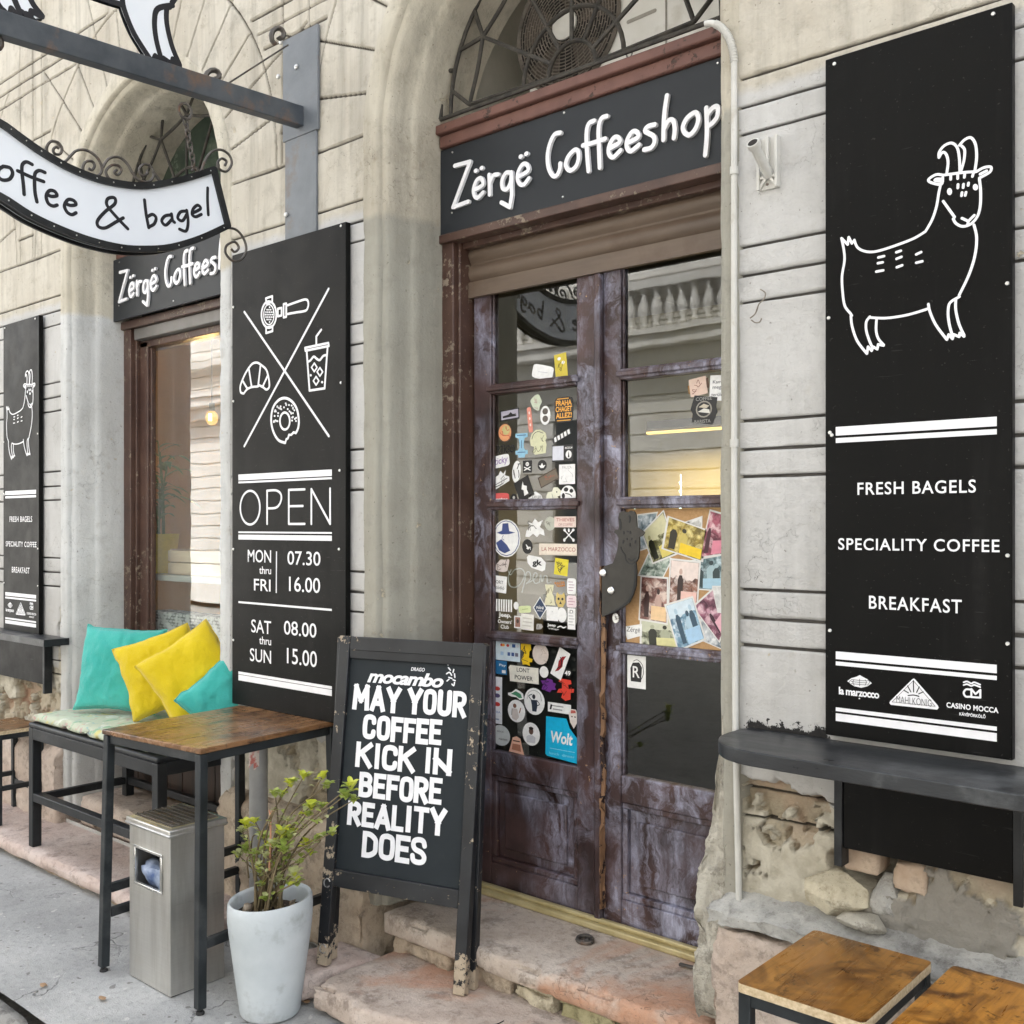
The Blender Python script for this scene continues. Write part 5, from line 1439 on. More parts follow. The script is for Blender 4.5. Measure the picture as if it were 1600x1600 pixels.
# ---- table
def rotz(o_x, o_y, ang): return Matrix.Translation((o_x, o_y, 0)) @ Matrix.Rotation(ang, 4, 'Z')
def bar_table():
    root = thing('bar_table', 'tall narrow café table with brown wooden top and thin black metal frame', 'table', (-3.2, -.31, 0))
    Mx = rotz(-3.198, -.308, math.radians(5.0)); W, D, H = .272, .30, .84
    bm = bmesh.new(); bx(bm, -W, W, -D, D, H - .017, H, mat=Mx); part('tabletop', bm, M['wood_table'], root, bevel=.003)
    bm = bmesh.new(); a = .022
    for s in (-1, 1):
        bx(bm, -W + a, W - a, s * (D - a) - .012, s * (D - a) + .012, H - .048, H - .018, mat=Mx)
        bx(bm, s * (W - a) - .012, s * (W - a) + .012, -D + a + .013, D - a - .013, H - .048, H - .018, mat=Mx)
    part_each('apron', bm, M['frame_dark'], root, bevel=.002)
    for sx in (-1, 1):
        for sy in (-1, 1):
            bm = bmesh.new(); top = Mx @ Vector((sx * (W - .018), sy * (D - .018), H - .019)); bot = Mx @ Vector((sx * (W - .006), sy * (D - .004), .018))
            add_bar(bm, bot, top, .030, .030, Vector((0, 1, 0)))
            l = part('leg', bm, M['frame_dark'], root, bevel=.003)
            bm = bmesh.new(); add_disc(bm, bot - Vector((0, 0, .018)), (0, 0, 1), .014, .010, 12); add_tube(bm, [bot - Vector((0, 0, .01)), bot + Vector((0, 0, .004))], .005, 8)
            part('levelling_foot', bm, M['rubber'], l, smooth=50)
    bm = bmesh.new()
    for s in (-1, 1):
        for z in ((.215,) if s > 0 else (.20, .285)): add_bar(bm, Mx @ Vector((s * (W - .011), -D + .025, z)), Mx @ Vector((s * (W - .011), D - .025, z)), .022, .03)
    add_bar(bm, Mx @ Vector((-W + .03, D - .012, .33)), Mx @ Vector((W - .03, D - .012, .33)), .03, .03)
    part_each('stretcher', bm, M['frame_dark'], root, bevel=.002)
bar_table()

# ---- stools
def stool(label, x0, x1, y0, y1, H, topm, group='wooden topped bar stools', base=0.0, rot=0.0):
    cx, cy = (x0 + x1) / 2, (y0 + y1) / 2
    root = thing('bar_stool', label, 'stool', (cx, cy, base), group)
    Mx = rotz(cx, cy, rot); W, D = (x1 - x0) / 2, (y1 - y0) / 2
    fr = Fr(Mx @ Vector((0, 0, H)), Mx.to_3x3() @ Vector((1, 0, 0)), Mx.to_3x3() @ Vector((0, 1, 0)))
    r = .012; P = []
    for (sx, sy, a0) in ((1, 1, 0), (-1, 1, 90), (-1, -1, 180), (1, -1, 270)):
        for a in range(a0, a0 + 91, 18): P.append((sx * (W - r) + r * math.cos(math.radians(a)), sy * (D - r) + r * math.sin(math.radians(a))))
    bm = bmesh.new(); add_plate(bm, fr, P, -.001, 0); t = part('seat_top', bm, topm, root)
    bm = bmesh.new(); add_plate(bm, fr, [(a * 1.0, b) for a, b in P], -.019, -.0012); part('seat_board', bm, M['chipboard'], root)
    bm = bmesh.new(); a = .017
    for s in (-1, 1):
        bx(bm, -W + a, W - a, s * (D - a) - .011, s * (D - a) + .011, H - .046, H - .0195, mat=Mx)
        bx(bm, s * (W - a) - .011, s * (W - a) + .011, -D + a + .012, D - a - .012, H - .046, H - .0195, mat=Mx)
    part_each('seat_frame', bm, M['frame_dark'], root, bevel=.002)
    for sx in (-1, 1):
        for sy in (-1, 1):
            bm = bmesh.new(); add_bar(bm, Mx @ Vector((sx * (W - .014), sy * (D - .014), base + .002)), Mx @ Vector((sx * (W - .016), sy * (D - .016), H - .020)), .026, .026, Vector((0, 1, 0)))
            part('leg', bm, M['frame_dark'], root, bevel=.002)
    bm = bmesh.new(); zz = base + (H - base) * .3
    for s in (-1, 1):
        add_bar(bm, Mx @ Vector((-W + .03, s * (D - .014), zz)), Mx @ Vector((W - .03, s * (D - .014), zz)), .02, .024)
        add_bar(bm, Mx @ Vector((s * (W - .014), -D + .03, zz + .04)), Mx @ Vector((s * (W - .014), D - .03, zz + .04)), .02, .024)
    part_each('stretcher', bm, M['frame_dark'], root, bevel=.002)
stool('amber wooden stool with chipped pale edge under the right-hand ledge', -1.047, -.780, -.512, -.150, .62, M['wood_stool'])
stool('amber wooden stool at the lower right corner of the photo, half cut off', -.742, -.475, -.50, -.138, .62, wood_top('rustic_amber_top_split', (.38, .155, .026), (.56, .26, .05), (.08, .03, .010), 1, .28, 1.15))
stool('low stool with brown top standing on the pink step at the left edge', -5.52, -5.195, -.262, -.03, .545, M['wood_table'], None, .083)

# ---- bench, cushion, pillows
def bench():
    root = thing('bench', 'black metal bench with footrail standing on the pink step', 'bench', (-4.22, -.05, .083))
    x0, x1, y0, y1, H = -4.785, -3.665, -.292, .205, .648
    bm = bmesh.new(); add_box(bm, x0, x1, y0, y1, H - .022, H); part('seat', bm, M['black'], root, bevel=.008, seg=3)
    bm = bmesh.new()
    for y in (y0 + .022, y1 - .022): add_box(bm, x0 + .04, x1 - .04, y - .02, y + .02, H - .075, H - .0225)
    for x in (x0 + .022, x1 - .022): add_box(bm, x - .02, x + .02, y0 + .043, y1 - .043, H - .075, H - .0225)
    part_each('seat_frame', bm, M['black'], root, bevel=.003)
    for x in (x0 + .022, x1 - .022):
        for y, z in ((y0 + .022, .083), (y1 - .022, .226)):
            bm = bmesh.new(); add_box(bm, x - .021, x + .021, y - .021, y + .021, z, H - .023); part('leg', bm, M['black'], root, bevel=.003)
    bm = bmesh.new(); add_box(bm, x0 + .044, x1 - .044, y0 + .002, y0 + .042, .292, .330)
    part('footrail', bm, M['black'], root, bevel=.003)
    bm = bmesh.new()
    for x in (x0 + .022, x1 - .022): add_box(bm, x - .015, x + .015, y0 + .044, y1 - .044, .285, .318)
    add_box(bm, x0 + .044, x1 - .044, y1 - .036, y1 - .008, .285, .318)
    part_each('stretcher', bm, M['black'], root, bevel=.003)
bench()
def soft_block(x0, x1, y0, y1, z0, z1, sd):
    def sh(P):
        P = P.copy(); t = P[:, 2] > (z0 + z1) / 2
        ex = np.minimum(np.minimum(P[:, 0] - x0, x1 - P[:, 0]), np.minimum(P[:, 1] - y0, y1 - P[:, 1]))
        P[:, 2] -= t * np.exp(-np.clip(ex, 0, 1) / .02) * .014; P[:, 2] += t * (fbm(P, 4, 3, sd) - .5) * .014
        return P
    return grid_block(x0, x1, y0, y1, z0, z1, .015, .003, 6, sd, .008, sh)
one('seat_cushion', soft_block(-4.775, -3.675, -.283, .195, .649, .692, 141), M['floral'], 'thin pale floral seat cushion lying on the bench', 'cushion', smooth=180)

def pillow(name, label, mat, c, size, yaw, lean, roll, seed, T=.075, sag=0.0):
    """square scatter cushion: yaw = facing direction, lean back, roll in its own plane"""
    n = 36; V = []
    u = np.linspace(-1, 1, n + 1)
    uu, vv = np.meshgrid(u, u); uu = uu.ravel(); vv = vv.ravel()
    pin = .07
    X = uu * (1 - pin * (1 - vv ** 2) * np.abs(uu) ** 3) * size / 2; Z = vv * (1 - pin * (1 - uu ** 2) * np.abs(vv) ** 3) * size / 2
    th = T * np.sqrt(np.clip((1 - uu ** 2) * (1 - vv ** 2), 0, 1)) ** .72
    P3 = np.stack([uu * 1.3, vv * 1.3, uu * 0 + seed], 1)
    wr = (fbm(P3, 1.3, 3, seed) - .5) * .035 + (np.abs(fbm(P3 * np.array([1, .5, 1]), 3.2, 4, seed + 3) - .5) - .12) * -.045
    edge = np.sqrt(np.clip((1 - uu ** 2) * (1 - vv ** 2), 0, 1))
    # creases pulled in from the corners
    R = Matrix.Rotation(yaw, 4, 'Z') @ Matrix.Rotation(lean, 4, 'X') @ Matrix.Rotation(roll, 4, 'Y')
    bm = bmesh.new(); sides = []
    rag = (fbm(P3, 3, 3, seed + 9) - .5) * .03
    for s in (-1, 1):
        Yv = s * th + wr * edge * (1 if s < 0 else .5)
        L = []
        for i in range(len(uu)):
            q = Vector((X[i] + rag[i] * .6, Yv[i], Z[i] + rag[i] * .4 - sag * (1 - vv[i]) * 0))
            w = R @ q + Vector(c); L.append(bm.verts.new(w))
        sides.append(L)
    m = n + 1
    for s, L in enumerate(sides):
        for j in range(n):
            for i in range(n):
                a = j * m + i; f = (L[a], L[a + 1], L[a + m + 1], L[a + m]); bm.faces.new(f if s == 0 else f[::-1])
    rim = [j for j in range(m)] + [j * m + n for j in range(1, m)] + [n * m + i for i in range(n - 1, -1, -1)] + [j * m for j in range(n - 1, 0, -1)]
    add_tube(bm, [(sides[0][i].co + sides[1][i].co) / 2 for i in rim], .0032, 6, True)
    bmesh.ops.remove_doubles(bm, verts=bm.verts[:], dist=.0003)
    zmin = min(v.co.z for v in bm.verts)
    for v in bm.verts:                                               # squash onto the seat
        if v.co.z < c[2] - size * .36: v.co.z = max(v.co.z, .694)
    # seam piping
    return one(name, bm, mat, label, 'pillow', 'scatter pillows on the bench', smooth=180)
yw = math.radians(41)
def pil(label, mat, u, v, y, size, dyaw, lean, roll, seed, T=.08, dz=0):
    c = PY(u, v, y); pillow('pillow', label, M[mat], (c.x, c.y, c.z + dz), size, yw + math.radians(dyaw), math.radians(lean), math.radians(roll), seed, T)
pil('turquoise pillow at the left end of the bench', 'teal', 188, 1046, -.02, .385, -6, -12, 3, 1)
pil('yellow pillow leaning on the turquoise one, its corner pointing up', 'yellow', 252, 1050, .02, .34, 4, -14, -20, 2)
pil('yellow pillow nearest the opening hours board', 'yellow', 303, 1056, -.02, .345, 14, -14, -34, 3)
pil('small turquoise pillow at the right end of the bench beside the opening hours board', 'teal', 355, 1094, .0, .29, 26, -10, -40, 4, .06)

# ---- bin
def bin_():
    root = thing('litter_bin', 'square stainless steel litter bin with ashtray grate on top', 'bin', (-3.2, -.485, 0))
    x0, x1, y0, y1, H = -3.334, -3.072, -.586, -.384, .525
    bm = bmesh.new(); ox0, ox1, oz0, oz1 = -3.288, -3.130, .338, .452
    add_box(bm, x0, x1, y0 + .004, y1, .006, .30); add_box(bm, x0, x0 + .004, y0 + .004, y1, .3005, H); add_box(bm, x1 - .004, x1, y0 + .004, y1, .3005, H); add_box(bm, x0 + .0045, x1 - .0045, y1 - .004, y1, .3005, H)
    for a in ((x0, x1, .006, oz0), (x0, x1, oz1, H), (x0, ox0, oz0, oz1), (ox1, x1, oz0, oz1)): add_box(bm, a[0], a[1], y0, y0 + .0038, a[2], a[3])
    part('body', bm, M['steel'], root)
    bm = bmesh.new(); e = .010
    for a in ((ox0 - e, ox1 + e, oz0 - e, oz0), (ox0 - e, ox1 + e, oz1, oz1 + e), (ox0 - e, ox0, oz0, oz1), (ox1, ox1 + e, oz0, oz1)): add_box(bm, a[0], a[1], y0 - .006, y0 - .0002, a[2], a[3])
    part('opening_rim', bm, M['chrome'], root, bevel=.002)
    bm = bmesh.new(); add_box(bm, x0 + .02, x1 - .02, y0 + .085, y1 - .02, .302, .50); part('dark_inside', bm, M['black'], root)  # black block added as the shade inside the bin
    g = grid_block(-3.28, -3.14, y0 + .02, y0 + .08, .304, .40, .012, .025, 16, 150, .01)
    part('liner_bag', g, simple('blue_bin_bag', (.03, .08, .24), (.50, .58, .72), 14, .35, .002, 40), root, smooth=60)
    bm = bmesh.new(); add_box(bm, x0 - .008, x1 + .008, y0 - .010, y1 + .008, H, H + .026); add_box(bm, x0 - .011, x1 + .011, y0 - .013, y1 + .011, H + .004, H + .012)
    part('lid', bm, M['steel'], root, bevel=.004)
    bm = bmesh.new(); add_box(bm, x0 + .014, x1 - .014, y0 + .012, y1 - .012, H + .0262, H + .0275)
    part('ash_tray', bm, simple('ash_and_sand', (.36, .30, .15), (.52, .47, .32), 30, .95, .002, 120, c3=(.14, .13, .11), c3scale=12), root)
    bm = bmesh.new()
    for i in range(17): add_bar(bm, (x0 + .016 + i * .0144, y0 + .012, H + .031), (x0 + .016 + i * .0144, y1 - .012, H + .031), .0032, .003)
    for i in range(8): add_bar(bm, (x0 + .014, y0 + .02 + i * .023, H + .034), (x1 - .014, y0 + .02 + i * .023, H + .034), .0028, .003)
    part('grate', bm, M['iron'], root)
    bm = bmesh.new(); add_box(bm, x0 + .006, x1 - .006, y0 + .006, y1 - .006, 0, .006); part('foot', bm, M['black'], root)
bin_()

# ---- planter and shrub
PC = Vector((-2.752, -.425, 0))
def planter():
    root = thing('planter', 'tall pale grey tapered planter at the kerb end of the step', 'planter', PC)
    prof = [(.0, .0), (.080, .0), (.090, .004), (.0945, .012), (.104, .08), (.116, .17), (.127, .25), (.1325, .30), (.1335, .335), (.132, .360), (.128, .368), (.122, .367), (.118, .358), (.116, .335), (.114, .312)]
    n = 56; bm = bmesh.new(); R = []
    for r, z in prof:
        ring = []
        for k in range(n):
            a = 2 * math.pi * k / n
            d = Vector((math.cos(a), math.sin(a), 0))
            zz = z + (d.dot(RT) * .010 + d.dot(FW) * .002) * max(0, (z - .25) / .13)
            ring.append(bm.verts.new(PC + d * r + Vector((0, 0, zz))))
        R.append(ring)
    for A, B in zip(R[1:], R[2:]):
        for k in range(n): bm.faces.new((A[k], A[(k + 1) % n], B[(k + 1) % n], B[k]))
    bm.faces.new(R[1][::-1]); bmesh.ops.delete(bm, geom=R[0], context='VERTS')
    part('pot', bm, simple('pale_fibre_cement', (.46, .505, .525), (.57, .61, .63), 5, .6, .0008, 120, c3=(.36, .39, .39), c3scale=8), root, smooth=60)
    bm = bmesh.new(); rings = []
    for j in range(9):
        rr = .1155 * j / 8
        rings.append([bm.verts.new(PC + Vector((rr * math.cos(2 * math.pi * k / 36), rr * math.sin(2 * math.pi * k / 36), .316 + .012 * (vnoise([[rr * 60 + k % 36, k * 1.7, j]], 5)[0] - .5)))) for k in range(36)])
    for A, B in zip(rings, rings[1:]):
        for k in range(36): bm.faces.new((A[k], A[(k + 1) % 36], B[(k + 1) % 36], B[k]))
    part('soil', bm, M['soil'], root, smooth=60)
    for k in range(9):
        a = rnd.uniform(0, 6.28); r = rnd.uniform(.03, .1); c = PC + Vector((r * math.cos(a), r * math.sin(a), .335)); s = rnd.uniform(.006, .012)
        part('pebble', grid_block(c.x - s, c.x + s, c.y - s * .7, c.y + s * .7, c.z - s * .5, c.z + s * .5, .006, .003, 60, 160 + k, .006), M['mortar'] if k % 2 else M['plinth'], root, smooth=180)
planter()
def shrub():
    root = thing('shrub', 'sparse yellow-green shrub growing in the pale planter', 'plant', PC + Vector((0, 0, .33)))
    rn = random.Random(4)
    # leaf clusters: (photo pixel, distance behind wall plane, size)
    cl = [(455, 1222, -.43, 1.1, 1), (475, 1212, -.42, 1.0, 1), (440, 1240, -.45, .9, 0), (430, 1240, -.46, .8, 0), (505, 1212, -.40, 1.0, 1), (512, 1226, -.40, .8, 0), (548, 1228, -.47, 1.0, 1), (540, 1242, -.48, 1.0, 0), (552, 1250, -.46, .8, 0),
          (487, 1258, -.43, 1.0, 1), (480, 1270, -.43, .9, 0), (505, 1258, -.42, .7, 0), (385, 1288, -.46, 1.0, 1), (398, 1282, -.45, .8, 1), (378, 1296, -.45, .7, 2), (412, 1305, -.44, .9, 0), (440, 1298, -.46, 1.2, 1), (452, 1306, -.45, 1.1, 0), (462, 1302, -.43, .9, 1), (428, 1318, -.47, 1.0, 2), (445, 1326, -.48, 1.1, 0),
          (384, 1326, -.46, 1.0, 0), (372, 1335, -.45, .8, 2), (402, 1330, -.47, 1.0, 0), (415, 1336, -.47, .9, 2), (480, 1318, -.42, 1.0, 1), (485, 1332, -.41, .9, 0), (520, 1300, -.44, .8, 0), (500, 1306, -.43, .8, 0), (497, 1312, -.42, .7, 2), (460, 1365, -.46, 1.0, 2), (465, 1378, -.44, .9, 0), (436, 1372, -.45, .9, 2), (404, 1352, -.47, .8, 2), (410, 1380, -.46, .7, 0), (415, 1402, -.47, .8, 0), (436, 1345, -.44, .8, 2), (470, 1345, -.44, .6, 0), (450, 1280, -.44, .6, 2), (432, 1352, -.45, .7, 0), (395, 1345, -.45, .8, 0), (420, 1322, -.45, .9, 0), (438, 1312, -.44, .9, 1)]
    sb = bmesh.new(); L = [bmesh.new(), bmesh.new(), bmesh.new()]
    tips = [(PY(u, v, y), s, k) for u, v, y, s, k in cl]
    def leaf_(bm, p, d, up, ln, wd):
        d = d.normalized(); s = d.cross(up)
        if s.length < .05: s = d.cross(Vector((1, 0, 0)))
        s.normalize(); nrm = s.cross(d)
        prof = ((0, .0, 0), (.25, .34, .05), (.55, .5, .08), (.82, .34, .05), (1, .0, -.04))
        l = []; r = []; c = []
        for t, w, hgt in prof:
            b = p + d * (ln * t) + nrm * (hgt * ln * .8)
            c.append(bm.verts.new(b)); 
            l.append(bm.verts.new(b + s * (w * wd) + nrm * (w * wd * .35)) if w else None); r.append(bm.verts.new(b - s * (w * wd) + nrm * (w * wd * .35)) if w else None)
        for i in range(4):
            for S, rev in ((l, 0), (r, 1)):
                q = [x for x in (c[i], c[i + 1], S[i + 1], S[i]) if x is not None]
                bm.faces.new(q[::-1] if rev else q)
    for i, (t, s, k) in enumerate(tips):
        # stem from the soil, forking on the way
        b = PC + Vector((rn.uniform(-.05, .05), rn.uniform(-.045, .04), .325))
        d = t - b; mid = b + d * rn.uniform(.4, .55) + Vector((rn.uniform(-.02, .02), rn.uniform(-.02, .02), d.z * .08)) - Vector((d.x, d.y, 0)) * .15
        if i % 2 == 0 or t.z > .6: add_tube(sb, smooth_pts([tuple(b), tuple(mid), tuple(t)], 7), .0042 if i % 3 else .0055, 6, r2=.0016)
        else:
            o = tips[i - 1][0]; add_tube(sb, smooth_pts([tuple(b.lerp(o, .55)), tuple(o.lerp(t, .5) - Vector((0, 0, .015))), tuple(t)], 5), .003, 5, r2=.0014)
        nl = rn.randint(8, 11)
        for j in range(nl):
            a = j * 2.4 + rn.uniform(-.4, .4); el = rn.uniform(.0, .9) + .25 * (j / nl)
            d = Vector((math.cos(a) * math.cos(el), math.sin(a) * math.cos(el), math.sin(el)))
            p = t + Vector((0, 0, -.018 * j / nl)) * s
            kk = k if rn.random() < .75 else rn.choice((0, 1, 2))
            leaf_(L[kk], p, d, Vector((0, 0, 1)), rn.uniform(.022, .038) * s, rn.uniform(.017, .026) * s)
        # a few leaves down the twig
        for j in range(5):
            q = mid.lerp(t, rn.uniform(.0, .95)); a = rn.uniform(0, 6.28)
            leaf_(L[rn.choice((0, 2))], q + Vector((rn.uniform(-.008, .008), rn.uniform(-.008, .008), 0)), Vector((math.cos(a), math.sin(a), .4)), Vector((0, 0, 1)), rn.uniform(.014, .026), .016)
    part('stem', sb, M['stem'], root, smooth=60)
    for bm, mt, nm in zip(L, ('leaf', 'leaf_young', 'leaf_pale'), ('leaf', 'young_leaf', 'pale_leaf')): part('foliage', bm, M[mt], root, smooth=60)
    bm = bmesh.new(); b = PY(421, 1360, -.46); t = PY(423, 1270, -.45); add_tube(bm, [b, b.lerp(t, .5) + Vector((.003, 0, 0)), t], .004, 6, r2=.003)
    for s in (-1, 1): add_tube(bm, [t - Vector((0, 0, .012)), t + Vector((s * .008, 0, .008))], .0025, 5)
    part('dry_twig', bm, flat((190, 140, 110), .8), root, smooth=60)
shrub()
# ================================================================== chalkboard easel
def easel():
    BL = Vector((-2.738, -.246, .100)); A = Vector((.9620, .2730, 0)).normalized(); n = Vector((-A.y, A.x, 0)); th = math.radians(7.2)
    B = (Vector((0, 0, 1)) * math.cos(th) + n * math.sin(th)).normalized()
    root = thing('chalkboard', 'worn black A-board with white painted lettering leaning beside the door', 'sign', BL + A * .276)
    W, H = .553, 1.08
    fr = Fr(BL, A, B)                                                # right x up = towards the viewer
    def fbox(bm, a0, a1, b0, b1, h0, h1):
        vs = [bm.verts.new(fr.w(a, b, h)) for h in (h0, h1) for b in (b0, b1) for a in (a0, a1)]
        for f in ((0, 2, 3, 1), (4, 5, 7, 6), (0, 1, 5, 4), (2, 6, 7, 3), (0, 4, 6, 2), (1, 3, 7, 5)): bm.faces.new([vs[i] for i in f])
    st = .042
    for a in (0, W - st):
        bm = bmesh.new(); fbox(bm, a, a + st, .002, H, -.018, .012); part('leg', bm, M['leg_worn'], root, bevel=.003)
    bm = bmesh.new(); fbox(bm, st + .0005, W - st - .0005, H - .048, H - .001, -.016, .010); fbox(bm, st + .0005, W - st - .0005, .255, .312, -.016, .009)
    part_each('rail', bm, M['black_worn'], root, bevel=.003)
    bm = bmesh.new(); fbox(bm, st - .004, W - st + .004, .308, H - .044, -.012, -.004); part('board', bm, M['chalk'], root)
    # rear trestle, folded close behind
    b2 = (Vector((0, 0, 1)) * math.cos(math.radians(4.4)) + n * math.sin(math.radians(4.4))).normalized()
    f2 = Fr(BL + n * .052 + A * .012, A, b2)
    for a in (0, W - st):
        bm = bmesh.new()
        vs = [bm.verts.new(f2.w(x, y, h)) for h in (-.016, .012) for y in (.002, H - .01) for x in (a - .020 if a == 0 else a + .002, a + st - .024 if a == 0 else a + st - .004)]
        for f in ((0, 2, 3, 1), (4, 5, 7, 6), (0, 1, 5, 4), (2, 6, 7, 3), (0, 4, 6, 2), (1, 3, 7, 5)): bm.faces.new([vs[i] for i in f])
        part('rear_leg', bm, M['leg_worn'], root, bevel=.003)
    bm = bmesh.new()
    add_bar(bm, f2.w(.03, .30, 0), f2.w(W - .04, .30, 0), .018, .04); add_bar(bm, f2.w(.03, H - .06, 0), f2.w(W - .04, H - .06, 0), .018, .04)
    part_each('rear_rail', bm, M['black_worn'], root, bevel=.003)
    bm = bmesh.new()
    for a, b in ((.022, .265), (.024, .055)):
        add_tube(bm, [fr.w(a + .012 * math.cos(t), b + .014 * math.sin(t), .0135) for t in np.linspace(.4, 5.6, 12)], .0022, 5)
    part_each('ring', bm, M['bolt'], root, smooth=60)
    # lettering
    G = {'M': [[(0, 0), (.06, 1)], [(.06, 1), (.5, .36)], [(.5, .36), (.94, 1)], [(.94, 1), (1, 0)]], 'A': [[(0, 0), (.5, 1)], [(.5, 1), (1, 0)], [(.2, .27), (.8, .27)]],
         'Y': [[(0, 1), (.5, .48)], [(1, 1), (.5, .48)], [(.5, .48), (.5, 0)]], 'U': [[(0, 1), (0, .3), (.1, .08), (.5, 0), (.9, .08), (1, .3), (1, 1)]],
         'R': [[(0, 0), (0, 1)], [(0, 1), (.6, 1), (.95, .88), (.95, .62), (.6, .48), (0, .47)], [(.45, .47), (1, 0)]], 'F': [[(0, 0), (0, 1)], [(0, 1), (1, 1)], [(0, .53), (.8, .53)]],
         'E': [[(0, 0), (0, 1)], [(0, 1), (1, 1)], [(0, .52), (.85, .52)], [(0, 0), (1, 0)]], 'K': [[(0, 0), (0, 1)], [(1, 1), (.05, .48)], [(.3, .6), (1, 0)]], 'I': [[(.5, 0), (.5, 1)]],
         'N': [[(0, 0), (0, 1)], [(0, 1), (0, .72)], [(0, .62), (1, .05)], [(1, 1), (1, 0)]], 'B': [[(0, 0), (0, 1)], [(0, 1), (.6, 1), (.92, .86), (.85, .62), (.5, .53), (0, .53)], [(0, .53), (.6, .53), (1, .38), (.95, .1), (.6, 0), (0, 0)]],
         'L': [[(0, 1), (0, 0)], [(0, 0), (1, 0)]], 'T': [[(0, 1), (1, 1)], [(.5, 1), (.5, 0)]], 'D': [[(0, 0), (0, 1)], [(0, 1), (.5, .98), (.95, .78), (1, .5), (.95, .2), (.5, .02), (0, 0)]],
         'S': [[(.98, .76), (.85, .95), (.5, 1), (.12, .93), (.02, .74), (.2, .56), (.75, .44), (1, .25), (.88, .06), (.5, 0), (.1, .06), (0, .26)]],
         'C': [[(1, .74), (.92, .93), (.5, 1), (.1, .92), (0, .65), (0, .35), (.1, .08), (.5, 0), (.92, .07), (1, .26)]], 'O': [[(.5, 1), (.1, .92), (0, .65), (0, .35), (.1, .08), (.5, 0), (.9, .08), (1, .35), (1, .65), (.9, .92), (.5, 1)]]}
    WD = {'M': 1.25, 'A': 1.05, 'Y': 1.0, 'I': .30, ' ': .55, 'K': .95, 'N': 1.0, 'T': .95, 'L': .7, 'E': .72, 'F': .72}
    zc = zoomer(510, 1010, 4.444); cf = fr.off(-.0038)
    bm = bmesh.new()
    for s, lb, lt, rt, rb in (('MAY YOUR', (180, 440), (190, 262), (972, 312), (972, 498)), ('COFFEE', (246, 643), (262, 470), (808, 512), (800, 690)), ('KICK IN', (196, 838), (214, 662), (880, 716), (862, 900)),
                              ('BEFORE', (220, 1045), (234, 872), (812, 916), (800, 1103)), ('REALITY', (140, 1240), (156, 1072), (858, 1130), (808, 1318)), ('DOES', (242, 1465), (256, 1282), (706, 1322), (690, 1520))):
        pl, pt, pr, pb = (cf.px(*zc(p)) for p in (lb, lt, rt, rb))
        a0 = (pl[0] + pt[0]) / 2; a1 = (pr[0] + pb[0]) / 2
        lw = .0172; gap = .32
        ws = [WD.get(c, .85) for c in s]
        ww = .0172
        tot = sum(ws); free = (a1 - a0) - ww * sum(1 for c in s if c != ' ') - .003 * (len(s) - 1)
        k = free / tot; a = a0; bm = bmesh.new()
        for i, c in enumerate(s):
            w = ws[i] * k
            f_ = (a - a0) / (a1 - a0)
            b0 = pl[1] + (pb[1] - pl[1]) * f_ + ww / 2; b1 = pt[1] + (pr[1] - pt[1]) * f_ - ww / 2
            if c == ' ':
                a += w + .003; part('lettering', bm, M['white'], root); bm = bmesh.new(); continue
            for S in G[c]:
                curved = len(S) > 4
                add_stroke(bm, cf, [(a + ww / 2 + x * w + math.sin(i * 7.3) * .0012, b0 + (b1 - b0) * y + math.cos(i * 5.1) * .0015) for x, y in S], ww * (1 + .06 * math.sin(i * 3.3)), .0008, 0, False, curved, square=(not curved))
            a += w + ww + .003
        part('lettering', bm, M['white'], root); bm = bmesh.new()
    bm.free()
    bm = bmesh.new()
    def tx(s, l, r, bold, shear, rot=0):
        a0, b0 = cf.px(*zc(l)); a1, b1 = cf.px(*zc(r)); add_text(bm, cf, s, a0, a1, min(b0, b1), max(b0, b1), .0009, 0, bold, shear, .95, rot)
    a0, b0 = cf.px(*zc((284, 238))); a1, b1 = cf.px(*zc((815, 240))); hgt = cf.px(*zc((545, 165)))[1] - cf.px(*zc((545, 250)))[1]
    add_text(bm, cf, 'mocambo', a0, a1, (b0 + b1) / 2 - hgt * .36, (b0 + b1) / 2 + hgt * .74, .0009, 0, .035, .3, .9)
    part('maker_mark', bm, M['white'], root); bm = bmesh.new()
    a0, b0 = cf.px(*zc((588, 166))); a1, b1 = cf.px(*zc((684, 162))); add_text(bm, cf, 'DRAGO', a0, a1, (b0 + b1) / 2 - .004, (b0 + b1) / 2 + .008, .0009, 0, .02, .2)
    part('maker_mark', bm, M['white'], root)
    bm = bmesh.new()
    for P in ([(838, 115), (845, 128)], [(848, 148), (862, 165)], [(885, 160), (880, 180)], [(835, 190), (855, 180), (870, 200)], [(890, 190), (893, 215)], [(850, 215), (872, 222)], [(838, 240), (852, 228)], [(880, 232), (895, 238)], [(872, 262), (885, 272), (890, 250)]):
        add_stroke(bm, cf, [cf.px(*zc(p)) for p in P], .0042, .0009)
    part('emblem', bm, M['white'], root)
easel()

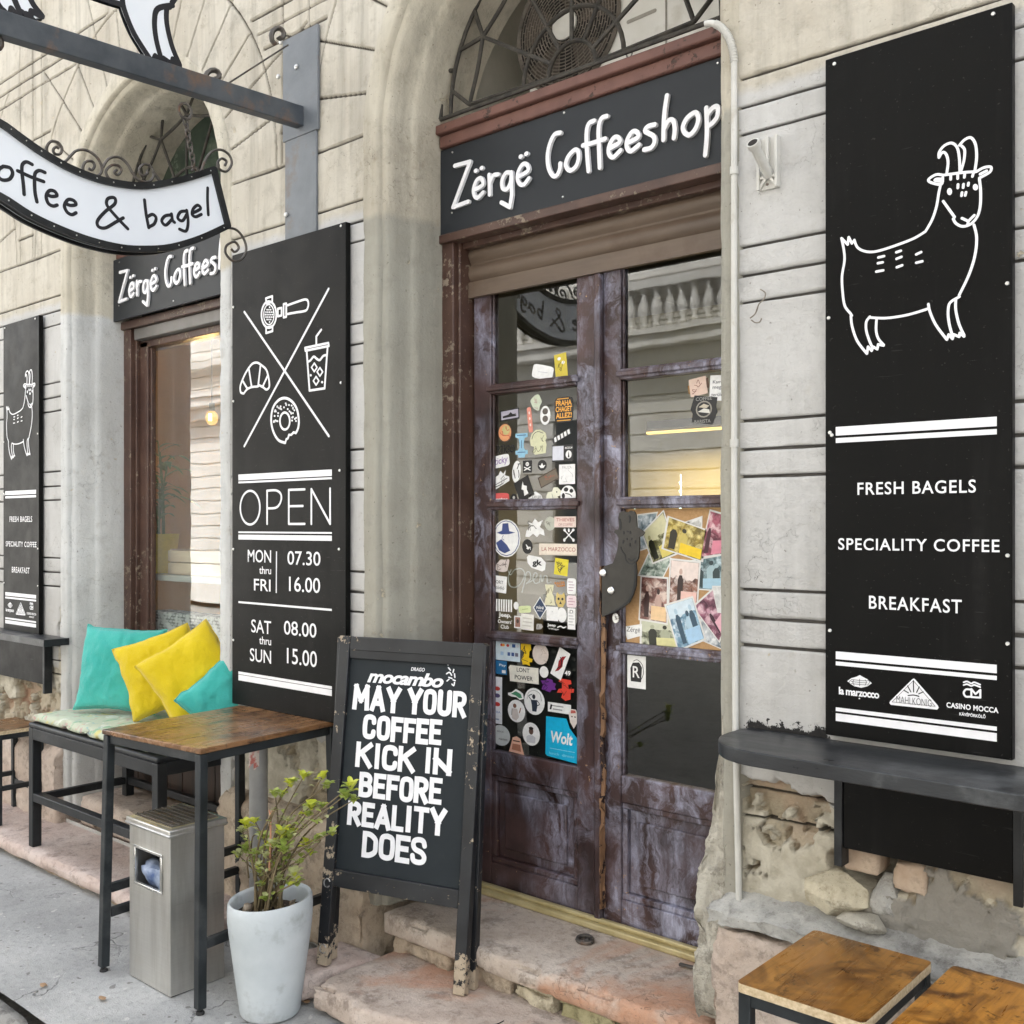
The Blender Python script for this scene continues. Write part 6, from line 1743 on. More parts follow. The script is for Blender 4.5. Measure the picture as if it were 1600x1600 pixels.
# ================================================================== air conditioner behind the fanlight grille
def aircon():
    root = thing('air_conditioner', 'white outdoor air conditioning unit behind the fanlight grille', 'air conditioner', (-2.0, .6, 3.004))
    y = .43; x0, x1, z0, z1 = -2.40, -1.60, 3.004, 3.56
    bm = bmesh.new(); add_box(bm, x0, x1, y, .80, z0, z1); part('casing', bm, simple('aged_white_enamel', (.62, .61, .56), (.72, .71, .67), 5, .4, c3=(.52, .50, .44), c3scale=4), root, bevel=.012, seg=3)
    a = PY(813, 45, y); b = PY(969, 45, y); R = (b.x - a.x) / 2; c = PY(885, 43, y); cx, cz = (a.x + b.x) / 2, c.z
    fr = wallfr(y - .001); fr.O = Vector((0, y - .001, 0))
    bm = bmesh.new(); add_plate(bm, fr, ell(cx, cz, R, R, 48), 0, .0012); part('fan_dark_disc', bm, flat((26, 22, 18), .8), root)  # dark disc on the solid casing, painted for the shaded fan recess
    bm = bmesh.new()
    for k in range(5):                                               # blades behind the guard
        a0 = k * 72; P = [(cx + R * .2 * math.cos(math.radians(a0)), cz + R * .2 * math.sin(math.radians(a0)))] + [(cx + R * .9 * math.cos(math.radians(a0 + t)), cz + R * .9 * math.sin(math.radians(a0 + t))) for t in range(-4, 46, 8)]
        add_plate(bm, fr, P, .0014, .003)
    part('fan_blade', bm, flat((78, 68, 58), .5), root)
    bm = bmesh.new(); yy = y - .016
    n = 19
    for i in range(3, n + 1): r = R * i / n; add_tube(bm, [Vector((cx + r * math.cos(t), yy, cz + r * math.sin(t))) for t in np.linspace(0, 6.2832, 49)[:-1]], .0023, 4, True)
    for i in range(3, n):
        r0, r1 = R * i / n, R * (i + 1) / n; m = 8 + 2 * i
        for k in range(m):
            t = 2 * math.pi * (k + .5 * (i % 2)) / m
            add_bar(bm, (cx + r0 * math.cos(t), yy, cz + r0 * math.sin(t)), (cx + r1 * math.cos(t), yy, cz + r1 * math.sin(t)), .0022, .0022, Vector((0, 1, 0)))
    add_tube(bm, [Vector((cx + R * math.cos(t), y - .006, cz + R * math.sin(t))) for t in np.linspace(0, 6.2832, 49)[:-1]], .007, 6, True)
    part('fan_guard', bm, simple('dusty_guard_wire', (.10, .088, .07), (.22, .19, .16), 20, .7), root, smooth=60)
    bm = bmesh.new(); add_disc(bm, (cx, yy - .001, cz), (0, -1, 0), R * .235, .012, 28); part('guard_cap', bm, M['pvc'], root, smooth=40)
    bm = bmesh.new(); e = wallfr(y - .0008)
    z = zoomer(700, 0, 3.721)
    p0, p1 = e.px(*z((1048, 128))), e.px(*z((1203, 62)))
    add_stroke(bm, e, [p0, (p1[0], p0[1] + .004)], .012, .001, sm=False); part('louvre_slot', bm, flat((150, 146, 136), .5), root)
    bm = bmesh.new(); a0, b0 = e.px(*z((1078, 303))); a1, b1 = e.px(*z((1218, 245))); add_text(bm, e, 'DIGITAL INVERTER', a0, a1, b0, b0 + .018, .001, 0, .008, .12)
    a0, b0 = e.px(*z((1055, 312))); add_stroke(bm, e, ell(a0, b0, .011, .013, 14, 100, 400), .005, .001); part('lettering', bm, flat((92, 90, 86), .5), root)
    bm = bmesh.new(); xs = PY(1040, 40, y).x
    add_box(bm, xs, xs + .006, y - .003, y + .01, z0 + .02, z1 - .02); part('seam', bm, flat((140, 136, 126), .5), root)
aircon()

# ================================================================== stickers on the door glass
SG = wallfr(.3648)
def sticker(label, c, w, h, col, shape='rect', rot=0, marks=(), layer=0, name='sticker', group='stickers on the door glass', fr=None, cat='sticker'):
    """c, w, h in photo pixels on the pane; marks are drawn in -1..1 sticker space"""
    F = fr or SG
    a, b = F.px(*c); a1 = F.px(c[0] + w / 2, c[1])[0] - F.px(c[0] - w / 2, c[1])[0]; b1 = F.px(c[0], c[1] - h / 2)[1] - F.px(c[0], c[1] + h / 2)[1]
    hw, hh = a1 / 2, b1 / 2; r = math.radians(rot)
    T = lambda p: (a + hw * p[0] * math.cos(r) - hh * p[1] * math.sin(r), b + hw * p[0] * math.sin(r) + hh * p[1] * math.cos(r))
    if shape == 'rect': O = [(-1, -1), (1, -1), (1, 1), (-1, 1)]
    elif shape == 'round': O = ell(0, 0, 1, 1, 22)
    elif shape == 'soft': O = [(math.copysign(abs(math.cos(t)) ** .35, math.cos(t)), math.copysign(abs(math.sin(t)) ** .35, math.sin(t))) for t in np.linspace(0, 6.2832, 29)[:-1]]
    elif shape == 'blob':
        sd = sum(map(ord, label)); rg = random.Random(sd); ks = [rg.uniform(.68, 1.05) for _ in range(11)]
        O = smooth_pts([(ks[i] * math.cos(2 * math.pi * i / 11), ks[i] * math.sin(2 * math.pi * i / 11)) for i in range(11)], 3, True)
    else: O = shape
    d = layer * .0004
    bm = bmesh.new(); mats = []
    def mi(col):
        m = flat(col, .4) if not isinstance(col, bpy.types.Material) else col
        if m not in mats: mats.append(m)
        return mats.index(m)
    if col is not None: add_plate(bm, F, [T(p) for p in O], d, d + .0003, mi(col))
    f = F.off(d + .00035)
    px = abs(hw)
    for m in marks:
        k = m[0]
        if k == 't': _, s, x0, x1, y0, y1, colr = m[:7]; p0 = T(((x0 + x1) / 2, (y0 + y1) / 2)); ww = (x1 - x0) * hw; h2 = (y1 - y0) * hh; add_text(bm, f, s, p0[0] - ww / 2, p0[0] + ww / 2, p0[1] - h2 / 2, p0[1] + h2 / 2, .0002, mi(colr), m[7] if len(m) > 7 else .01, m[8] if len(m) > 8 else 0, 1.0, r)
        elif k == 'p': add_plate(bm, f, [T(p) for p in m[1]], 0, .00015 + .0001 * (m[3] if len(m) > 3 else 0), mi(m[2]))
        elif k == 's': add_stroke(bm, f, [T(p) for p in m[1]], m[3], .0002, mi(m[2]), sm=(len(m) < 5))
        elif k == 'e': add_plate(bm, f, [T(p) for p in ell(m[1], m[2], m[3], m[4], 16)], 0, .00015 + .0001 * (m[6] if len(m) > 6 else 0), mi(m[5]))
        elif k == 'scr':                                             # small print / scribble lines
            rg = random.Random(m[3])
            for i in range(m[1]):
                y = .7 - 1.4 * (i + .5) / m[1]; add_stroke(bm, f, [T((-.7 + rg.uniform(0, .2), y)), T((.7 - rg.uniform(0, .5), y))], abs(hh) * .9 / m[1] * .5, .0002, mi(m[2]), sm=False)
        elif k == 'fig':                                             # tangle of drawn lines
            rg = random.Random(m[3])
            for i in range(m[1]):
                x, y = rg.uniform(-.5, .5), rg.uniform(-.55, .55); P = [(x, y)]
                for _ in range(3): x = max(-.7, min(.7, x + rg.uniform(-.5, .5))); y = max(-.75, min(.75, y + rg.uniform(-.5, .5))); P.append((x, y))
                add_stroke(bm, f, [T(p) for p in P], px * (m[4] if len(m) > 4 else .10), .0002, mi(m[2]))
    o = obj(name, bm, mats, None); recentre(o)
    return tag(o, label, cat, group)
W_, K_, CR = (238, 238, 236), (22, 22, 24), (222, 222, 196)
S = sticker
# second pane from the top, left leaf
S('dark edged lilac sticker with a skyline mark', (796, 648), 30, 17, K_, rot=4, marks=[('p', [(-.85, -.75), (.92, -.75), (.92, .8), (-.85, .8)], (176, 172, 186)), ('p', [(-.7, -.45), (.7, -.45), (.7, .0), (.35, .0), (.15, .45), (-.1, .05), (-.7, -.1)], K_, 1), ('s', [(-.5, -.2), (.6, -.2)], W_, .002)])
S('pale green ghost-shaped sticker', (838, 629), 19, 28, (205, 214, 192), 'blob', marks=[('fig', 3, (180, 150, 140), 1, .05)])
S('narrow coral sticker standing upright with cut letters', (828, 656), 7, 40, (226, 146, 128), 'soft', rot=7, marks=[('e', 0, .55, .35, .12, (250, 220, 210)), ('e', 0, 0.1, .35, .12, (250, 220, 210)), ('e', 0, -.4, .35, .12, (250, 220, 210))])
S('white oval ring sticker with a dark centre', (852, 649), 16, 30, W_, 'round', marks=[('e', 0, .42, .55, .34, (96, 88, 80)), ('e', 0, -.36, .55, .34, (96, 88, 80)), ('s', [(-.5, .05), (.5, .05)], W_, .003)])
S('black and orange lettered sticker at the top right of the second pane', (881, 640), 29, 40, K_, 'soft', marks=[('t', 'PRAHA', -.85, .85, .32, .74, (238, 170, 60), .03), ('t', 'CHAGET', -.88, .88, -.16, .26, (238, 170, 60), .03), ('t', 'ALLEZ!', -.85, .85, -.66, -.24, (238, 170, 60), .03), ('s', [(-.7, .86), (.5, .86)], (238, 170, 60), .003), ('s', [(-.7, -.84), (.7, -.84)], (238, 170, 60), .003)])
S('round orange and green sticker with a dark rim', (789, 676), 22, 30, (60, 40, 34), 'round', marks=[('e', 0, 0, .9, .9, (226, 158, 110)), ('e', .15, .25, .55, .5, (200, 190, 130), 1), ('fig', 3, (190, 80, 60), 3, .07)])
S('light blue totem-shaped sticker', (815, 696), 19, 38, (150, 198, 222), [(-1, 1), (1, 1), (1, .68), (.5, .6), (.35, .2), (.35, -.2), (.6, -.4), (1, -.4), (1, -.72), (.6, -.75), (.5, -1), (-.5, -1), (-.6, -.75), (-1, -.72), (-1, -.4), (-.6, -.4), (-.35, -.2), (-.35, .2), (-.5, .6), (-1, .68)], marks=[('s', [(-.7, .84), (.7, .84)], (70, 110, 150), .003), ('s', [(0, .4), (0, -.2)], (70, 110, 150), .003), ('s', [(-.6, -.56), (.6, -.56)], (70, 110, 150), .003)])
S('cream sticker of a raised arm under an arc of letters', (841, 691), 26, 39, (214, 214, 178), [(-.9, -.25), (-1, .2), (-.8, .7), (-.3, 1), (.3, 1), (.9, .7), (1, .3), (.85, .1), (1, -.2), (.9, -.9), (-.4, -1), (-.6, -.8), (-.5, -.35)], marks=[('fig', 4, (120, 120, 96), 4, .05), ('s', [(-.75, .3), (-.5, .7), (0, .85), (.6, .7)], (60, 60, 60), .002)])
S('clapperboard-shaped black and white sticker', (879, 706), 33, 30, K_, [(-1, -1), (1, -1), (1, .72), (-1, .72)], rot=0, marks=[('p', [(-.95, -.85), (.1, -.85), (.1, .62), (-.95, .62)], (214, 216, 226)), ('t', 'MÚZEUM', .25, .92, .28, .55, W_, .01), ('e', .58, -.3, .28, .42, W_), ('p', [(.5, -.62), (.66, -.62), (.58, .05)], K_, 2)])
S('striped clapper stick of the clapperboard sticker', (878, 681), 31, 9, K_, rot=22, marks=[('p', [(-.85 + i * .36, -.8), (-.62 + i * .36, -.8), (-.56 + i * .36, .8), (-.79 + i * .36, .8)], W_) for i in range(5)])
S('black brush lettering cut straight onto the glass', (785, 702), 38, 14, None, marks=[('t', 'VERTIGO', -1, 1, -.9, .9, K_, .03, .2)])
S('lilac script lettering sticker with a white outline', (781, 721), 30, 19, W_, 'soft', rot=8, marks=[('t', 'Sticky', -.85, .85, -.75, .7, (150, 120, 176), .01, .2)])
S('tall white oval sticker with a black figure', (807, 737), 13, 34, W_, 'round', rot=-8, marks=[('fig', 3, K_, 5, .16)])
S('small black square sticker with skull and crossed bones', (824, 729), 14, 19, K_, marks=[('e', 0, .4, .38, .34, W_), ('s', [(-.65, -.1), (.65, -.6)], W_, .0035), ('s', [(.65, -.1), (-.65, -.6)], W_, .0035), ('e', -.14, .42, .09, .08, K_, 2), ('e', .14, .42, .09, .08, K_, 2)])
S('small round black sticker with a white bird', (847, 727), 14, 17, K_, 'round', marks=[('p', [(-.7, .0), (-.3, -.5), (.3, -.5), (.75, .05), (.3, -.1), (0, .45), (-.3, -.05)], W_)])
S('white sticker of a boat-shaped nameplate', (782, 750), 28, 32, W_, [(-1, -.95), (-.6, -.95), (1, -.1), (.95, .3), (.5, .45), (.6, .95), (.3, .6), (0, .9), (-.2, .5), (-.9, .1), (-1, -.3)], marks=[('s', [(-.75, -.55), (.75, .15)], (120, 120, 120), .003), ('s', [(-.85, -.8), (.3, -.35)], K_, .003), ('fig', 3, (150, 150, 150), 2, .04)])
S('tilted black rectangular sticker with a white goat figure', (819, 764), 24, 34, K_, rot=24, layer=1, marks=[('p', [(-.25, -.6), (.35, -.6), (.3, -.2), (.45, .1), (.1, .35), (.15, .7), (-.1, .4), (-.3, .1), (-.1, -.1)], W_)])
S('tilted brown outlined sticker', (857, 747), 31, 18, (78, 64, 52), rot=22, marks=[('p', [(-.9, -.8), (.9, -.8), (.9, .8), (-.9, .8)], (112, 100, 84)), ('fig', 3, (150, 90, 70), 6, .05)])
S('white note-like square sticker with faint print', (886, 741), 25, 31, W_, marks=[('t', 'PAUZA', -.6, .6, .55, .82, (180, 180, 180)), ('fig', 3, (190, 190, 190), 7, .04)])
S('red rectangular sticker in the bottom left corner of the second pane', (781, 781), 29, 21, (214, 92, 90), 'soft', marks=[('t', 'maysker', -.85, .85, -.2, .3, W_, .03), ('s', [(.1, -.5), (.7, -.5)], W_, .002)])
S('small black oval sticker beside the red one', (803, 780), 11, 17, K_, 'round', marks=[('e', 0, .3, .35, .3, (190, 188, 180)), ('s', [(-.5, -.4), (.5, -.4)], (190, 188, 180), .003)])
S('white cloud-shaped sticker with the shop name in script', (838, 777), 25, 20, W_, 'blob', layer=1, marks=[('t', 'Zërgë', -.6, .6, -.35, .45, (120, 120, 120), 0, .1)])
S('cream sticker shaped like a bear beside the cow sticker', (865, 776), 25, 29, (226, 226, 204), [(-.9, .1), (-.7, .5), (-.2, .55), (0, 1), (.5, 1), (.95, .6), (.8, .1), (.5, 0), (.7, -.4), (.6, -.95), (.2, -.95), (0, -.6), (-.1, -.95), (-.5, -.9), (-.45, -.4), (-.9, -.2)], marks=[('e', .4, .5, .07, .08, K_), ('s', [(-.2, .3), (0, -.3), (.3, -.5)], (110, 110, 100), .0015)])
S('round white sticker with black cow patches', (887.5, 774), 24, 31, W_, 'round', marks=[('e', -.25, .6, .3, .22, K_), ('e', .45, .45, .25, .2, K_), ('e', -.6, -.05, .22, .3, K_), ('p', [(-.1, -.8), (.6, -.7), (.7, -.3), (.2, -.4)], K_), ('s', [(-.3, .2), (.2, .1), (.5, -.1)], K_, .003)])
# third pane
S('large white oval sticker of a blue man in a tall hat', (791, 841), 44, 59, W_, 'round', marks=[('e', 0, 0, .93, .94, (60, 76, 130)), ('e', 0, 0, .88, .9, W_, 1), ('p', [(-.25, .78), (.15, .8), (.22, .38), (.65, .3), (.2, .22), (-.3, .2), (-.68, .28), (-.3, .4)], (60, 76, 130), 3), ('p', [(-.72, -.25), (-.35, -.05), (.05, -.35), (.3, -.65), (-.1, -.8), (-.5, -.65)], (60, 76, 130), 3), ('s', [(-.2, .15), (-.3, 0), (-.15, -.1)], (60, 76, 130), .002)])
S('white sticker shaped like a moth', (836, 825), 30, 30, W_, [(-1, -.9), (-.9, -.3), (-.5, .1), (-.8, .6), (-.3, .5), (0, 1), (.3, .6), (.8, .8), (.5, .1), (.9, -.2), (1, -.8), (.5, -.6), (.2, -.95), (-.2, -.6), (-.6, -.95)], marks=[('fig', 4, (110, 108, 104), 8, .05)])
S('small round sticker in grey green, upper middle of the third pane', (859.5, 818), 17, 22, (188, 190, 176), 'round', marks=[('fig', 2, (120, 120, 112), 9, .07)])
S('pale pink rectangular sticker with faint capitals', (883, 815.5), 34, 17, (232, 212, 202), layer=1, marks=[('t', 'THIEVES', -.8, .85, .1, .7, (190, 120, 110)), ('t', 'OF COFFEE', -.6, .7, -.7, -.25, (190, 140, 130))])
S('white crossed darts cut onto the glass', (889, 836), 19, 21, None, marks=[('s', [(-.8, -.8), (.8, .8)], W_, .004), ('s', [(.8, -.8), (-.8, .8)], W_, .004), ('e', -.75, -.75, .2, .25, W_), ('e', .75, -.75, .2, .25, W_), ('e', .7, .75, .22, .22, W_), ('e', -.7, .75, .22, .22, W_), ('e', 0, .7, .15, .3, W_)])
S('round black sticker with small white lettering', (824, 854), 16, 23, K_, 'round', marks=[('fig', 3, W_, 10, .09)])
S('long cream plate sticker with red capitals', (872, 858.5), 60, 18, (230, 218, 202), rot=0, marks=[('t', 'LA MARZOCCO', -.86, .9, -.32, .38, (170, 90, 80), .0), ('s', [(-.95, -.85), (.95, -.85)], (200, 180, 160), .001)])
S('white hexagonal sticker with bold black letters', (838, 880), 30, 25, W_, [(-1, .7), (-.8, 1), (.5, .75), (1, .1), (.9, -.8), (.6, -1), (-.5, -.6), (-.9, 0)], marks=[('t', 'gk', -.4, .6, -.5, .45, K_, .04)])
S('pale pink sneaker-shaped sticker', (786, 884), 26, 25, (208, 196, 190), 'blob', rot=15, marks=[('fig', 4, (120, 108, 104), 11, .06)])
S('yellow square sticker with dark scribble', (877, 886), 21, 26, (222, 206, 40), rot=-6, marks=[('fig', 7, (70, 64, 14), 12, .07)])
S('white square sticker reading SPORT', (778.5, 912.5), 26, 26, W_, rot=-4, marks=[('t', 'SPORT', -.75, .6, .05, .45, (70, 70, 70)), ('t', 'Stúdió', -.5, .75, -.6, -.2, (100, 100, 100))])
S('small orange lettering on the glass', (875, 913), 16, 9, None, rot=6, marks=[('t', 'RACER', -1, 1, .05, .9, (220, 140, 50), .02), ('t', 'TEAM', -.8, .9, -.9, -.1, (220, 140, 50), .02)])
S('white upright sticker at the right edge of the third pane', (893, 916), 14, 25, W_, 'soft', marks=[('scr', 4, (190, 170, 180), 1)])
S('pale pink square sticker below the white upright one', (893, 940), 15, 19, (232, 214, 216), 'soft', marks=[('scr', 3, (190, 150, 160), 2)])
S('cream sticker shaped like a sitting dog', (859, 930), 18, 33, (224, 220, 186), [(-.8, 1), (.7, 1), (.6, .5), (.4, .2), (.7, -.1), (.8, -.5), (1, -.95), (-1, -.95), (-.8, -.5), (-.6, -.1), (-.4, .2), (-.7, .6)], marks=[('fig', 4, (110, 100, 70), 13, .06)])
S('small golden cat mask sticker', (876, 937), 15, 23, (206, 182, 110), [(-.9, .6), (-.7, 1), (-.3, .7), (.3, .7), (.7, 1), (.9, .6), (1, -.3), (.5, -1), (-.5, -1), (-1, -.3)], layer=1, marks=[('e', -.4, .1, .22, .18, K_), ('e', .4, .1, .22, .18, K_), ('p', [(-.3, -.6), (.3, -.6), (0, -.2)], K_)])
S('white seven-slot car grille emblem with round lamps', (787, 946), 46, 20, None, marks=[('p', [(-.52 + i * .165, -.95), (-.42 + i * .165, -.95), (-.42 + i * .165, .95), (-.52 + i * .165, .95)], W_) for i in range(7)] + [('e', -.82, .25, .17, .6, W_), ('e', .84, .1, .17, .6, W_)])
S('white three-line owners club lettering under the grille emblem', (789, 970), 22, 25, None, marks=[('t', 'Jeep.', -.9, .9, .3, 1, W_, .03), ('t', "Owners'", -1, 1, -.35, .15, W_, .02), ('t', 'Club', -.6, .55, -1, -.5, W_, .02)])
S('pale lime oval sticker', (820, 952), 19, 11, (214, 224, 170), 'soft', rot=5, marks=[('s', [(-.4, 0), (.5, .1)], (150, 170, 110), .002)])
S('black and blue diamond sticker with a white rim', (844, 950), 22, 36, W_, [(0, 1), (1, 0), (0, -1), (-1, 0)], layer=1, marks=[('p', [(0, .88), (.85, 0), (0, -.88), (-.85, 0)], (40, 60, 90)), ('t', 'PÁNI', -.5, .5, -.1, .2, W_, .02), ('s', [(-.4, -.25), (.4, -.25)], W_, .0015)])
S('plain white square sticker near the bottom of the third pane', (863, 959), 18, 22, W_, marks=[('e', 0, .3, .1, .1, (200, 200, 200))])
S('plain white round sticker overlapping the white square', (878, 961), 15, 23, W_, 'round', layer=1)
S('narrow white sticker headed with a letter D', (893, 967), 12, 33, W_, marks=[('t', 'D', -.45, .45, .5, .85, (60, 60, 60)), ('scr', 5, (190, 190, 190), 3)])
S('white square sticker with faint print beside the portrait card', (824, 972), 20, 25, (232, 230, 222), rot=-2, marks=[('scr', 3, (205, 200, 190), 4)])
S('tiny framed portrait card', (809, 972), 11, 19, W_, marks=[('p', [(-.7, -.8), (.7, -.8), (.7, .8), (-.7, .8)], (150, 110, 96)), ('e', 0, .15, .35, .35, (70, 56, 50), 1)])
S('small white off-road club lettering at the bottom of the third pane', (870, 980), 30, 12, None, marks=[('t', 'Jeep', -1, -.1, -.1, .8, W_, .03), ('t', 'Village', -.9, .2, -.8, -.3, W_, .01), ('s', [(.1, 0), (.4, .3), (.7, 0), (.95, .3)], W_, .004)])
S('small grey chip-shaped sticker', (843, 979), 11, 10, (170, 168, 164), [(-1, -1), (.4, -.8), (1, 0), (.6, .9), (-.8, .8)], marks=[('s', [(-.4, -.4), (-.3, .4)], K_, .002)])
# lowest pane
S('pale blue sheet of payment card marks', (793.5, 1016.5), 38, 32, (206, 222, 232), marks=[('e', -.5, .5, .12, .14, (200, 60, 50)), ('e', -.36, .5, .12, .14, (226, 150, 60), 1), ('e', 0, .5, .12, .14, (180, 60, 60)), ('p', [(.35, .35), (.62, .35), (.62, .68), (.35, .68)], (40, 80, 140)), ('e', .8, .52, .1, .14, (200, 200, 210)), ('p', [(-.6, -.5), (-.35, -.5), (-.35, -.15), (-.6, -.15)], (160, 190, 220)), ('p', [(-.02, -.5), (.2, -.5), (.2, -.15), (-.02, -.15)], (60, 90, 150)), ('p', [(.3, -.5), (.52, -.5), (.52, -.15), (.3, -.15)], (50, 80, 140)), ('p', [(.6, -.5), (.85, -.5), (.85, -.15), (.6, -.15)], (110, 110, 130))])
S('yellow splash sticker of stacked letters', (822.5, 1021.5), 19, 37, (240, 200, 30), [(-.9, .8), (-.2, 1), (.7, .85), (.8, .4), (.5, .2), (.4, -.3), (1, -.4), (.9, -.65), (.5, -.7), (.6, -1), (0, -.9), (-.6, -.95), (-.8, -.5), (-.3, .1), (-.9, .3)], marks=[('fig', 4, (90, 74, 20), 14, .07)])
S('large pale pink round sticker in the lowest pane', (844.5, 1022), 25, 33, (216, 204, 196), 'round', marks=[('fig', 3, (190, 176, 168), 15, .06)])
S('tilted white sticker with a red brush mark and zigzag edge', (875.6, 1037), 18, 47, W_, rot=-24, layer=1, marks=[('p', [(-.4, -.7), (.1, -.5), (.5, -.1), (.3, .3), (.5, .7), (-.1, .5), (-.4, .1), (-.2, -.3)], (150, 34, 40)), ('s', [(-.3, .4), (.3, 0), (-.2, -.4)], K_, .003)])
S('blue contactless payment sticker cut by the chalkboard', (783, 1043), 18, 21, (40, 110, 160), marks=[('t', 'Pay', -.3, .85, .1, .55, W_, .02), ('p', [(.15, -.8), (.8, -.8), (.8, -.35), (.15, -.35)], W_)])
S('white torn plate sticker reading LONT POWER', (818, 1054.5), 47, 26, (230, 226, 214), [(-1, .7), (-.9, 1), (.98, 1), (1, -.9), (-.9, -.95), (-.94, .2)], marks=[('t', 'LONT', -.45, .4, .3, .82, K_, .01), ('t', 'POWER', -.58, .62, -.62, -.1, K_, .01)])
S('small plain white round sticker in the lowest pane', (850, 1050), 14, 18, W_, 'round')
S('small black badge sticker with the number 49', (887, 1052), 14, 16, K_, 'blob', marks=[('t', '49', -.65, .65, -.45, .5, W_, .03)])
S('purple splash sticker of letters', (857, 1071), 24, 21, (112, 52, 140), [(-1, .6), (-.3, .7), (-.2, 1), (.5, .9), (.6, .5), (1, .4), (.8, -.1), (1, -.5), (.4, -.6), (.2, -1), (-.4, -.8), (-.9, -.7), (-.7, 0)], marks=[('fig', 4, (50, 20, 70), 16, .06)])
S('red splash sticker of letters', (883.5, 1078), 27, 34, (222, 72, 56), [(-.6, 1), (.6, .95), (.7, .6), (.3, .5), (.4, .1), (1, .2), (.95, -.15), (.6, -.2), (.6, -.8), (0, -1), (-.5, -.75), (-.3, -.3), (-1, -.35), (-.8, 0), (-.4, .1), (-.4, .6), (-.8, .7)], marks=[('fig', 3, (130, 34, 26), 17, .05)])
S('tall white strip of card logos at the left edge of the lowest pane', (777, 1094), 15, 73, (226, 228, 232), marks=[('e', 0, .5, .6, .09, (190, 60, 50)), ('e', 0, .2, .6, .09, (90, 80, 120)), ('e', 0, -.17, .6, .09, (200, 56, 50)), ('t', 'VISA', -.7, .7, -.55, -.46, (110, 130, 180)), ('p', [(-.5, -.85), (.4, -.85), (.4, -.78), (-.5, -.78)], (150, 160, 180))])
S('green and white pointing hand sticker', (806, 1085), 25, 17, W_, [(-1, .1), (-.5, .3), (0, 1), (.5, .7), (.9, .3), (1, -.6), (.5, -.9), (.1, -.5), (-.5, -.5), (-.95, -.3)], marks=[('p', [(-.6, .0), (0, .6), (.6, .2), (.8, -.5), (.4, -.6), (0, -.2)], (70, 140, 104))])
S('large white round sticker of a dark standing man', (835, 1096), 32, 42, W_, 'round', marks=[('e', -.05, .35, .16, .18, (40, 44, 54)), ('p', [(-.35, .1), (.25, .12), (.3, -.3), (.2, -.75), (-.2, -.75), (-.25, -.3)], (40, 50, 66)), ('s', [(-.3, .1), (-.55, .35), (-.25, .5)], (40, 50, 66), .003), ('s', [(.25, .1), (.5, -.15), (.25, -.3)], (40, 50, 66), .003), ('s', [(-.7, .1), (-.55, .6), (0, .82), (.55, .6), (.7, .1)], (150, 150, 150), .0015)])
S('white round sticker of a waving person in white', (807, 1111), 27, 35, W_, 'round', marks=[('e', -.2, .45, .2, .2, (120, 84, 66)), ('p', [(-.55, .2), (.1, .2), (.3, -.5), (0, -.85), (-.5, -.7)], (206, 196, 190)), ('s', [(.35, -.1), (.5, .3)], (150, 100, 80), .004), ('s', [(-.5, .1), (-.55, -.4)], (80, 60, 54), .002)])
S('small white rectangular label with a black mark', (874, 1106.5), 36, 15, W_, marks=[('p', [(-.85, -.5), (-.7, -.5), (-.6, .5), (-.75, .6)], K_), ('scr', 2, (150, 150, 150), 5)])
S('pale face-shaped sticker above the cyan one', (896, 1123), 16, 31, (226, 216, 208), [(-.9, .4), (-.5, .95), (.5, .95), (.95, .4), (.8, -.3), (.1, -1), (-.6, -.4)], layer=2, marks=[('e', -.25, .2, .15, .08, (90, 70, 64)), ('e', .35, .2, .15, .08, (90, 70, 64)), ('p', [(-.5, .5), (.5, .6), (.4, .85), (-.4, .85)], (190, 90, 80))])
S('big cyan delivery sticker with white script', (877.5, 1155), 51, 68, (22, 178, 222), [(-.95, .95), (.3, .98), (.5, .55), (1, .1), (1, -1), (-.9, -.88), (-1, -.8)], layer=1, marks=[('t', 'Wolt', -.65, .68, -.22, .32, W_, .03, .15), ('s', [(-.7, -.5), (.8, -.5)], (140, 220, 240), .002), ('t', 'lunch  dinner', -.75, .8, -.78, -.66, (140, 220, 240))])
S('grey round sticker in the lower left of the lowest pane', (782.5, 1149), 29, 32, (198, 202, 200), 'round', marks=[('t', 'since', -.4, .3, .3, .5, (120, 120, 120)), ('t', 'roasters', -.2, .7, -.45, -.25, (90, 90, 90))])
S('white round sticker of a man in a light shirt', (830, 1147), 27, 36, W_, 'round', marks=[('e', 0, .25, .26, .3, (100, 74, 62)), ('p', [(-.5, -.75), (.45, -.75), (.5, -.25), (.2, -.1), (-.3, -.1), (-.55, -.3)], (200, 200, 204)), ('e', 0, .5, .26, .14, (40, 36, 34), 1)])
S('pink bearded face sticker', (807, 1164), 24, 27, (228, 180, 156), [(-1, -.9), (-.7, 0), (-.5, .8), (0, 1), (.5, .8), (.7, 0), (1, -1)], marks=[('p', [(-.5, .1), (.5, .1), (.6, -.7), (-.6, -.6)], (170, 112, 88)), ('s', [(-.4, .45), (.4, .45)], (90, 60, 50), .004)])
